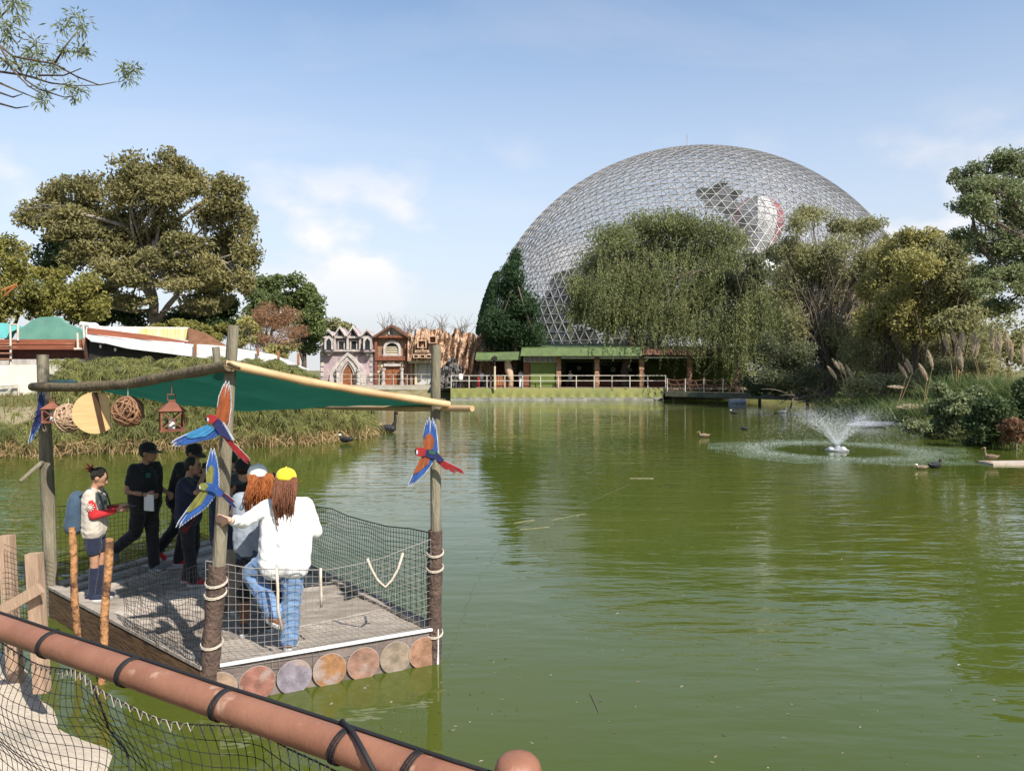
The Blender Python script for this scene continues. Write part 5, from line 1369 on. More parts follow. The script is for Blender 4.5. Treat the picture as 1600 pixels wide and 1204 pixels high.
# --- printed banner on the near side
M_ban = mat('banner_grey_print', (0.22, 0.175, 0.155), (0.10, 0.075, 0.065), rough=0.55, ns=2.2, nd=6, stretch=(1, 1, 3), dirt=((0.36, 0.30, 0.26), 1.6, 0.62), bump=0.2, bs=4)
ba, bb = rN + fo * 0.5, rR + fo * 0.5
bdir = (bb - ba) / np.linalg.norm(bb - ba); bout = fo / np.linalg.norm(fo)
def bpt(u, v_, o=0.0):
    return lerp(ba, bb, u) + V3(0, 0, 0.0 - (ZD + 0.02) * v_) + bout * (0.01 + 0.012 * math.sin(u * 34 + v_ * 5) * v_ + o)
vs = []; fs = []
for i in range(41):
    for j in range(7):
        vs.append(bpt(i / 40, j / 6))
for i in range(40):
    for j in range(6):
        a = i * 7 + j; fs.append((a, a + 1, a + 8, a + 7))
ban = arr_mesh('printed_banner', vs, fs, M_ban, parent=raft, smooth=True)
cols = [tuple(x * 0.62 + 0.02 for x in c_) for c_ in [(0.50, 0.33, 0.22), (0.48, 0.20, 0.14), (0.40, 0.34, 0.40), (0.52, 0.25, 0.10), (0.46, 0.25, 0.17), (0.44, 0.34, 0.24), (0.52, 0.27, 0.16)]]
for k, c in enumerate(cols):
    u = 0.045 + k * 0.151; rr0 = 0.160
    m_ = mat('medallion_print_%d' % k, c, [x * 0.6 for x in c], rough=0.5, ns=9, nd=7, lo=0.38, hi=0.62, bump=0.5, bs=12, dirt=((0.30, 0.23, 0.2), 5, 0.58))
    cc_ = bpt(min(u, 0.935), 0.55, 0.020)
    m = MB(); m.lathe([(rr0, 0), (rr0, 0.006)], n=28, ax=(cc_, bdir, V3(0, 0, 1), bout)); md = m.build('printed_medallion', m_, ban)
    m = MB(); m.tube([cc_ + bout * 0.004 + bdir * rr0 * math.cos(a) + V3(0, 0, 1) * rr0 * math.sin(a) for a in np.linspace(0, 2 * math.pi, 29)], 0.0028, 4, cap=False)
    for q_ in (0.78, 0.45):
        m.tube([cc_ + bout * 0.004 + bdir * rr0 * q_ * math.cos(a) + V3(0, 0, 1) * rr0 * q_ * math.sin(a) * (0.9 if k % 2 else 1.1) for a in np.linspace(0, 2 * math.pi * 0.93, 25)], 0.0022, 4, cap=False)
    m.build('printed_ring', mat('medallion_ring', (0.40, 0.32, 0.27), rough=0.6), md)
m = MB(); m.bar(lerp(ba, bb, 0.05) + V3(0, 0, 0.03) + bout * 0.03, bb + V3(0, 0, 0.03) + bout * 0.03, 0.022, 0.028); m.build('white_batten', M_white, raft)
m = MB(); m.bar(bb + V3(0.0, 0, 0.03) + bout * 0.045, bb + V3(0.0, 0, -ZD - 0.1) + bout * 0.045, 0.03, 0.02); m.build('white_batten', M_white, raft)
# --- stay and mooring stakes
m = MB(); m.tube([P(70, 718, dL - 0.05), P(31, 752, dL - 0.3)], [0.03, 0.022], 7); m.build('brace_stick', M_post, raft)
# --- ropes on the near net (hang from its top cord)
def hang(name, label, pts, r, m_, cat):
    m = MB(); m.tube(pts, r, 7)
    return tag(m.build(name, m_, smooth=True, loc=pts[0]), label, cat)
dm = lambda t: lerp(rN[1], rR[1], t) - 0.06
hang('hanging_rope', 'white rope tied in a V on the near net', [P(574, 872, dm(.72)), P(580, 888, dm(.72)), P(589, 905, dm(.74)), P(602, 917, dm(.76)), P(613, 905, dm(.78)), P(622, 888, dm(.8)), P(630, 863, dm(.82))], 0.013, M_rope, 'rope')
hang('hanging_rope', 'short straight white rope on the near net right of the jeans', [P(501, 887, dm(.5)), P(501, 905, dm(.5)), P(502, 930, dm(.5)), P(502, 948, dm(.5))], 0.013, M_rope, 'rope')
hang('hanging_rope', 'long white rope hanging before the blue jeans', [P(432, 886, dm(.3)), P(434, 920, dm(.3)), P(434, 950, dm(.3)), P(441, 985, dm(.3))], 0.014, M_rope, 'rope')

# ================================================================== HANGING ORNAMENTS
M_rustm = mat('rusty_metal', (0.22, 0.085, 0.05), (0.12, 0.045, 0.03), rough=0.75, ns=7, nd=7, bump=0.3)
M_discw = mat('sawn_wood_disc', (0.62, 0.42, 0.20), (0.52, 0.33, 0.15), rough=0.6, ns=3, nd=6, stretch=(1, 1, 6))
M_darkbrown = mat('dark_core_and_shadow', (0.085, 0.045, 0.022), rough=0.7, ns=6)
M_wick = mat('wicker_cane', (0.34, 0.19, 0.10), (0.20, 0.10, 0.055), rough=0.7, ns=9, rand=0.1, isl=0.5)
M_wickp = mat('pale_wicker_cane', (0.50, 0.36, 0.24), (0.33, 0.21, 0.13), rough=0.7, ns=9, isl=0.5)
def roof_y(x):
    t = np.interp(x, [50, 358], [0, 1]); return lerp(dL, dN, t) - 0.1
def hook(m, top, x, yy, d):
    m.tube([top, P(x, yy, d)], 0.004, 4)
def lantern(label, x0, x1, ytop, yb, ybeam, rzd):
    xc = (x0 + x1) / 2; d = roof_y(xc); s = d / FPX
    w = (x1 - x0) * s * 0.72; base = P(xc, yb, d); H = (yb - ytop) * s
    root = empty('lantern', base, label, 'lantern', 'lanterns under the raft roof')
    R = np.array([[math.cos(rzd), -math.sin(rzd), 0], [math.sin(rzd), math.cos(rzd), 0], [0, 0, 1]])
    hw = w / 2; hb_ = H * 0.52
    m = MB(); m.box(base + V3(0, 0, 0.008), (w * 1.08, w * 1.08, 0.016), rot=R); m.build('base', M_rustm, root)
    for sx in (-1, 1):
        for sy in (-1, 1):
            m = MB(); o_ = base + R @ V3(sx * hw * .94, sy * hw * .94, hb_ / 2 + 0.01); m.box(o_, (0.016, 0.016, hb_), rot=R); m.build('corner_bar', M_rustm, root)
    for k in range(4):
        A_ = R @ np.array([[math.cos(k * math.pi / 2), -math.sin(k * math.pi / 2), 0], [math.sin(k * math.pi / 2), math.cos(k * math.pi / 2), 0], [0, 0, 1]])
        m = MB()
        for a, b in (((-1, 0.06), (1, 0.98)), ((-1, 0.98), (1, 0.06)), ((-1, 0.98), (1, 0.98)), ((-1, 0.06), (1, 0.06))):
            m.bar(base + A_ @ V3(a[0] * hw * .9, -hw * .95, a[1] * hb_ + .012), base + A_ @ V3(b[0] * hw * .9, -hw * .95, b[1] * hb_ + .012), 0.011, 0.011)
        m.build('cross_bars', M_rustm, root)
    m = MB(); z = hb_ + 0.016
    q0 = [base + R @ V3(i * hw * 1.18, j * hw * 1.18, z) for i, j in ((-1, -1), (1, -1), (1, 1), (-1, 1))]
    q1 = [base + R @ V3(i * hw * .28, j * hw * .28, z + H * .24) for i, j in ((-1, -1), (1, -1), (1, 1), (-1, 1))]
    m.hexa(q0 + q1); m.box(base + V3(0, 0, z + H * .27), (w * .3, w * .3, H * .07), rot=R); m.build('roof', M_rustm, root)
    m = MB(); t_ = base + V3(0, 0, z + H * .30)
    m.tube([t_ + R @ V3(-w * .17, 0, 0), t_ + R @ V3(-w * .17, 0, H * .15), t_ + R @ V3(w * .17, 0, H * .15), t_ + R @ V3(w * .17, 0, 0)], 0.007, 6)
    hook(m, t_ + V3(0, 0, H * .15), xc, ybeam, d); m.build('handle', M_rustm, root)
    m = MB(); m.lathe([(0.03, 0), (0.03, 0.11)], c=base + V3(0, 0, 0.016), n=10); m.build('candle', M_white, root)
lantern('rusty square lantern hanging beside the red winged parrot', 245, 292, 617, 673, 590, 0.5)
lantern('rusty square lantern hanging against the left raft post', 65, 100, 622, 660, 604, 0.35)
def wick_ball(label, xc, yc, rpx, m_, seed, ybeam, n=70, squash=1.0):
    d = roof_y(xc); s = d / FPX; c = P(xc, yc, d); r = rpx * s
    rng = np.random.default_rng(seed)
    root = empty('wicker_ball', c + V3(0, 0, -r), label, 'wicker ball', 'wicker balls under the raft roof')
    m = MB()
    for _ in range(n):
        nrm = rand_dirs(1, rng)[0]; a = np.cross(nrm, rand_dirs(1, rng)[0]); a /= np.linalg.norm(a); b = np.cross(nrm, a)
        k0 = rng.uniform(0, 6.28); span = rng.uniform(2.0, 5.5); rr2 = r * rng.uniform(0.88, 1.03); h = rng.uniform(-.75, .75)
        rad = math.sqrt(1 - h * h)
        m.tube([c + np.array([1, 1, squash]) * rr2 * (nrm * h + rad * (a * math.cos(k0 + span * t) + b * math.sin(k0 + span * t))) for t in np.linspace(0, 1, 14)], rng.uniform(0.004, 0.008), 4, cap=False)
    m.build('woven_canes', m_, root)
    m = MB(); m.ell(c, r * 0.72, 12, 8); m.build('inner_core', M_darkbrown, root)
    m = MB(); hook(m, c + V3(0, 0, r), xc, ybeam, d); m.build('hanger', M_rope, root)
wick_ball('round reddish wicker ball hanging right of the wooden disc', 200, 643, 24, M_wick, 3, 600)
wick_ball('pale wicker ball hanging left of the wooden disc', 107, 653, 20, M_wickp, 4, 605, squash=1.12)
d = roof_y(147); cc_ = P(147, 645, d)
dk = empty('wooden_disc', cc_ + V3(0, 0, -0.24), 'pale round wooden disc with a modelled shadow strip hanging under the raft roof', 'disc')
s = d / FPX; rr0 = 32.5 * s
pts = [(rr0 * math.cos(a), rr0 * math.sin(a)) for a in np.linspace(math.radians(52), math.radians(360 - 46), 30)]
nY = V3(0.25, -0.968, 0); nX = V3(0.968, 0.25, 0)
m = MB(); m.prism([cc_ + V3(0.01, 0, 0) + nX * x + V3(0, 0, 1) * y for x, y in pts], -nY * 0.03); m.build('disc_board', M_discw, dk)
m = MB(); m.bar(cc_ + nX * (1 * s) + V3(0, 0, rr0 * .985) + nY * 0.012, cc_ + nX * (13 * s) + V3(0, 0, -rr0 * .9) + nY * 0.012, 7.0 * s, 0.02); m.build('bar', M_darkbrown, dk)  # dark strip stands in for the shadow stripe falling across the disc
m = MB(); hook(m, cc_ + V3(0, 0, rr0), 147, 602, d); m.build('hanger', M_rope, dk)

# ================================================================== MACAW CUT-OUTS
PC = dict(blue=(0.035, 0.105, 0.36), sky=(0.06, 0.27, 0.52), navy=(0.03, 0.035, 0.13), red=(0.40, 0.03, 0.03), orange=(0.36, 0.095, 0.03), white=(0.62, 0.65, 0.70), green=(0.04, 0.15, 0.08), yellow=(0.24, 0.24, 0.06), black=(0.015, 0.015, 0.015), maroon=(0.14, 0.03, 0.05))
PM = {k: mat('painted_' + k, v, [x * 0.42 for x in v], rough=0.55, ns=12, nd=6, isl=0.6, dirt=([x * 0.6 + 0.06 for x in v], 26, 0.63)) for k, v in PC.items()}
def feather(m, p, q, w, d, mi, th=0.006):
    p = np.array(p, float); q = np.array(q, float); t = q - p; L_ = np.linalg.norm(t); t /= L_; n = np.array([-t[1], t[0]])
    out = [p + n * w * .35, p + t * L_ * .5 + n * w * .55, p + t * L_ * .86 + n * w * .5, q, p + t * L_ * .86 - n * w * .5, p + t * L_ * .5 - n * w * .55, p - n * w * .35]
    m.ppoly([tuple(o) for o in out], d, th, mi)
def along(pl, t):
    pl = [np.array(p, float) for p in pl]; seg = [np.linalg.norm(pl[i + 1] - pl[i]) for i in range(len(pl) - 1)]; T_ = sum(seg) * t
    for i, s_ in enumerate(seg):
        if T_ <= s_ or i == len(seg) - 1:
            return lerp(pl[i], pl[i + 1], min(T_ / s_, 1))
        T_ -= s_
def macaw(label, d, wings, body, head, tail, beak, cat='macaw cut-out'):
    root = empty('macaw_cutout', P(*head[0][:2], d), label, cat, 'painted macaw cut-outs on the raft posts')
    for (ra, rb, tips, n, prim, cov, covf, wpx) in wings:
        m = MB()
        for i in range(n):
            t = i / (n - 1); a = lerp(np.array(ra, float), np.array(rb, float), t); b = along(tips, t)
            feather(m, a, b, wpx * 1.28, d + 0.004 + i * 0.0003, 1)
            feather(m, a, lerp(a, b, 0.955), wpx * 0.60, d - 0.0075 + i * 0.0004, 0)
        w_ = m.build('wing', [PM[prim], PM['white']], root)
        m = MB()
        nc_ = max(5, n // 2)
        for i in range(nc_):
            t = i / (nc_ - 1) * covf[1]; a = lerp(np.array(ra, float), np.array(rb, float), t); b = lerp(a, along(tips, t), covf[0] * (1 - 0.35 * t))
            feather(m, a, b, wpx * 1.15, d - 0.016 + i * 0.0005, 0)
        m.build('covert_feathers', PM[cov], w_)
    m = MB()
    for poly, mi in body:
        m.ppoly(poly, d - 0.021 - 0.0015 * mi, 0.014, mi)
    bm = [PM[k] for k in ('red', 'navy', 'green', 'white', 'yellow', 'maroon', 'blue')]
    m.build('body', bm, root)
    m = MB(); m.ppoly(head[1], d - 0.034, 0.014); hd = m.build('head', PM[head[2]], root)
    m = MB(); m.ppoly(beak[0], d - 0.036, 0.014); m.build('beak', PM['black'], hd)
    m = MB(); m.ppoly(beak[1], d - 0.038, 0.012); m.build('face_patch', PM['white'], hd)
    for k_, (a, b, w_, cn) in enumerate(tail):
        m = MB(); feather(m, a, b, w_ * 1.3, d + 0.002 + k_ * .0011, 1); feather(m, a, b, w_, d - 0.006 + k_ * .0011, 0); m.build('tail_feather', [PM[cn], PM['white']], root)
macaw('scarlet and blue macaw cut-out on the right raft post', dR - 0.16,
      [((664, 706), (683, 707), [(663, 672), (666, 656), (671, 650), (677, 652), (681, 662), (683, 680), (684, 704)], 15, 'blue', 'orange', (0.62, 0.5), 3.4),
       ((662, 710), (680, 712), [(637, 762), (643, 760), (652, 752), (662, 742), (671, 730), (678, 716)], 17, 'blue', 'orange', (0.6, 0.5), 3.4)],
      [([(662, 702), (676, 702), (684, 708), (694, 718), (688, 722), (676, 716), (664, 713)], 1), ([(660, 701), (672, 702), (672, 713), (661, 713)], 0), ([(671, 702), (680, 706), (680, 710), (670, 708)], 2)],
      [(670, 706), [(648, 702), (652, 699), (660, 699), (666, 703), (664, 712), (656, 713), (650, 711)], 'red'],
      [((684, 718), (727, 740), 3.5, 'red'), ((683, 719), (713, 739), 3.5, 'red'), ((682, 719), (700, 734), 3.5, 'red'), ((686, 717), (724, 736), 3.0, 'red')],
      ([(647.5, 702), (650, 701), (650.5, 710), (649, 711)], [(650.3, 703), (653, 703.5), (653, 709), (650.5, 709)]))
macaw('scarlet macaw cut-out with a raised orange wing on the middle raft post', dN - 0.20,
      [((339, 654), (354, 665), [(345, 612), (351, 595), (356, 592), (360, 598), (361, 612), (361, 632), (357, 655)], 14, 'orange', 'orange', (0.55, 0.8), 4.0),
       ((326, 664), (345, 675), [(266, 692), (268, 697), (278, 698), (295, 694), (312, 690), (330, 686), (344, 677)], 18, 'blue', 'sky', (0.62, 0.45), 4.0)],
      [([(324, 648), (336, 650), (348, 660), (356, 674), (364, 686), (356, 686), (344, 678), (332, 664)], 1), ([(324, 648), (336, 649), (342, 656), (336, 663), (326, 660)], 0), ([(347, 659), (350, 660), (366, 687), (363, 687)], 3)],
      [(340, 665), [(321, 653), (324, 648), (334, 648), (339, 655), (332, 662), (324, 659)], 'red'],
      [((354, 683), (392, 722), 4, 'red'), ((351, 682), (388, 725), 3.5, 'red'), ((349, 681), (377, 716), 3.5, 'red')],
      ([(320, 654), (323, 651), (323.5, 659), (321.5, 659)], [(323.3, 652), (326, 653), (326, 658), (323.6, 658)]))
macaw('blue and yellow macaw cut-out below the scarlet one on the middle post', dN - 0.22,
      [((324, 758), (340, 760), [(325, 720), (330, 698), (334, 697), (338, 712), (341, 735), (341, 757)], 13, 'blue', 'yellow', (0.6, 0.35), 3.8),
       ((318, 764), (337, 769), [(274, 824), (279, 825), (292, 815), (306, 806), (320, 795), (335, 774)], 15, 'blue', 'yellow', (0.62, 0.35), 3.8)],
      [([(312, 757), (322, 754), (336, 757), (350, 769), (344, 777), (332, 768), (318, 765)], 6), ([(312, 757), (322, 755), (330, 758), (326, 765), (314, 764)], 4), ([(336, 758), (350, 768), (348, 776), (336, 768)], 5)],
      [(330, 765), [(309, 760), (313, 755), (321, 754), (326, 759), (320, 766), (312, 764)], 'yellow'],
      [((344, 770), (369, 793), 4, 'navy'), ((346, 768), (366, 784), 3.5, 'maroon')],
      ([(308, 761), (311, 758), (311.5, 764), (309.5, 765)], [(311.2, 758.5), (313, 759), (313, 763.5), (311.5, 763.5)]))
macaw('dark blue macaw cut-out seen almost edge-on at the left raft post', dL - 0.18,
      [((59, 648), (67, 650), [(62, 612), (65, 604), (68, 606), (70, 618), (71, 634), (70, 648)], 7, 'blue', 'navy', (0.8, 0.7), 2.8),
       ((56, 652), (66, 654), [(44, 695), (47, 695), (52, 684), (58, 672), (65, 658)], 7, 'blue', 'navy', (0.6, 0.4), 2.8)],
      [([(58, 643), (66, 645), (68, 656), (62, 660), (55, 652)], 1)],
      [(62, 650), [(54, 646), (57, 641), (62, 642), (63, 648), (58, 651)], 'navy'],
      [((64, 655), (70, 672), 2.5, 'maroon')],
      ([(53, 647), (55, 644), (55.5, 649)], [(55.2, 645), (56.5, 645.5), (56.5, 648.5)]))
# ================================================================== FOREGROUND RAIL AND NET
M_terra = mat('terracotta_paint', (0.285, 0.130, 0.078), (0.200, 0.085, 0.050), rough=0.55, ns=5, nd=9, bump=0.08, bs=60, spec=0.35, dirt=((0.40, 0.25, 0.18), 14, 0.62))
ZR = 2.15
ra = G(-260, 890, ZR); rb = G(420, 1125, ZR)
rdir = (rb - ra) / np.linalg.norm(rb - ra)
rc = rb + rdir * 0.72
rl = empty('netted_rail', (ra + rc) / 2 + V3(0, 0, -0.95), 'terracotta painted pipe rail with black netting below it', 'railing')
m = MB(); m.tube([lerp(ra, rc, t) for t in np.linspace(0, 1, 9)], 0.038, 20); m.build('rail_pipe', M_terra, rl, smooth=50)
pt_ = np.array([0.012, 1.50, 0])
m = MB(); m.lathe([(0.048, 1.24), (0.048, 2.195), (0.047, 2.212), (0.043, 2.226), (0.034, 2.236), (0.02, 2.241), (0.004, 2.243)], c=(pt_[0], pt_[1], 0), n=20); m.build('rail_post', M_terra, rl, smooth=50)
rsd = np.cross(rdir, V3(0, 0, 1)); rsd /= np.linalg.norm(rsd)
if rsd[1] < 0: rsd = -rsd                                       # towards the pond
Lr = np.linalg.norm(rc - ra)
def rt_of(px, py):
    g_ = G(px, py, ZR); return float(np.dot(g_ - ra, rdir))
def loop(s_, r=0.0415, lw=0.0022, turns=2, tilt=0.0):
    m = MB(); c = ra + rdir * s_
    m.tube([c + rdir * (0.004 * a / 6.28 * 2 + tilt * math.sin(a)) + (rsd * math.cos(a) + V3(0, 0, 1) * math.sin(a)) * r for a in np.linspace(0, 2 * math.pi * turns, 20 * turns)], lw, 5, cap=False)
    return m
for (px, py) in ((82, 1004), (200, 1048), (345, 1099), (530, 1163), (640, 1200), (-80, 950)):
    loop(rt_of(px, py), 0.0405, 0.0026, 3, 0.012).build('tie_cord', M_netdk, rl)
# black cord along the top of the pipe, slack between ties
m = MB()
pts = []
for s_ in np.linspace(0, Lr, 40):
    w = math.sin(s_ * 8.3); a = math.radians(62 + 9 * w)
    pts.append(ra + rdir * s_ + (rsd * math.cos(a) + V3(0, 0, 1) * math.sin(a)) * 0.0425)
m.tube(pts, 0.0046, 6); m.build('top_cord', M_netdk, rl, smooth=True)
m = MB(); s0 = rt_of(548, 1150)
m.tube([ra + rdir * (s0 - .01) + (rsd * .5 + V3(0, 0, .86)) * 0.048, ra + rdir * (s0 + .06) + V3(0, 0, 0.047) - rsd * .012, ra + rdir * (s0 + .11) - rsd * 0.036 + V3(0, 0, .032), ra + rdir * (s0 + .16) - rsd * 0.047 - V3(0, 0, .01)], 0.006, 6); m.build('cord_end', M_netdk, rl, smooth=True)
# netting: real cords, hanging from the pipe on its near side, slumped
nrng = np.random.default_rng(17)
CU = 0.034; NU = int(Lr / CU); NV = 26
def net_pt(u, v_):
    s_ = u * CU
    tie = abs(math.sin(s_ * 4.6 + 0.4))
    drop = 0.030 + 0.045 * tie
    c = ra + rdir * s_
    z = -(drop + v_ * CU * (0.98 + 0.08 * math.sin(s_ * 3.1)))
    slump = 0.018 * math.sin(v_ * 0.55 + s_ * 5) + 0.03 * mnoise.noise(Vector((s_ * 2.2, v_ * 0.18, 3.0)))
    swag = 0.028 * math.sin(v_ * 0.30 + s_ * 2.4) + 0.02 * mnoise.noise(Vector((s_ * 3.0, v_ * 0.25, 9.0)))
    return c + V3(0, 0, z + 0.018 * mnoise.noise(Vector((s_ * 4, v_ * .3, 1.0)))) - rsd * (0.016 - slump) + rdir * swag
grid = [[net_pt(u, v_) for v_ in range(NV + 1)] for u in range(NU + 1)]
m = MB()
for u in range(NU + 1):
    m.tube(grid[u], 0.00125, 3, cap=False)
for v_ in range(NV + 1):
    m.tube([grid[u][v_] for u in range(NU + 1)], 0.00125 if v_ else 0.0022, 3, cap=False)
kn = MB()
for u in range(NU + 1):
    for v_ in range(NV + 1):
        p_ = grid[u][v_]; r_ = 0.0026
        kn.add([p_ + V3(r_, 0, 0), p_ + V3(-r_, 0, 0), p_ + V3(0, r_, 0), p_ + V3(0, -r_, 0), p_ + V3(0, 0, r_), p_ + V3(0, 0, -r_)], [(0, 2, 4), (2, 1, 4), (1, 3, 4), (3, 0, 4), (2, 0, 5), (1, 2, 5), (3, 1, 5), (0, 3, 5)])
nt_ = m.build('net', M_netdk, rl)
tag(kn.build('knots', M_netdk, nt_), kind='stuff')
# lacing that binds the net to the pipe
M_lace = mat('pale_lacing', (0.36, 0.30, 0.27), (0.22, 0.18, 0.16), rough=0.8, ns=30)
for part, (u0, u1) in enumerate(((0, NU),)):
    m = MB(); pts = []
    for k in range(u0, u1):
        p_ = grid[k][0]; p2 = grid[k][1]
        pts += [p_ + V3(0, 0, .006) - rsd * .004, lerp(p_, p2, .35 + .3 * (k % 3 == 0)) - rsd * .006 + rdir * .008, p_ + V3(0, 0, .003) + rdir * .02]
    m.tube(pts, 0.0016, 4, cap=False); m.build('lacing_cord', M_lace, rl)
m = MB(); s0 = rt_of(196, 1040)
g0 = grid[min(NU, int(s0 / CU))]
m.tube([g0[j] + rdir * (0.05 * j * CU * 3 + .02 * math.sin(j)) for j in range(0, NV, 2)], 0.0028, 5, cap=False); m.build('seam_cord', M_netdk, rl)

# ================================================================== STAKES AND OLD JETTY POSTS at the left
M_stake = mat('orange_bark_stake', (0.40, 0.20, 0.085), (0.10, 0.05, 0.03), rough=0.9, ns=9, nd=7, bump=0.8, bs=26, lo=0.45, hi=0.6)
M_sawn = mat('sawn_grey_brown_timber', (0.40, 0.28, 0.19), (0.28, 0.185, 0.125), rough=0.85, ns=5, nd=7, bump=0.3, stretch=(4, 4, 0.6))
def stake(label, x0, y0, x1, y1, d, r):
    a = P(x0, y0, d); b = P(x1, y1, d); a[2] = min(a[2], -0.05)
    m = MB(); m.tube([lerp(a, b, t) + V3(0.008 * math.sin(9 * t), 0, 0) for t in np.linspace(0, 1, 7)], [r * (1 + 0.08 * math.sin(3 * i)) for i in range(7)], 8)
    tag(m.build('mooring_stake', M_stake, smooth=50, loc=a), label, 'stake', 'stakes beside the raft')
stake('bark covered stake left of the girl with red sleeves', 123, 1010, 112, 824, 7.7, 0.036)
stake('bark covered stake in front of the girl with red sleeves', 158, 1022, 171, 841, 7.3, 0.038)
jt = empty('old_jetty_frame', P(55, 980, 6.2), 'sawn timber posts with a diagonal brace left of the raft', 'fence')
for (x0, y0, x1, y1, w, d_, zb_) in ((18, 960, 10, 836, 0.11, 7.0, 0), (60, 978, 53, 864, 0.105, 6.3, 0)):
    a = P(x0, y0, d_); b = P(x1, y1, d_); a = a + (a - b) * 0.9
    m = MB(); m.bar(a, b, w, w * 0.8); m.build('post', M_sawn, jt)
m = MB(); m.bar(P(-6, 958, 6.2), P(64, 918, 6.18), 0.035, 0.085); m.build('brace', M_sawn, jt)
m = MB(); m.bar(P(-20, 905, 7.1), P(8, 890, 7.05), 0.035, 0.06); m.build('brace', M_sawn, jt)
m = MB()
for i in range(14):
    x = 12 + i * 5
    m.tube([P(x - 6, 860 + i * 1.2, 6.7), P(x, 965, 6.6)], 0.0022, 3, cap=False)
for j in range(14):
    m.tube([P(6 + j * .4, 850 + j * 8.6, 6.7), P(84, 880 + j * 7, 6.9)], 0.0022, 3, cap=False)
m.build('net', M_netdk, jt)

# ================================================================== FOUNTAIN
fc = G(1308, 704, 0.0)
fo_ = empty('floating_fountain', fc, 'floating fountain nozzle with a wide fan of spray', 'fountain')
M_nozz = mat('fountain_float', (0.30, 0.31, 0.33), (0.16, 0.17, 0.18), rough=0.4, ns=7)
m = MB(); m.lathe([(0.36, -0.08), (0.42, 0.0), (0.42, 0.05), (0.32, 0.09), (0.14, 0.11), (0.10, 0.2), (0.06, 0.22)], c=fc, n=20); m.build('float', M_nozz, fo_, smooth=40)
for a in (0.4, 2.0, 3.6, 5.2):
    m = MB(); m.ell(fc + V3(0.3 * math.cos(a), 0.3 * math.sin(a), 0.08), (0.1, 0.1, 0.06), 8, 6); m.build('lamp', M_white, fo_)
M_drop = bpy.data.materials.new('water_spray'); M_drop.use_nodes = True
_b = M_drop.node_tree.nodes['Principled BSDF']; _b.inputs['Base Color'].default_value = (0.85, 0.88, 0.90, 1); _b.inputs['Roughness'].default_value = 0.12
fr_ = np.random.default_rng(33)
def droplets(pos, r):
    n = len(pos); r = np.broadcast_to(r, (n,))[:, None]
    t4 = np.array([(1, 1, 1), (1, -1, -1), (-1, 1, -1), (-1, -1, 1)]) * 0.62
    v = (pos[:, None, :] + t4[None] * r[:, None, :] * np.array([1, 1, 1.25])).reshape(-1, 3)
    o = np.arange(n)[:, None] * 4
    f = np.concatenate([o + np.array(k) for k in ((0, 1, 2), (0, 3, 1), (0, 2, 3), (1, 3, 2))], 0)
    return v, f
n = 16000
an = fr_.uniform(0, 2 * math.pi, n); reach = np.clip(fr_.normal(2.5, 0.5, n), 0.6, 3.6); t = fr_.uniform(0, 1, n) ** 1.25
apex = fr_.normal(1.12, 0.13, n) * np.clip(reach / 2.4, 0.5, 1.15)
xx = reach * t; zz = 0.2 + 4 * apex * t * (1 - t) * 0.98
zz = np.maximum(zz + fr_.normal(size=n) * 0.02 * (0.2 + t), 0.01)
pos = np.stack([fc[0] + xx * np.cos(an), fc[1] + xx * np.sin(an), zz], 1)
v, f = droplets(pos, fr_.uniform(0.003, 0.0075, n))
tag(arr_mesh('spray', v, f, M_drop, parent=fo_), kind='stuff')
n = 5200
an = fr_.uniform(0, 2 * math.pi, n); t = fr_.uniform(0, 1, n)
rr2 = 0.06 + 1.15 * t * (0.75 + 0.5 * fr_.random(n)); zz = 0.22 + 1.25 * t - 0.32 * t * t
pos = np.stack([fc[0] + rr2 * np.cos(an), fc[1] + rr2 * np.sin(an), zz], 1)
v, f = droplets(pos, fr_.uniform(0.003, 0.0075, n))
tag(arr_mesh('jets', v, f, M_drop, parent=fo_), kind='stuff')
n = 7000
an = fr_.uniform(0, 2 * math.pi, n); rr2 = np.clip(fr_.normal(3.05, 0.33, n), 1.9, 4.6)
wide = fr_.random(n) < 0.4; rr2 = np.where(wide, fr_.uniform(2.4, 4.7, n), rr2)
pos = np.stack([fc[0] + rr2 * np.cos(an), fc[1] + rr2 * np.sin(an), fr_.uniform(0.0, 0.05, n)], 1)
v, f = droplets(pos, fr_.uniform(0.003, 0.0075, n))
tag(arr_mesh('splash_ring', v, f, M_drop, parent=fo_), kind='stuff')
# churned water inside the ring
M_churn = bpy.data.materials.new('churned_water'); M_churn.use_nodes = True
nt = M_churn.node_tree; N = nt.nodes; L = nt.links
pb = N['Principled BSDF']; pb.inputs['Base Color'].default_value = (0.16, 0.22, 0.12, 1); pb.inputs['Roughness'].default_value = 0.25
g = N.new('ShaderNodeNewGeometry'); n1 = N.new('ShaderNodeTexNoise'); n1.inputs['Scale'].default_value = 9; n1.inputs['Detail'].default_value = 4
L.new(g.outputs['Position'], n1.inputs['Vector'])
bp = N.new('ShaderNodeBump'); bp.inputs['Distance'].default_value = 0.06; L.new(n1.outputs['Fac'], bp.inputs['Height']); L.new(bp.outputs[0], pb.inputs['Normal'])
tp = N.new('ShaderNodeBsdfTransparent'); ms = N.new('ShaderNodeMixShader')
n2 = N.new('ShaderNodeTexNoise'); n2.inputs['Scale'].default_value = 1.6; L.new(g.outputs['Position'], n2.inputs['Vector'])
mr = N.new('ShaderNodeMapRange'); mr.inputs['From Min'].default_value = 0.35; mr.inputs['From Max'].default_value = 0.65; mr.inputs['To Min'].default_value = 0.1; mr.inputs['To Max'].default_value = 0.55
L.new(n2.outputs['Fac'], mr.inputs['Value']); L.new(mr.outputs[0], ms.inputs[0]); L.new(tp.outputs[0], ms.inputs[1]); L.new(pb.outputs[0], ms.inputs[2]); L.new(ms.outputs[0], N['Material Output'].inputs[0])
vs = []; fs = []
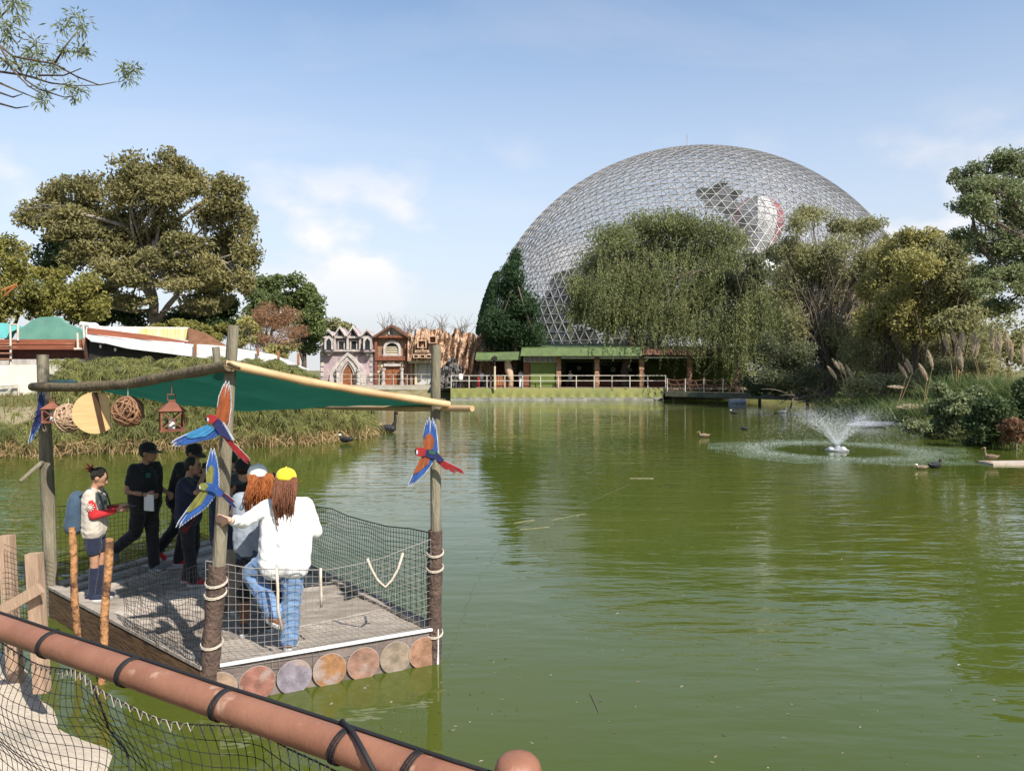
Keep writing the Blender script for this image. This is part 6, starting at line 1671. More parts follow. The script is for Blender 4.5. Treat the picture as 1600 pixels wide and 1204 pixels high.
for k in range(64):
    a = 2 * math.pi * k / 64; j0 = 1 + 0.05 * math.sin(7 * a) ; j1 = 1 + 0.10 * math.sin(5 * a + 1) + 0.05 * math.sin(11 * a)
    vs += [(fc[0] + 2.1 * j0 * math.cos(a), fc[1] + 2.1 * j0 * math.sin(a), 0.006), (fc[0] + 4.5 * j1 * math.cos(a), fc[1] + 4.5 * j1 * math.sin(a), 0.006)]
for k in range(64):
    k2 = (k + 1) % 64; fs.append((2 * k, 2 * k + 1, 2 * k2 + 1, 2 * k2))
arr_mesh('churned_ring', vs, fs, M_churn, parent=fo_)

# ================================================================== BIRDS
def remesh(mb, voxel, smooth_it=4):
    me = bpy.data.meshes.new('tmp'); me.from_pydata(mb.v, [], mb.f)
    o = bpy.data.objects.new('tmp', me); COL.objects.link(o)
    md = o.modifiers.new('r', 'REMESH'); md.mode = 'VOXEL'; md.voxel_size = voxel
    if smooth_it:
        sm = o.modifiers.new('s', 'SMOOTH'); sm.iterations = smooth_it; sm.factor = 0.5
    dg = bpy.context.evaluated_depsgraph_get()
    r = bpy.data.meshes.new_from_object(o.evaluated_get(dg))
    bpy.data.objects.remove(o); bpy.data.meshes.remove(me)
    r.polygons.foreach_set('use_smooth', np.ones(len(r.polygons), bool))
    return r
M_fw = mat('white_feathers', (0.72, 0.71, 0.68), rough=0.8, ns=9)
M_fb = mat('black_feathers', (0.02, 0.02, 0.022), rough=0.6, ns=9)
M_fbr = mat('brown_feathers', (0.26, 0.19, 0.12), (0.14, 0.10, 0.065), rough=0.8, ns=9)
M_beak = mat('orange_beak', (0.55, 0.24, 0.04), rough=0.5)
def bird(name, label, p, L_, yaw, body_m, head_m, neck=0.5, z0=0.0, legs=False, tuck=False):
    root = empty(name, (p[0], p[1], p[2]), label, 'bird', 'water birds on the pond'); root.rotation_euler = (0, 0, yaw)
    m = MB()
    m.ell((0, 0, 0.16 * L_ + z0), (0.46 * L_, 0.21 * L_, 0.20 * L_), 14, 9)
    m.capsule((-0.36 * L_, 0, 0.20 * L_ + z0), (-0.56 * L_, 0, 0.28 * L_ + z0), 0.10 * L_, 0.03 * L_)
    m.capsule((0.30 * L_, 0, 0.20 * L_ + z0), (0.40 * L_, 0, (0.25 + neck * .35) * L_ + z0), 0.12 * L_, 0.075 * L_)
    hz = (0.28 + neck * 0.8) * L_ + z0
    m.capsule((0.40 * L_, 0, (0.25 + neck * .35) * L_ + z0), (0.40 * L_, 0, hz), 0.075 * L_, 0.065 * L_)
    me = remesh(m, 0.028 * L_, 5); link_mesh('body', me, body_m, root)
    m = MB(); m.ell((0.44 * L_, 0, hz + 0.04 * L_), (0.115 * L_, 0.085 * L_, 0.085 * L_), 12, 8); hd = m.build('head', head_m, None, smooth=True); hd.parent = root
    m = MB(); m.capsule((0.52 * L_, 0, hz + 0.03 * L_), (0.64 * L_, 0, hz + 0.01 * L_), 0.035 * L_, 0.02 * L_, 8); bk = m.build('beak', M_beak, None, smooth=True); bk.parent = hd
    for s_ in (-1, 1):
        m = MB(); m.ell((-0.06 * L_, s_ * 0.17 * L_, 0.21 * L_ + z0), (0.34 * L_, 0.05 * L_, 0.13 * L_), 12, 7); w_ = m.build('wing', body_m, None, smooth=True); w_.parent = root
        if legs:
            m = MB(); m.capsule((0.02 * L_, s_ * 0.07 * L_, z0 + .02 * L_), (0.04 * L_, s_ * 0.07 * L_, 0.01), 0.022 * L_, 0.018 * L_, 6); m.box((0.09 * L_, s_ * 0.07 * L_, 0.008), (0.14 * L_, 0.09 * L_, 0.012)); lg = m.build('leg', M_beak, None); lg.parent = root
    return root
bird('duck', 'white duck swimming before the dark bank shrubs', G(1432, 672), 0.55, math.pi, M_fw, M_fw, 0.35)
bird('duck', 'brown duck swimming well left of the fountain', G(1100, 683), 0.5, math.pi, M_fbr, M_fbr, 0.2)
bird('coot', 'black bird with raised back on the water right of the fountain', G(1461, 731), 0.52, 0.4, M_fb, M_fb, 0.15)
bird('duck', 'small brown duck in shade near the right bank', G(1526, 692), 0.45, math.pi, M_fbr, M_fw, 0.25)
bird('duck', 'small dark duck left of the fountain trailing a wake', G(1163, 671), 0.4, math.pi, M_fb, M_fb, 0.2)
bird('duck', 'small white and dark duck before the footbridge', G(1147, 646), 0.5, math.pi, M_fb, M_fw, 0.2)
bird('duck', 'white duck by the willow branches at the bank', G(1224, 645), 0.55, 0.2, M_fw, M_fw, 0.4)
bird('swan', 'black swan swimming beside the papyrus spit', G(604, 675), 1.05, 0.0, M_fb, M_fb, 0.72)
bird('duck', 'white and dark duck resting at the tip of the papyrus spit', G(541, 690, 0.05), 0.6, math.pi, M_fb, M_fw, 0.2)
fb = G(1575, 722, 0.05)
m = MB(); m.box((fb[0] + 0.25, fb[1], 0.03), (2.0, 0.75, 0.07), rz=0.05); m.box((fb[0] + 0.25, fb[1] - .02, -0.04), (1.7, 0.5, 0.08), rz=0.05)
tag(m.build('floating_board', mat('pale_board', (0.48, 0.40, 0.33), (0.36, 0.29, 0.23), rough=0.85, ns=4), loc=fb), 'pale plank board floating at the right edge', 'board')
bird('duck', 'brown duck standing on the floating board', np.array([G(1552, 722, 0.07)[0], fb[1] - 0.05, 0.067]), 0.42, math.pi * 0.85, M_fbr, M_fbr, 0.6, 0.10, True)
bird('duck', 'tan duck floating just left of the black bird', G(1440, 733), 0.36, math.pi, M_fbr, M_fw, 0.1)
# grey rock ledge on the right bank
rk = empty('grey_rock_ledge', G(1385, 662), 'blue grey flat rock ledge at the waterline behind the fountain', 'rock')
for k, (x, y, sx, sy, sz) in enumerate(((1360, 658, 1.0, .6, .35), (1385, 654, 1.3, .7, .42), (1410, 659, 1.2, .6, .3), (1375, 664, 1.7, .5, .22), (1420, 652, 1.0, .7, .4), (1355, 662, .5, .3, .16))):
    c = G(x, y, 0.1); rg = np.random.default_rng(300 + k); m = MB(); m.ell((0, 0, 0), (sx, sy, sz), 12, 8)
    m.v = [tuple(c + np.array(v_) * (1 + 0.25 * fbm(v_[0] * 2 + k * 5, v_[1] * 2, v_[2] * 2)) * np.array([1, 1, 0.9])) for v_ in m.v]
    m.build('stone', mat('blue_grey_rock', (0.20, 0.21, 0.24), (0.11, 0.115, 0.13), rough=0.9, ns=2, nd=7, bump=0.6), rk)

# ================================================================== FLOATING THINGS ON THE WATER
fl = np.random.default_rng(55)
pos = []
for _ in range(210):
    px = fl.uniform(640, 1600); py = fl.uniform(740, 1200)
    pos.append(G(px, py, 0.004))
for _ in range(70):
    px = fl.uniform(450, 800); py = fl.uniform(1020, 1150); pos.append(G(px, py, 0.004))
pos = np.array(pos); dd_ = fl.normal(size=(len(pos), 3)) * np.array([1, 1, 0.04])
v, f = leaf_quads(pos, dd_, 0.034 * fl.uniform(0.3, 1.7, len(pos)), 0.016, fl, 0.03)
v[:, 2] = np.maximum(v[:, 2], 0.002)
tag(arr_mesh('floating_leaves', v, f, leafmat('floating_leaf', (0.22, 0.20, 0.15), (0.08, 0.05, 0.025), ns=3)), 'scattered pale leaves and specks floating on the pond', 'leaves', kind='stuff')
M_reed = mat('pale_floating_reed', (0.36, 0.32, 0.20), rough=0.8, ns=8)
def line_on_water(name, label, pl, r, m_, cat):
    m = MB(); m.tube([G(x, y, z) for x, y, z in pl], r, 5); return tag(m.build(name, m_, loc=G(*pl[0][:2])), label, cat)
line_on_water('mooring_line', 'thin mooring rope running out over the water from the right raft post', [(690, 862, 0.75), (740, 846, .35), (790, 830, .06), (830, 815, .01), (880, 798, .005), (930, 780, .005), (985, 756, .005)], 0.0025, mat('wet_rope', (0.16, 0.15, 0.10), rough=0.8), 'rope')
line_on_water('floating_reed', 'pale reed floating where the rope meets the water', [(803, 817, .008), (835, 812, .01)], 0.006, M_reed, 'reed')
line_on_water('floating_reed', 'pale reed floating below the mooring rope', [(812, 827, .008), (858, 823, .01)], 0.005, M_reed, 'reed')
line_on_water('floating_reed', 'thin reed angled up to the right of the rope', [(862, 812, .008), (915, 802, .01)], 0.004, M_reed, 'reed')
line_on_water('floating_reed', 'lone straw reed far out beyond the mooring rope', [(984, 747, .008), (1021, 747, .01)], 0.009, M_reed, 'reed')
line_on_water('floating_stick', 'short brown stick floating right of the raft', [(922, 1082, .008), (936, 1112, .008)], 0.003, M_twig, 'stick')
# ================================================================== PEOPLE
M_skin = mat('skin_tan', (0.40, 0.22, 0.14), (0.34, 0.18, 0.11), rough=0.55, ns=9, spec=0.35)
M_skinl = mat('skin_light', (0.52, 0.31, 0.22), (0.45, 0.25, 0.17), rough=0.55, ns=9, spec=0.35)
M_eye = mat('eye_dark', (0.02, 0.015, 0.012), rough=0.3)
def cloth(name, c, c2=None, rough=0.85, bump=0.35, bs=9, ns=5):
    return mat('cloth_' + name, c, c2, rough=rough, ns=ns, nd=5, bump=bump, bs=bs, spec=0.2, sheen=0.15)
CL = dict(white=cloth('white', (0.78, 0.77, 0.75), (0.70, 0.69, 0.69)), black=cloth('black', (0.024, 0.024, 0.027), (0.014, 0.014, 0.016)), navy=cloth('navy', (0.018, 0.024, 0.05)), denim=cloth('denim', (0.18, 0.29, 0.46), (0.10, 0.17, 0.31), ns=3, bump=0.6),
          cream=cloth('cream', (0.56, 0.50, 0.42)), redc=cloth('red', (0.48, 0.025, 0.03)), khaki=cloth('khaki', (0.24, 0.205, 0.16), (0.17, 0.145, 0.11)), grey=cloth('grey', (0.30, 0.34, 0.39)), darkgrey=cloth('dark_grey', (0.05, 0.05, 0.052)), maroon=cloth('maroon', (0.16, 0.02, 0.02)),
          yellow=cloth('yellow', (0.80, 0.66, 0.04), (0.74, 0.58, 0.03)), green=cloth('green', (0.012, 0.06, 0.04)), teal=cloth('teal', (0.03, 0.12, 0.12)), brown=cloth('brown', (0.20, 0.085, 0.045)), bluegrey=cloth('bluegrey', (0.05, 0.085, 0.13)), lightgrey=cloth('light_grey', (0.42, 0.43, 0.44)))
def hairm(name, c, c2):
    return mat('hair_' + name, c, c2, rough=0.5, ns=30, nd=5, bump=0.8, bs=60, stretch=(3, 3, 0.35), spec=0.4)
HM = dict(dark=hairm('dark', (0.020, 0.014, 0.010), (0.010, 0.007, 0.006)), ginger=hairm('ginger', (0.48, 0.15, 0.035), (0.20, 0.05, 0.015)), brown=hairm('brown', (0.26, 0.10, 0.05), (0.12, 0.045, 0.025)))
M_rub = mat('shoe_sole', (0.5, 0.5, 0.48), rough=0.7)
J0 = dict(pel=(0, 0, .94), che=(0, .01, 1.26), nck=(0, -.005, 1.44), hed=(0, .02, 1.585),
          shL=(-.175, 0, 1.385), elL=(-.235, -.03, 1.11), wrL=(-.25, .06, .87), shR=(.175, 0, 1.385), elR=(.235, -.03, 1.11), wrR=(.25, .06, .87),
          hiL=(-.09, 0, .91), knL=(-.10, .03, .50), anL=(-.10, 0, .085), hiR=(.09, 0, .91), knR=(.10, .03, .50), anR=(.10, 0, .085))
def person(label, loc, H, yaw, joints=None, skin=M_skin, shirt='black', sleeve=0.55, forearm=None, legs='black', leglen=1.0, shirt_hem=0.0, loose=1.0, legloose=1.0,
           hair=None, cap=None, hat=None, shoes='black', socks=None, headyaw=0.0, headpitch=0.0, voxel=0.011, group='visitors on the raft', grip=None, extras=None, female=False, sleevecol=None):
    J = {k: np.array(v, float) for k, v in J0.items()}
    for k, v in (joints or {}).items():
        J[k] = np.array(v, float)
    s = H / 1.70
    root = empty('person', loc, label, 'person', group)
    root.rotation_euler = (0, 0, yaw); root.scale = (s, s, s)
    sw = 0.92 if female else 1.0
    def fin(mb, name, m_, vx, it=4, parent=None, wr=0.0):
        me = remesh(mb, vx, it)
        if wr and voxel < .02:
            n_ = len(me.vertices); co = np.zeros(n_ * 3, np.float32); no = np.zeros(n_ * 3, np.float32)
            me.vertices.foreach_get('co', co); me.vertices.foreach_get('normal', no); co = co.reshape(-1, 3); no = no.reshape(-1, 3)
            sx_ = float(loc[0]) * 7
            w1 = np.array([mnoise.noise(Vector((c[0] * 7 + sx_ + c[2] * 4, c[1] * 7, c[2] * 11 + c[0] * 5))) for c in co])
            w2 = np.array([mnoise.noise(Vector((c[0] * 20 + c[2] * 9, c[1] * 18, c[2] * 24 + sx_))) for c in co])
            co += no * (wr * np.maximum((1 - 2 * np.abs(w1)) * 0.9 + w2 * 0.5, -0.5))[:, None]
            me.vertices.foreach_set('co', co.ravel()); me.update()
        o = link_mesh(name, me, m_, root if parent is None else parent); return o
    hc = J['hed']; cy, sy = math.cos(headyaw), math.sin(headyaw)
    cp, sp = math.cos(headpitch), math.sin(headpitch)
    HR = np.array([[cy, -sy, 0], [sy, cy, 0], [0, 0, 1]]) @ np.array([[1, 0, 0], [0, cp, -sp], [0, sp, cp]])
    hp = lambda x, y, z: hc + HR @ V3(x, y, z)
    # ---------- body
    b = MB()
    for sd_ in 'LR':
        b.capsule(J['hi' + sd_] + V3(0, 0, .03), J['sh' + sd_] * .82 + J['nck'] * .18 + V3(0, 0, -.06), .105 * sw, .085 * sw)
        b.capsule(J['nck'] + V3(0, 0, -.03), J['sh' + sd_], .055, .052)
        b.capsule(J['sh' + sd_], J['el' + sd_], .052, .040)
        b.capsule(J['el' + sd_], J['wr' + sd_], .040, .027)
        b.capsule(J['hi' + sd_], J['kn' + sd_], .085, .056)
        b.capsule(J['kn' + sd_], J['an' + sd_], .055, .036)
        ft = J.get('to' + sd_, J['an' + sd_] + V3(0, .15, -.05)); J['to' + sd_] = ft
        b.capsule(J['an' + sd_] + V3(0, -.03, -.04), ft, .036, .032)
    b.capsule(J['pel'], J['che'], .12 * sw, .115 * sw)
    b.capsule(J['nck'] + V3(0, 0, -.03), lerp(J['nck'], hc, .6), .052, .05)
    b.ell(hp(0, 0, .015), (.077, .098, .112), 14, 10, rot=HR)
    b.ell(hp(0, .035, -.055), (.056, .062, .06), 12, 8, rot=HR)
    b.capsule(hp(0, .092, .012), hp(0, .112, -.022), .011, .016, 8)
    b.capsule(hp(-.02, .088, -.06), hp(.02, .088, -.06), .014, .014, 8)
    for sx in (-1, 1):
        b.ell(hp(sx * .08, -.005, 0), (.014, .026, .034), 8, 6, rot=HR)
    for sd_, sg in (('L', -1), ('R', 1)):
        w = J['wr' + sd_]; e = J['el' + sd_]; fd = (w - e) / np.linalg.norm(w - e)
        if grip and sd_ in grip: fd2, sid = [np.array(q, float) for q in grip[sd_]]
        else:
            fd2 = fd; sid = np.cross(fd, V3(sg, 0, 0)); sid = sid if np.linalg.norm(sid) > .2 else V3(0, 1, 0)
        fd2 = fd2 / np.linalg.norm(fd2); sid = sid - fd2 * np.dot(sid, fd2); sid /= np.linalg.norm(sid); pn = np.cross(fd2, sid)
        c = w + fd2 * .05
        for q in (-.6, 0, .6):
            b.capsule(w + sid * q * .02, w + fd2 * .085 + sid * q * .045, .017, .015, 8)
        for k, (o_, ln) in enumerate(((-.033, .058), (-.011, .068), (.011, .064), (.033, .05))):
            p0 = w + fd2 * .09 + sid * o_; p1 = p0 + fd2 * ln * .6 + pn * .012; p2 = p1 + fd2 * ln * .35 + pn * ln * .5
            b.capsule(p0, p1, .0105, .0095, 7); b.capsule(p1, p2, .0095, .008, 7)
        t0 = w + fd2 * .035 - sid * .03; t1 = t0 + fd2 * .035 - sid * .03 + pn * .008; t2 = t1 + fd2 * .03 - sid * .004 + pn * .014
        b.capsule(t0, t1, .014, .012, 7); b.capsule(t1, t2, .011, .009, 7)
    body = fin(b, 'body', skin, min(voxel, .0095) if voxel < .02 else voxel, 2)
    if voxel < .02:
        for sx in (-1, 1):
            m = MB(); m.ell(hp(sx * .031, .088, .022), (.013, .008, .007), 8, 6, rot=HR); link_o = m.build('eye', M_eye, None, smooth=True); link_o.parent = root
            m = MB(); m.capsule(hp(sx * .016, .094, .044), hp(sx * .046, .084, .046), .005, .004, 6); eb_ = m.build('eyebrow', HM['dark'], None, smooth=True); eb_.parent = root
        m = MB(); m.capsule(hp(-.018, .099, -.058), hp(.018, .099, -.058), .006, .006, 6); mo = m.build('mouth', mat('lips', (0.30, 0.10, 0.08), rough=0.5), None, smooth=True); mo.parent = root
    # ---------- top
    t = MB(); g_ = .016 * loose
    for sd_ in 'LR':
        lo_ = J['hi' + sd_] + V3(0, 0, .0 - shirt_hem)
        lo_[0] *= 1.0 + .12 * (loose - 1)
        t.capsule(lo_, J['sh' + sd_] * .84 + J['nck'] * .16 + V3(0, 0, -.06), max((.116 * sw + g_) * (1 + .10 * (loose - 1)), .122 + .0084 * legloose + .012 * (legloose > 1.5)), .09 * sw + g_)
        t.capsule(J['nck'] + V3(0, 0, -.055), J['sh' + sd_], .058 + g_ * .4, .056 + g_ * .8)
        if sleeve > 0 and not sleevecol:
            e_ = lerp(J['sh' + sd_], J['el' + sd_], min(sleeve, 1)); t.capsule(J['sh' + sd_], e_, .056 + g_ * .7, .046 + g_ * .6)
            if sleeve > 1:
                t.capsule(J['el' + sd_], lerp(J['el' + sd_], J['wr' + sd_], sleeve - 1), .045 + g_ * .6, .034 + g_ * .6)
    t.capsule(J['pel'] + V3(0, 0, -.02 - shirt_hem * .8), J['che'], max(.138 * sw + g_, .15), .125 * sw + g_)
    fin(t, 'shirt', CL[shirt], voxel * 1.15, 4, wr=.007)
    if sleevecol:
        for sd_ in 'LR':
            t = MB(); t.capsule(J['sh' + sd_], J['el' + sd_], .066, .056); t.capsule(J['el' + sd_], lerp(J['el' + sd_], J['wr' + sd_], .85), .056, .044); fin(t, 'sleeve', CL[sleevecol], voxel * 1.25, 4)
    # ---------- legs
    l = MB(); gl = .014 * legloose
    for sd_ in 'LR':
        k_ = lerp(J['hi' + sd_], J['kn' + sd_], min(leglen * 2, 1)); l.capsule(J['hi' + sd_], k_, .092 + gl, (.066 if leglen >= .5 else .08) + gl)
        if leglen > .5:
            l.capsule(J['kn' + sd_], lerp(J['kn' + sd_], J['an' + sd_], (leglen - .5) * 2), .062 + gl, .05 + gl * 1.1)
    l.capsule(J['hiL'] + V3(0, 0, .03), J['hiR'] + V3(0, 0, .03), .105 + gl * .6, .105 + gl * .6)
    fin(l, 'trousers' if leglen > .6 else 'shorts', CL[legs], voxel * 1.15, 3, wr=.012 if legloose > 1.5 else .007)
    # ---------- shoes, socks
    for sd_ in 'LR':
        m = MB(); a_ = J['an' + sd_]; to = J['to' + sd_]
        m.capsule(a_ + V3(0, -.035, -.035), a_ + V3(0, 0, .015), .05, .047); m.capsule(a_ + V3(0, -.03, -.045), to + V3(0, .01, 0), .045, .04)
        me = remesh(m, voxel * 1.1, 3); so = link_mesh('shoe', me, CL[shoes] if isinstance(shoes, str) else shoes, root)
        if voxel < .02:
            fwd = to - a_; fwd = fwd / np.linalg.norm(fwd); m = MB()
            up_ = np.cross(np.cross(fwd, V3(0, 0, 1)), fwd); up_ /= np.linalg.norm(up_)
            m.capsule(a_ + V3(0, -.03, -.045) - up_ * .032, to - up_ * .026, .046, .042, 10); sl = m.build('sole', M_rub, None); sl.parent = so
        if socks:
            m = MB(); m.capsule(a_, lerp(J['an' + sd_], J['kn' + sd_], .78), .042, .062); fin(m, 'sock', CL[socks], voxel * 1.25, 3)
    # ---------- hair
    if hair:
        hm, kind = hair; h = MB()
        h.ell(hp(0, -.022, .035), (.091, .098, .105), 14, 10, rot=HR)
        hd_ = None
        if kind == 'bun':
            h.ell(hp(0, -.125, .055), (.038, .04, .038), 10, 7)
        elif kind == 'ponytail':
            for k in range(4): h.capsule(hp(0, -.1 - .012 * k, .02 - .08 * k), hp(0, -.115 - .012 * k, -.06 - .08 * k), .036 - .004 * k, .032 - .004 * k)
        elif kind in ('long', 'wavy'):
            rg_ = np.random.default_rng(int(abs(loc[0]) * 1000))
            Ln = .40 if kind == 'long' else .36
            for q in range(11):
                x = (-.085 + .17 * q / 10) * (1.22 if kind == 'wavy' else 1)
                off = rg_.uniform(-.03, .03)
                wv = .018 if kind == 'wavy' else .005
                pr = None
                for i in range(9):
                    tt = i / 8
                    z = .04 - (Ln + .06 * math.sin(q * 1.9)) * tt
                    p_ = hp(x * (1 + .25 * math.sin(math.pi * tt)) * (1 if kind == 'wavy' else 1 - .42 * tt) + wv * math.sin(6.5 * tt + q * 1.3) + (.0 if kind == 'wavy' else .01), -.075 - .05 * math.sin(math.pi * min(tt * 1.2, 1)) - .02 * tt + wv * math.cos(6 * tt + q), z + off * tt)
                    if pr is not None:
                        h.capsule(pr, p_, .026 * (1 - .35 * tt), .025 * (1 - .38 * tt), 7)
                    pr = p_
        ho = fin(h, 'hair', HM[hm], voxel * .95, 2)
        if kind in ('long', 'wavy'):
            m = MB()
            for q in range(46):
                x = rg_.uniform(-.1, .1) * (1.25 if kind == 'wavy' else 1); wv = .022 if kind == 'wavy' else .006; ph_ = rg_.uniform(0, 6); yo = rg_.uniform(.0, .03)
                m.tube([hp(x * (1 + .35 * math.sin(math.pi * tt)) * (1 if kind == 'wavy' else 1 - .4 * tt) + wv * math.sin(7 * tt + ph_), -.098 - yo - .05 * math.sin(math.pi * min(tt * 1.2, 1)) + wv * math.cos(7 * tt + ph_), .0 - (Ln + rg_.uniform(-.06, .07)) * tt) for tt in np.linspace(0, 1, 9)], list(np.linspace(.006, .002, 9)), 4, cap=False)
            st_ = m.build('hair_strands', HM[hm], None, smooth=True); st_.parent = ho
    # ---------- headwear
    if cap:
        cm = CL[cap[0]]; bk = cap[1] if len(cap) > 1 else 0.0
        CR = HR @ np.array([[math.cos(bk), -math.sin(bk), 0], [math.sin(bk), math.cos(bk), 0], [0, 0, 1]])
        o_ = hp(0, -.008, .040)
        prof = [(.110, -.010), (.112, .015), (.106, .05), (.088, .082), (.06, .102), (.028, .112), (.004, .115)]
        m = MB(); m.lathe(prof, n=20, ax=(o_, CR @ V3(.90, 0, 0), CR @ V3(0, 1.02, 0), HR @ V3(0, 0, 1))); co = m.build('cap', cm, None, smooth=True); co.parent = root
        m = MB(); up_ = []; dn = []
        for k in range(13):
            a = math.radians(-72 + 144 * k / 12); r_in = .106; r_out = .106 + .085 * math.cos(a) ** .6
            for r_, z_ in ((r_in, .004), (r_out, -.022 * math.cos(a) - .004)):
                up_.append(o_ + CR @ V3(math.sin(a) * r_ * .92, math.cos(a) * r_, z_))
        n_ = len(up_); vs_ = up_ + [p_ + V3(0, 0, -.006) for p_ in up_]
        fs_ = []
        for k in range(12):
            a = 2 * k; fs_ += [(a, a + 1, a + 3, a + 2), (n_ + a + 2, n_ + a + 3, n_ + a + 1, n_ + a), (a + 1, n_ + a + 1, n_ + a + 3, a + 3)]
        m.add(vs_, fs_); br_ = m.build('brim', cm, None); br_.parent = co
        m = MB(); m.ell(o_ + HR @ V3(0, 0, .116), .009, 8, 6); bt_ = m.build('button', cm, None); bt_.parent = co
        if len(cap) > 2 and cap[2]:
            c_ = o_ + CR @ V3(.015 if cap[3:] else 0, cap[3] if cap[3:] else .108, .048); m = MB()
            m.ell(c_, (.03, .008, .018), 10, 6, rot=CR); em = m.build('emblem', CL[cap[2]], None); em.parent = co
    if hat:
        m = MB(); m.lathe([(.175, -.03), (.178, -.024), (.118, .012), (.112, .05), (.10, .09), (.06, .10), (.004, .102)], n=22, ax=(hp(0, 0, .035), HR @ V3(.95, 0, 0), HR @ V3(0, 1.05, 0), HR @ V3(0, 0, 1))); h_ = m.build('bucket_hat', CL[hat], None, smooth=40); h_.parent = root
    if extras:
        extras(root, J, hp, HR)
    return root
def put(mb, name, m_, parent, smooth=True):
    o = mb.build(name, m_, None, smooth=smooth); o.parent = parent; return o
def at(px, py, z=ZD):
    g_ = G(px, py, z); return (float(g_[0]), float(g_[1]), z)

# 1. woman in white, back to us, holding the post
def ex1(root, J, hp, HR):
    w = J['wrL']; e = J['elL']; d_ = (w - e) / np.linalg.norm(w - e); c = w - d_ * .012
    X = np.cross(d_, V3(0, 0, 1)); X /= np.linalg.norm(X); Y = np.cross(d_, X)
    m = MB(); m.lathe([(.031, -.012), (.033, 0), (.031, .012)], n=14, ax=(c, X, Y, d_)); wt = put(m, 'watch_strap', CL['cream'], root)
    m = MB(); m.box(c - Y * .034, (.03, .03, .032)); put(m, 'watch_face', CL['black'], wt, False)
person('woman in a loose white shirt, blue jeans and yellow cap holding the raft post', at(452, 1013), 1.70, 0.0,
       dict(pel=(-.05, 0, .93), che=(-.03, .03, 1.25), nck=(-.02, .05, 1.43), hed=(-.045, .08, 1.575), shL=(-.20, .03, 1.37), elL=(-.35, -.23, 1.265), wrL=(-.357, -.552, 1.345), shR=(.155, .04, 1.38), elR=(.235, .12, 1.10), wrR=(.12, .28, 1.02),
            hiL=(-.135, 0, .90), knL=(-.385, .10, .70), anL=(-.14, -.03, .36), toL=(-.06, -.06, .26), hiR=(.05, 0, .90), knR=(.02, .02, .50), anR=(.0, 0, .085), toR=(.02, .15, .035)),
       skin=M_skinl, shirt='white', sleeve=1.72, legs='denim', shirt_hem=.09, loose=1.3, legloose=2.0, hair=('brown', 'long'), cap=('yellow', 0.0), shoes='brown', headyaw=.15, headpitch=-.15, grip={'L': ((-.95, .12, .10), (0, .0, 1))}, extras=ex1, female=True)
# 2. girl with red sleeves
def ex2(root, J, hp, HR):
    m = MB(); m.capsule((-.09, -.20, 1.30), (-.09, -.22, .98), .09, .12); m.capsule((.09, -.20, 1.30), (.09, -.22, .98), .09, .12); m.capsule((0, -.20, 1.32), (0, -.24, .96), .10, .12)
    me = remesh(m, .014, 4); bp_ = link_mesh('backpack', me, CL['bluegrey'], root)
    for sx in (-1, 1):
        m = MB(); m.tube([V3(sx * .12, -.13, 1.36), V3(sx * .13, -.02, 1.465), V3(sx * .13, .11, 1.36), V3(sx * .14, .15, 1.2), V3(sx * .16, .06, 1.0), V3(sx * .13, -.14, .98)], .02, 6, sq=.5); put(m, 'strap', CL['bluegrey'], bp_)
    m = MB(); m.box(J['wrR'] + V3(-.05, .12, .03), (.07, .17, .012)); put(m, 'phone', CL['black'], root, False)
    m = MB(); m.box(V3(.07, .152, 1.27), (.075, .012, .05)); put(m, 'badge', CL['teal'], root, False)
    m = MB()
    for a in range(5):
        t_ = a * math.pi / 5; m.capsule(J['shR'] * .45 + J['elR'] * .55 + V3(.064, .05 * math.cos(t_), .05 * math.sin(t_)), J['shR'] * .45 + J['elR'] * .55 + V3(.064, -.05 * math.cos(t_), -.05 * math.sin(t_)), .006, .006, 6)
    put(m, 'sleeve_emblem', CL['cream'], root)
    m = MB()
    for k in range(7):
        m.capsule(hp(0, -.13, .06), hp(.06 * math.cos(k), -.17 - .03 * math.sin(k * 2), .07 + .05 * math.sin(k)), .014, .008, 6)
    put(m, 'hair_ribbon', CL['redc'], root)
person('girl with red sleeves, cream vest and backpack looking at her phone', at(149, 936), 1.53, math.radians(-78),
       dict(hed=(0, .06, 1.575), elR=(.22, .05, 1.12), wrR=(.10, .30, 1.17), elL=(-.22, .05, 1.12), wrL=(-.08, .31, 1.17), knL=(-.08, .04, .5), anL=(-.08, .02, .085), knR=(.08, .02, .5), anR=(.08, -.02, .085)),
       skin=M_skin, shirt='cream', sleeve=0, sleevecol='redc', legs='navy', leglen=.30, loose=1.3, hair=('dark', 'bun'), shoes='navy', socks='navy', headpitch=-.45, extras=ex2, female=True)
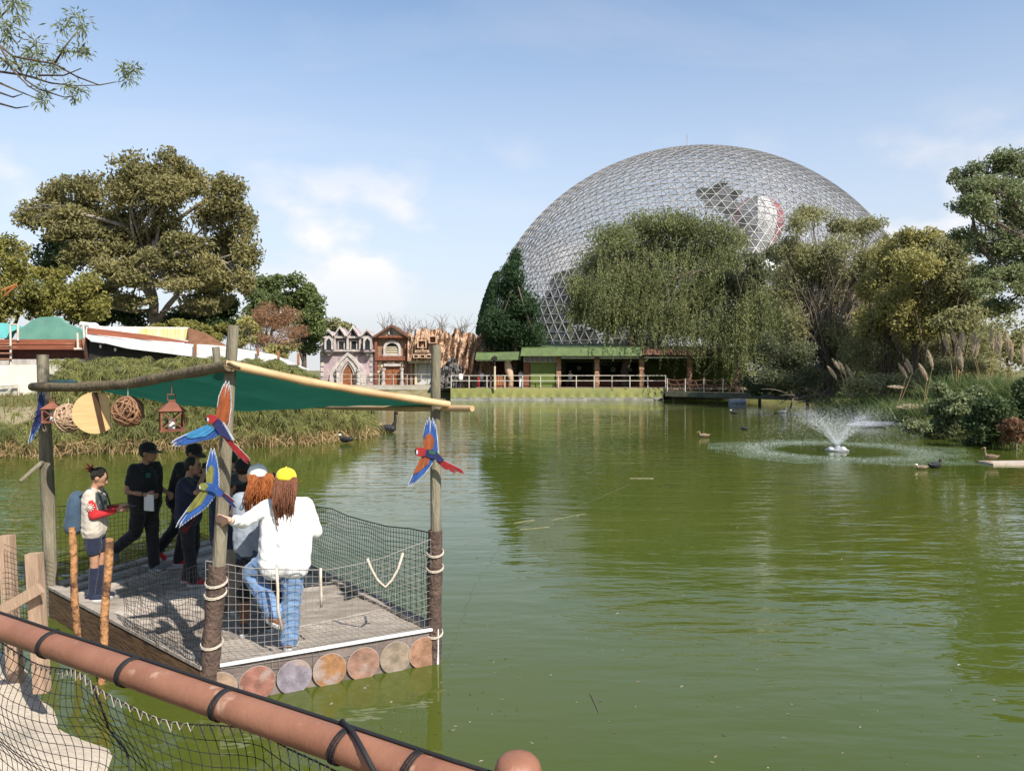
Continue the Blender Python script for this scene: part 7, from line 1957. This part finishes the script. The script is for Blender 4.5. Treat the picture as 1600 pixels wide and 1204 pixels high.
# 3. man in black striding
def ex3(root, J, hp, HR):
    m = MB(); m.box(J['wrR'] + V3(.0, .06, -.10), (.012, .16, .21)); put(m, 'paper_sheet', CL['white'], root, False)
    m = MB(); m.box(V3(.09, .155, 1.30), (.07, .012, .055)); put(m, 'chest_logo', CL['teal'], root, False)
    m = MB(); m.lathe([(.031, -.01), (.031, .01)], n=12, ax=(lerp(J['wrR'], J['elR'], .1), V3(1, 0, 0), V3(0, 0, 1), V3(0, 1, 0))); put(m, 'watch', CL['black'], root, False)
person('man in black polo and black cap striding with a paper sheet', at(228, 893), 1.70, math.radians(-112),
       dict(hed=(0, .06, 1.575), elR=(.24, -.05, 1.10), wrR=(.16, .18, 1.06), elL=(-.24, -.04, 1.1), wrL=(-.20, .19, 1.03), knL=(-.09, .02, .50), anL=(-.09, .05, .09), knR=(.09, -.08, .53), anR=(.10, -.42, .30), toR=(.10, -.42, .14)),
       skin=M_skin, shirt='black', sleeve=.62, legs='black', hair=('dark', 'short'), cap=('black', 0, 'teal'), shoes=cloth('sneaker_grey', (0.14, 0.16, 0.18)), headyaw=.35, extras=ex3, loose=1.3, legloose=1.3)
# 4. person in black cap bending, arm across
person('person in black cap and red undersleeve leaning over the one with a camera', at(282, 880), 1.68, math.radians(-95),
       dict(che=(0, .07, 1.25), nck=(0, .13, 1.42), hed=(0, .20, 1.54), shL=(-.175, .10, 1.37), shR=(.175, .10, 1.37), elR=(.30, .22, 1.20), wrR=(.20, .44, 1.28), elL=(-.22, .26, 1.16), wrL=(-.16, .46, 1.14), knR=(.09, .12, .5), anR=(.09, .02, .085), knL=(-.09, -.10, .51), anL=(-.09, -.36, .18), toL=(-.09, -.30, .05)),
       skin=M_skin, shirt='black', sleeve=.7, legs='black', hair=('dark', 'short'), cap=('black', 0), shoes='redc', headpitch=-.35, loose=1.4, legloose=1.4)
# 5. person with camera, navy top, red shoes
def ex5(root, J, hp, HR):
    m = MB(); m.box(hp(0, .16, .015), (.12, .05, .07)); cm_ = put(m, 'camera', CL['black'], root, False)
    m = MB(); m.lathe([(.03, 0), (.034, .05)], n=12, ax=(hp(0, .18, .015), V3(1, 0, 0), V3(0, 0, 1), V3(0, 1, 0))); put(m, 'lens', CL['black'], cm_)
    m = MB(); m.prism([V3(.165, .02, 1.02), V3(.165, .14, 1.00), V3(.175, .05, .80)], (.02, 0, 0)); put(m, 'neckerchief', CL['cream'], root, False)
    m = MB(); m.prism([V3(.17, .12, 1.06), V3(.17, .20, 1.02), V3(.18, .02, .72), V3(.18, -.03, .76)], (.02, 0, 0)); put(m, 'sash', CL['maroon'], root, False)
person('person in navy shirt and red shoes raising a camera to the eye', at(296, 912), 1.58, math.radians(-85),
       dict(hed=(0, .06, 1.58), elR=(.30, .20, 1.28), wrR=(.10, .24, 1.50), elL=(-.26, .22, 1.28), wrL=(-.08, .27, 1.50), che=(0, .03, 1.26), anR=(.09, .08, .085), anL=(-.09, -.06, .085)),
       skin=M_skin, shirt='navy', sleeve=.75, legs='black', hair=('dark', 'short'), shoes='redc', extras=ex5, loose=1.6, legloose=1.2)
# 6. bucket hat, khaki trousers
person('person in grey bucket hat and khaki trousers just behind the middle post', at(358, 957), 1.52, math.radians(-18),
       dict(elL=(-.24, .1, 1.12), wrL=(-.18, .30, 1.05), elR=(.24, .1, 1.12), wrR=(.18, .30, 1.05), knL=(-.10, .02, .5), knR=(.10, .02, .5)), shirt='navy', sleeve=.6, legs='khaki', hat='darkgrey', hair=('dark', 'short'), shoes=cloth('sneaker_white', (0.5, 0.5, 0.5)), loose=1.3, legloose=2.0)
# 7. black cap behind
person('person in black cap and dark clothes standing behind the red-haired woman', at(380, 925), 1.58, math.radians(20),
       dict(elL=(-.24, .1, 1.12), wrL=(-.15, .32, 1.08), elR=(.24, .1, 1.12), wrR=(.15, .32, 1.08)), shirt='black', sleeve=.6, legs='navy', cap=('black', 0), hair=('dark', 'short'), shoes='black')
# 8. green cap, half hidden by the post
person('person in green cap and dark shirt half hidden by the middle post', at(362, 893), 1.60, math.radians(110),
       dict(elL=(-.24, .1, 1.12), wrL=(-.15, .32, 1.08), elR=(.24, .1, 1.12), wrR=(.15, .32, 1.08)), shirt='darkgrey', sleeve=.6, legs='black', cap=('green', 0), hair=('dark', 'short'), shoes='black')
# 9. red-haired woman with white cap
def ex9(root, J, hp, HR):
    m = MB(); m.capsule(J['elL'] + V3(0, 0, .02), lerp(J['elL'], J['wrL'], .4), .052, .048); put(m, 'elbow_band', CL['black'], root)
    m = MB(); m.capsule((-.1, .0, .86), (.1, .0, .86), .135, .135); me = remesh(m, .016, 4); link_mesh('tied_jacket', me, CL['bluegrey'], root)
person('woman with long wavy red hair and a white cap', at(404, 987), 1.68, math.radians(18),
       dict(elL=(-.26, .10, 1.16), wrL=(-.26, .33, 1.20), elR=(.24, .10, 1.12), wrR=(.14, .32, 1.10), hiL=(-.09, 0, .91), knL=(-.13, .04, .5), anL=(-.14, -.06, .09), knR=(.10, .06, .5), anR=(.11, .04, .085)),
       skin=M_skinl, shirt='grey', sleeve=.12, legs='black', leglen=.62, legloose=2.4, hair=('ginger', 'wavy'), cap=('white', 0, 'lightgrey'), shoes='darkgrey', socks='brown', extras=ex9, loose=1.2, female=True, headyaw=.25)
# 10. dark cap between the red hair and the yellow cap
person('person in dark cap with white logo between the red-haired and the white-shirted woman', at(428, 962), 1.52, math.radians(4),
       dict(elL=(-.24, .1, 1.12), wrL=(-.16, .32, 1.08), elR=(.24, .1, 1.12), wrR=(.16, .32, 1.08), knL=(-.1, .03, .5), knR=(.1, .03, .5)), shirt='black', sleeve=.7, legs='black', cap=('darkgrey', math.pi, 'white'), hair=('dark', 'ponytail'), shoes=cloth('sneaker_white2', (0.4, 0.4, 0.4)), female=True, loose=1.3)
# --- far people on the pavilion floor
FG = 'people at the far pavilion'
zf = float(P(800, 606, D1)[2])
def far(label, x, H, yaw, d_=D1 + 1.0, **k):
    g_ = P(x, 606, d_); person(label, (float(g_[0]), float(g_[1]), zf), H, yaw, voxel=.034, group=FG, **k)
far('person in white top and dark trousers at the rock cliff', 720, 1.65, .6, shirt='white', legs='black', hair=('dark', 'short'))
far('person in red clothes by the pavilion railing', 748, 1.35, 2.0, shirt='redc', legs='redc', hair=('dark', 'short'), joints=dict(elL=(-.3, .2, 1.2), wrL=(-.3, .35, 1.3)))
far('person in white shirt behind the one in red', 753, 1.72, 2.4, d_=D1 + 1.8, shirt='white', legs='navy', hair=('dark', 'short'))
far('person in black shirt beside the leaning pole', 766, 1.6, -1.2, shirt='black', legs='khaki', hair=('dark', 'short'))
far('tall person all in white by the pavilion entrance', 814, 1.85, .3, shirt='lightgrey', legs='white', hair=('dark', 'short'))
far('person in grey top leaning at the railing by the green wall', 829, 1.5, 1.0, shirt='lightgrey', legs='black', hair=('dark', 'short'))
far('person in white shirt and pale hat under the pavilion roof', 891, 1.7, 2.8, d_=D1 + 3.2, shirt='white', legs='black', hat='cream')
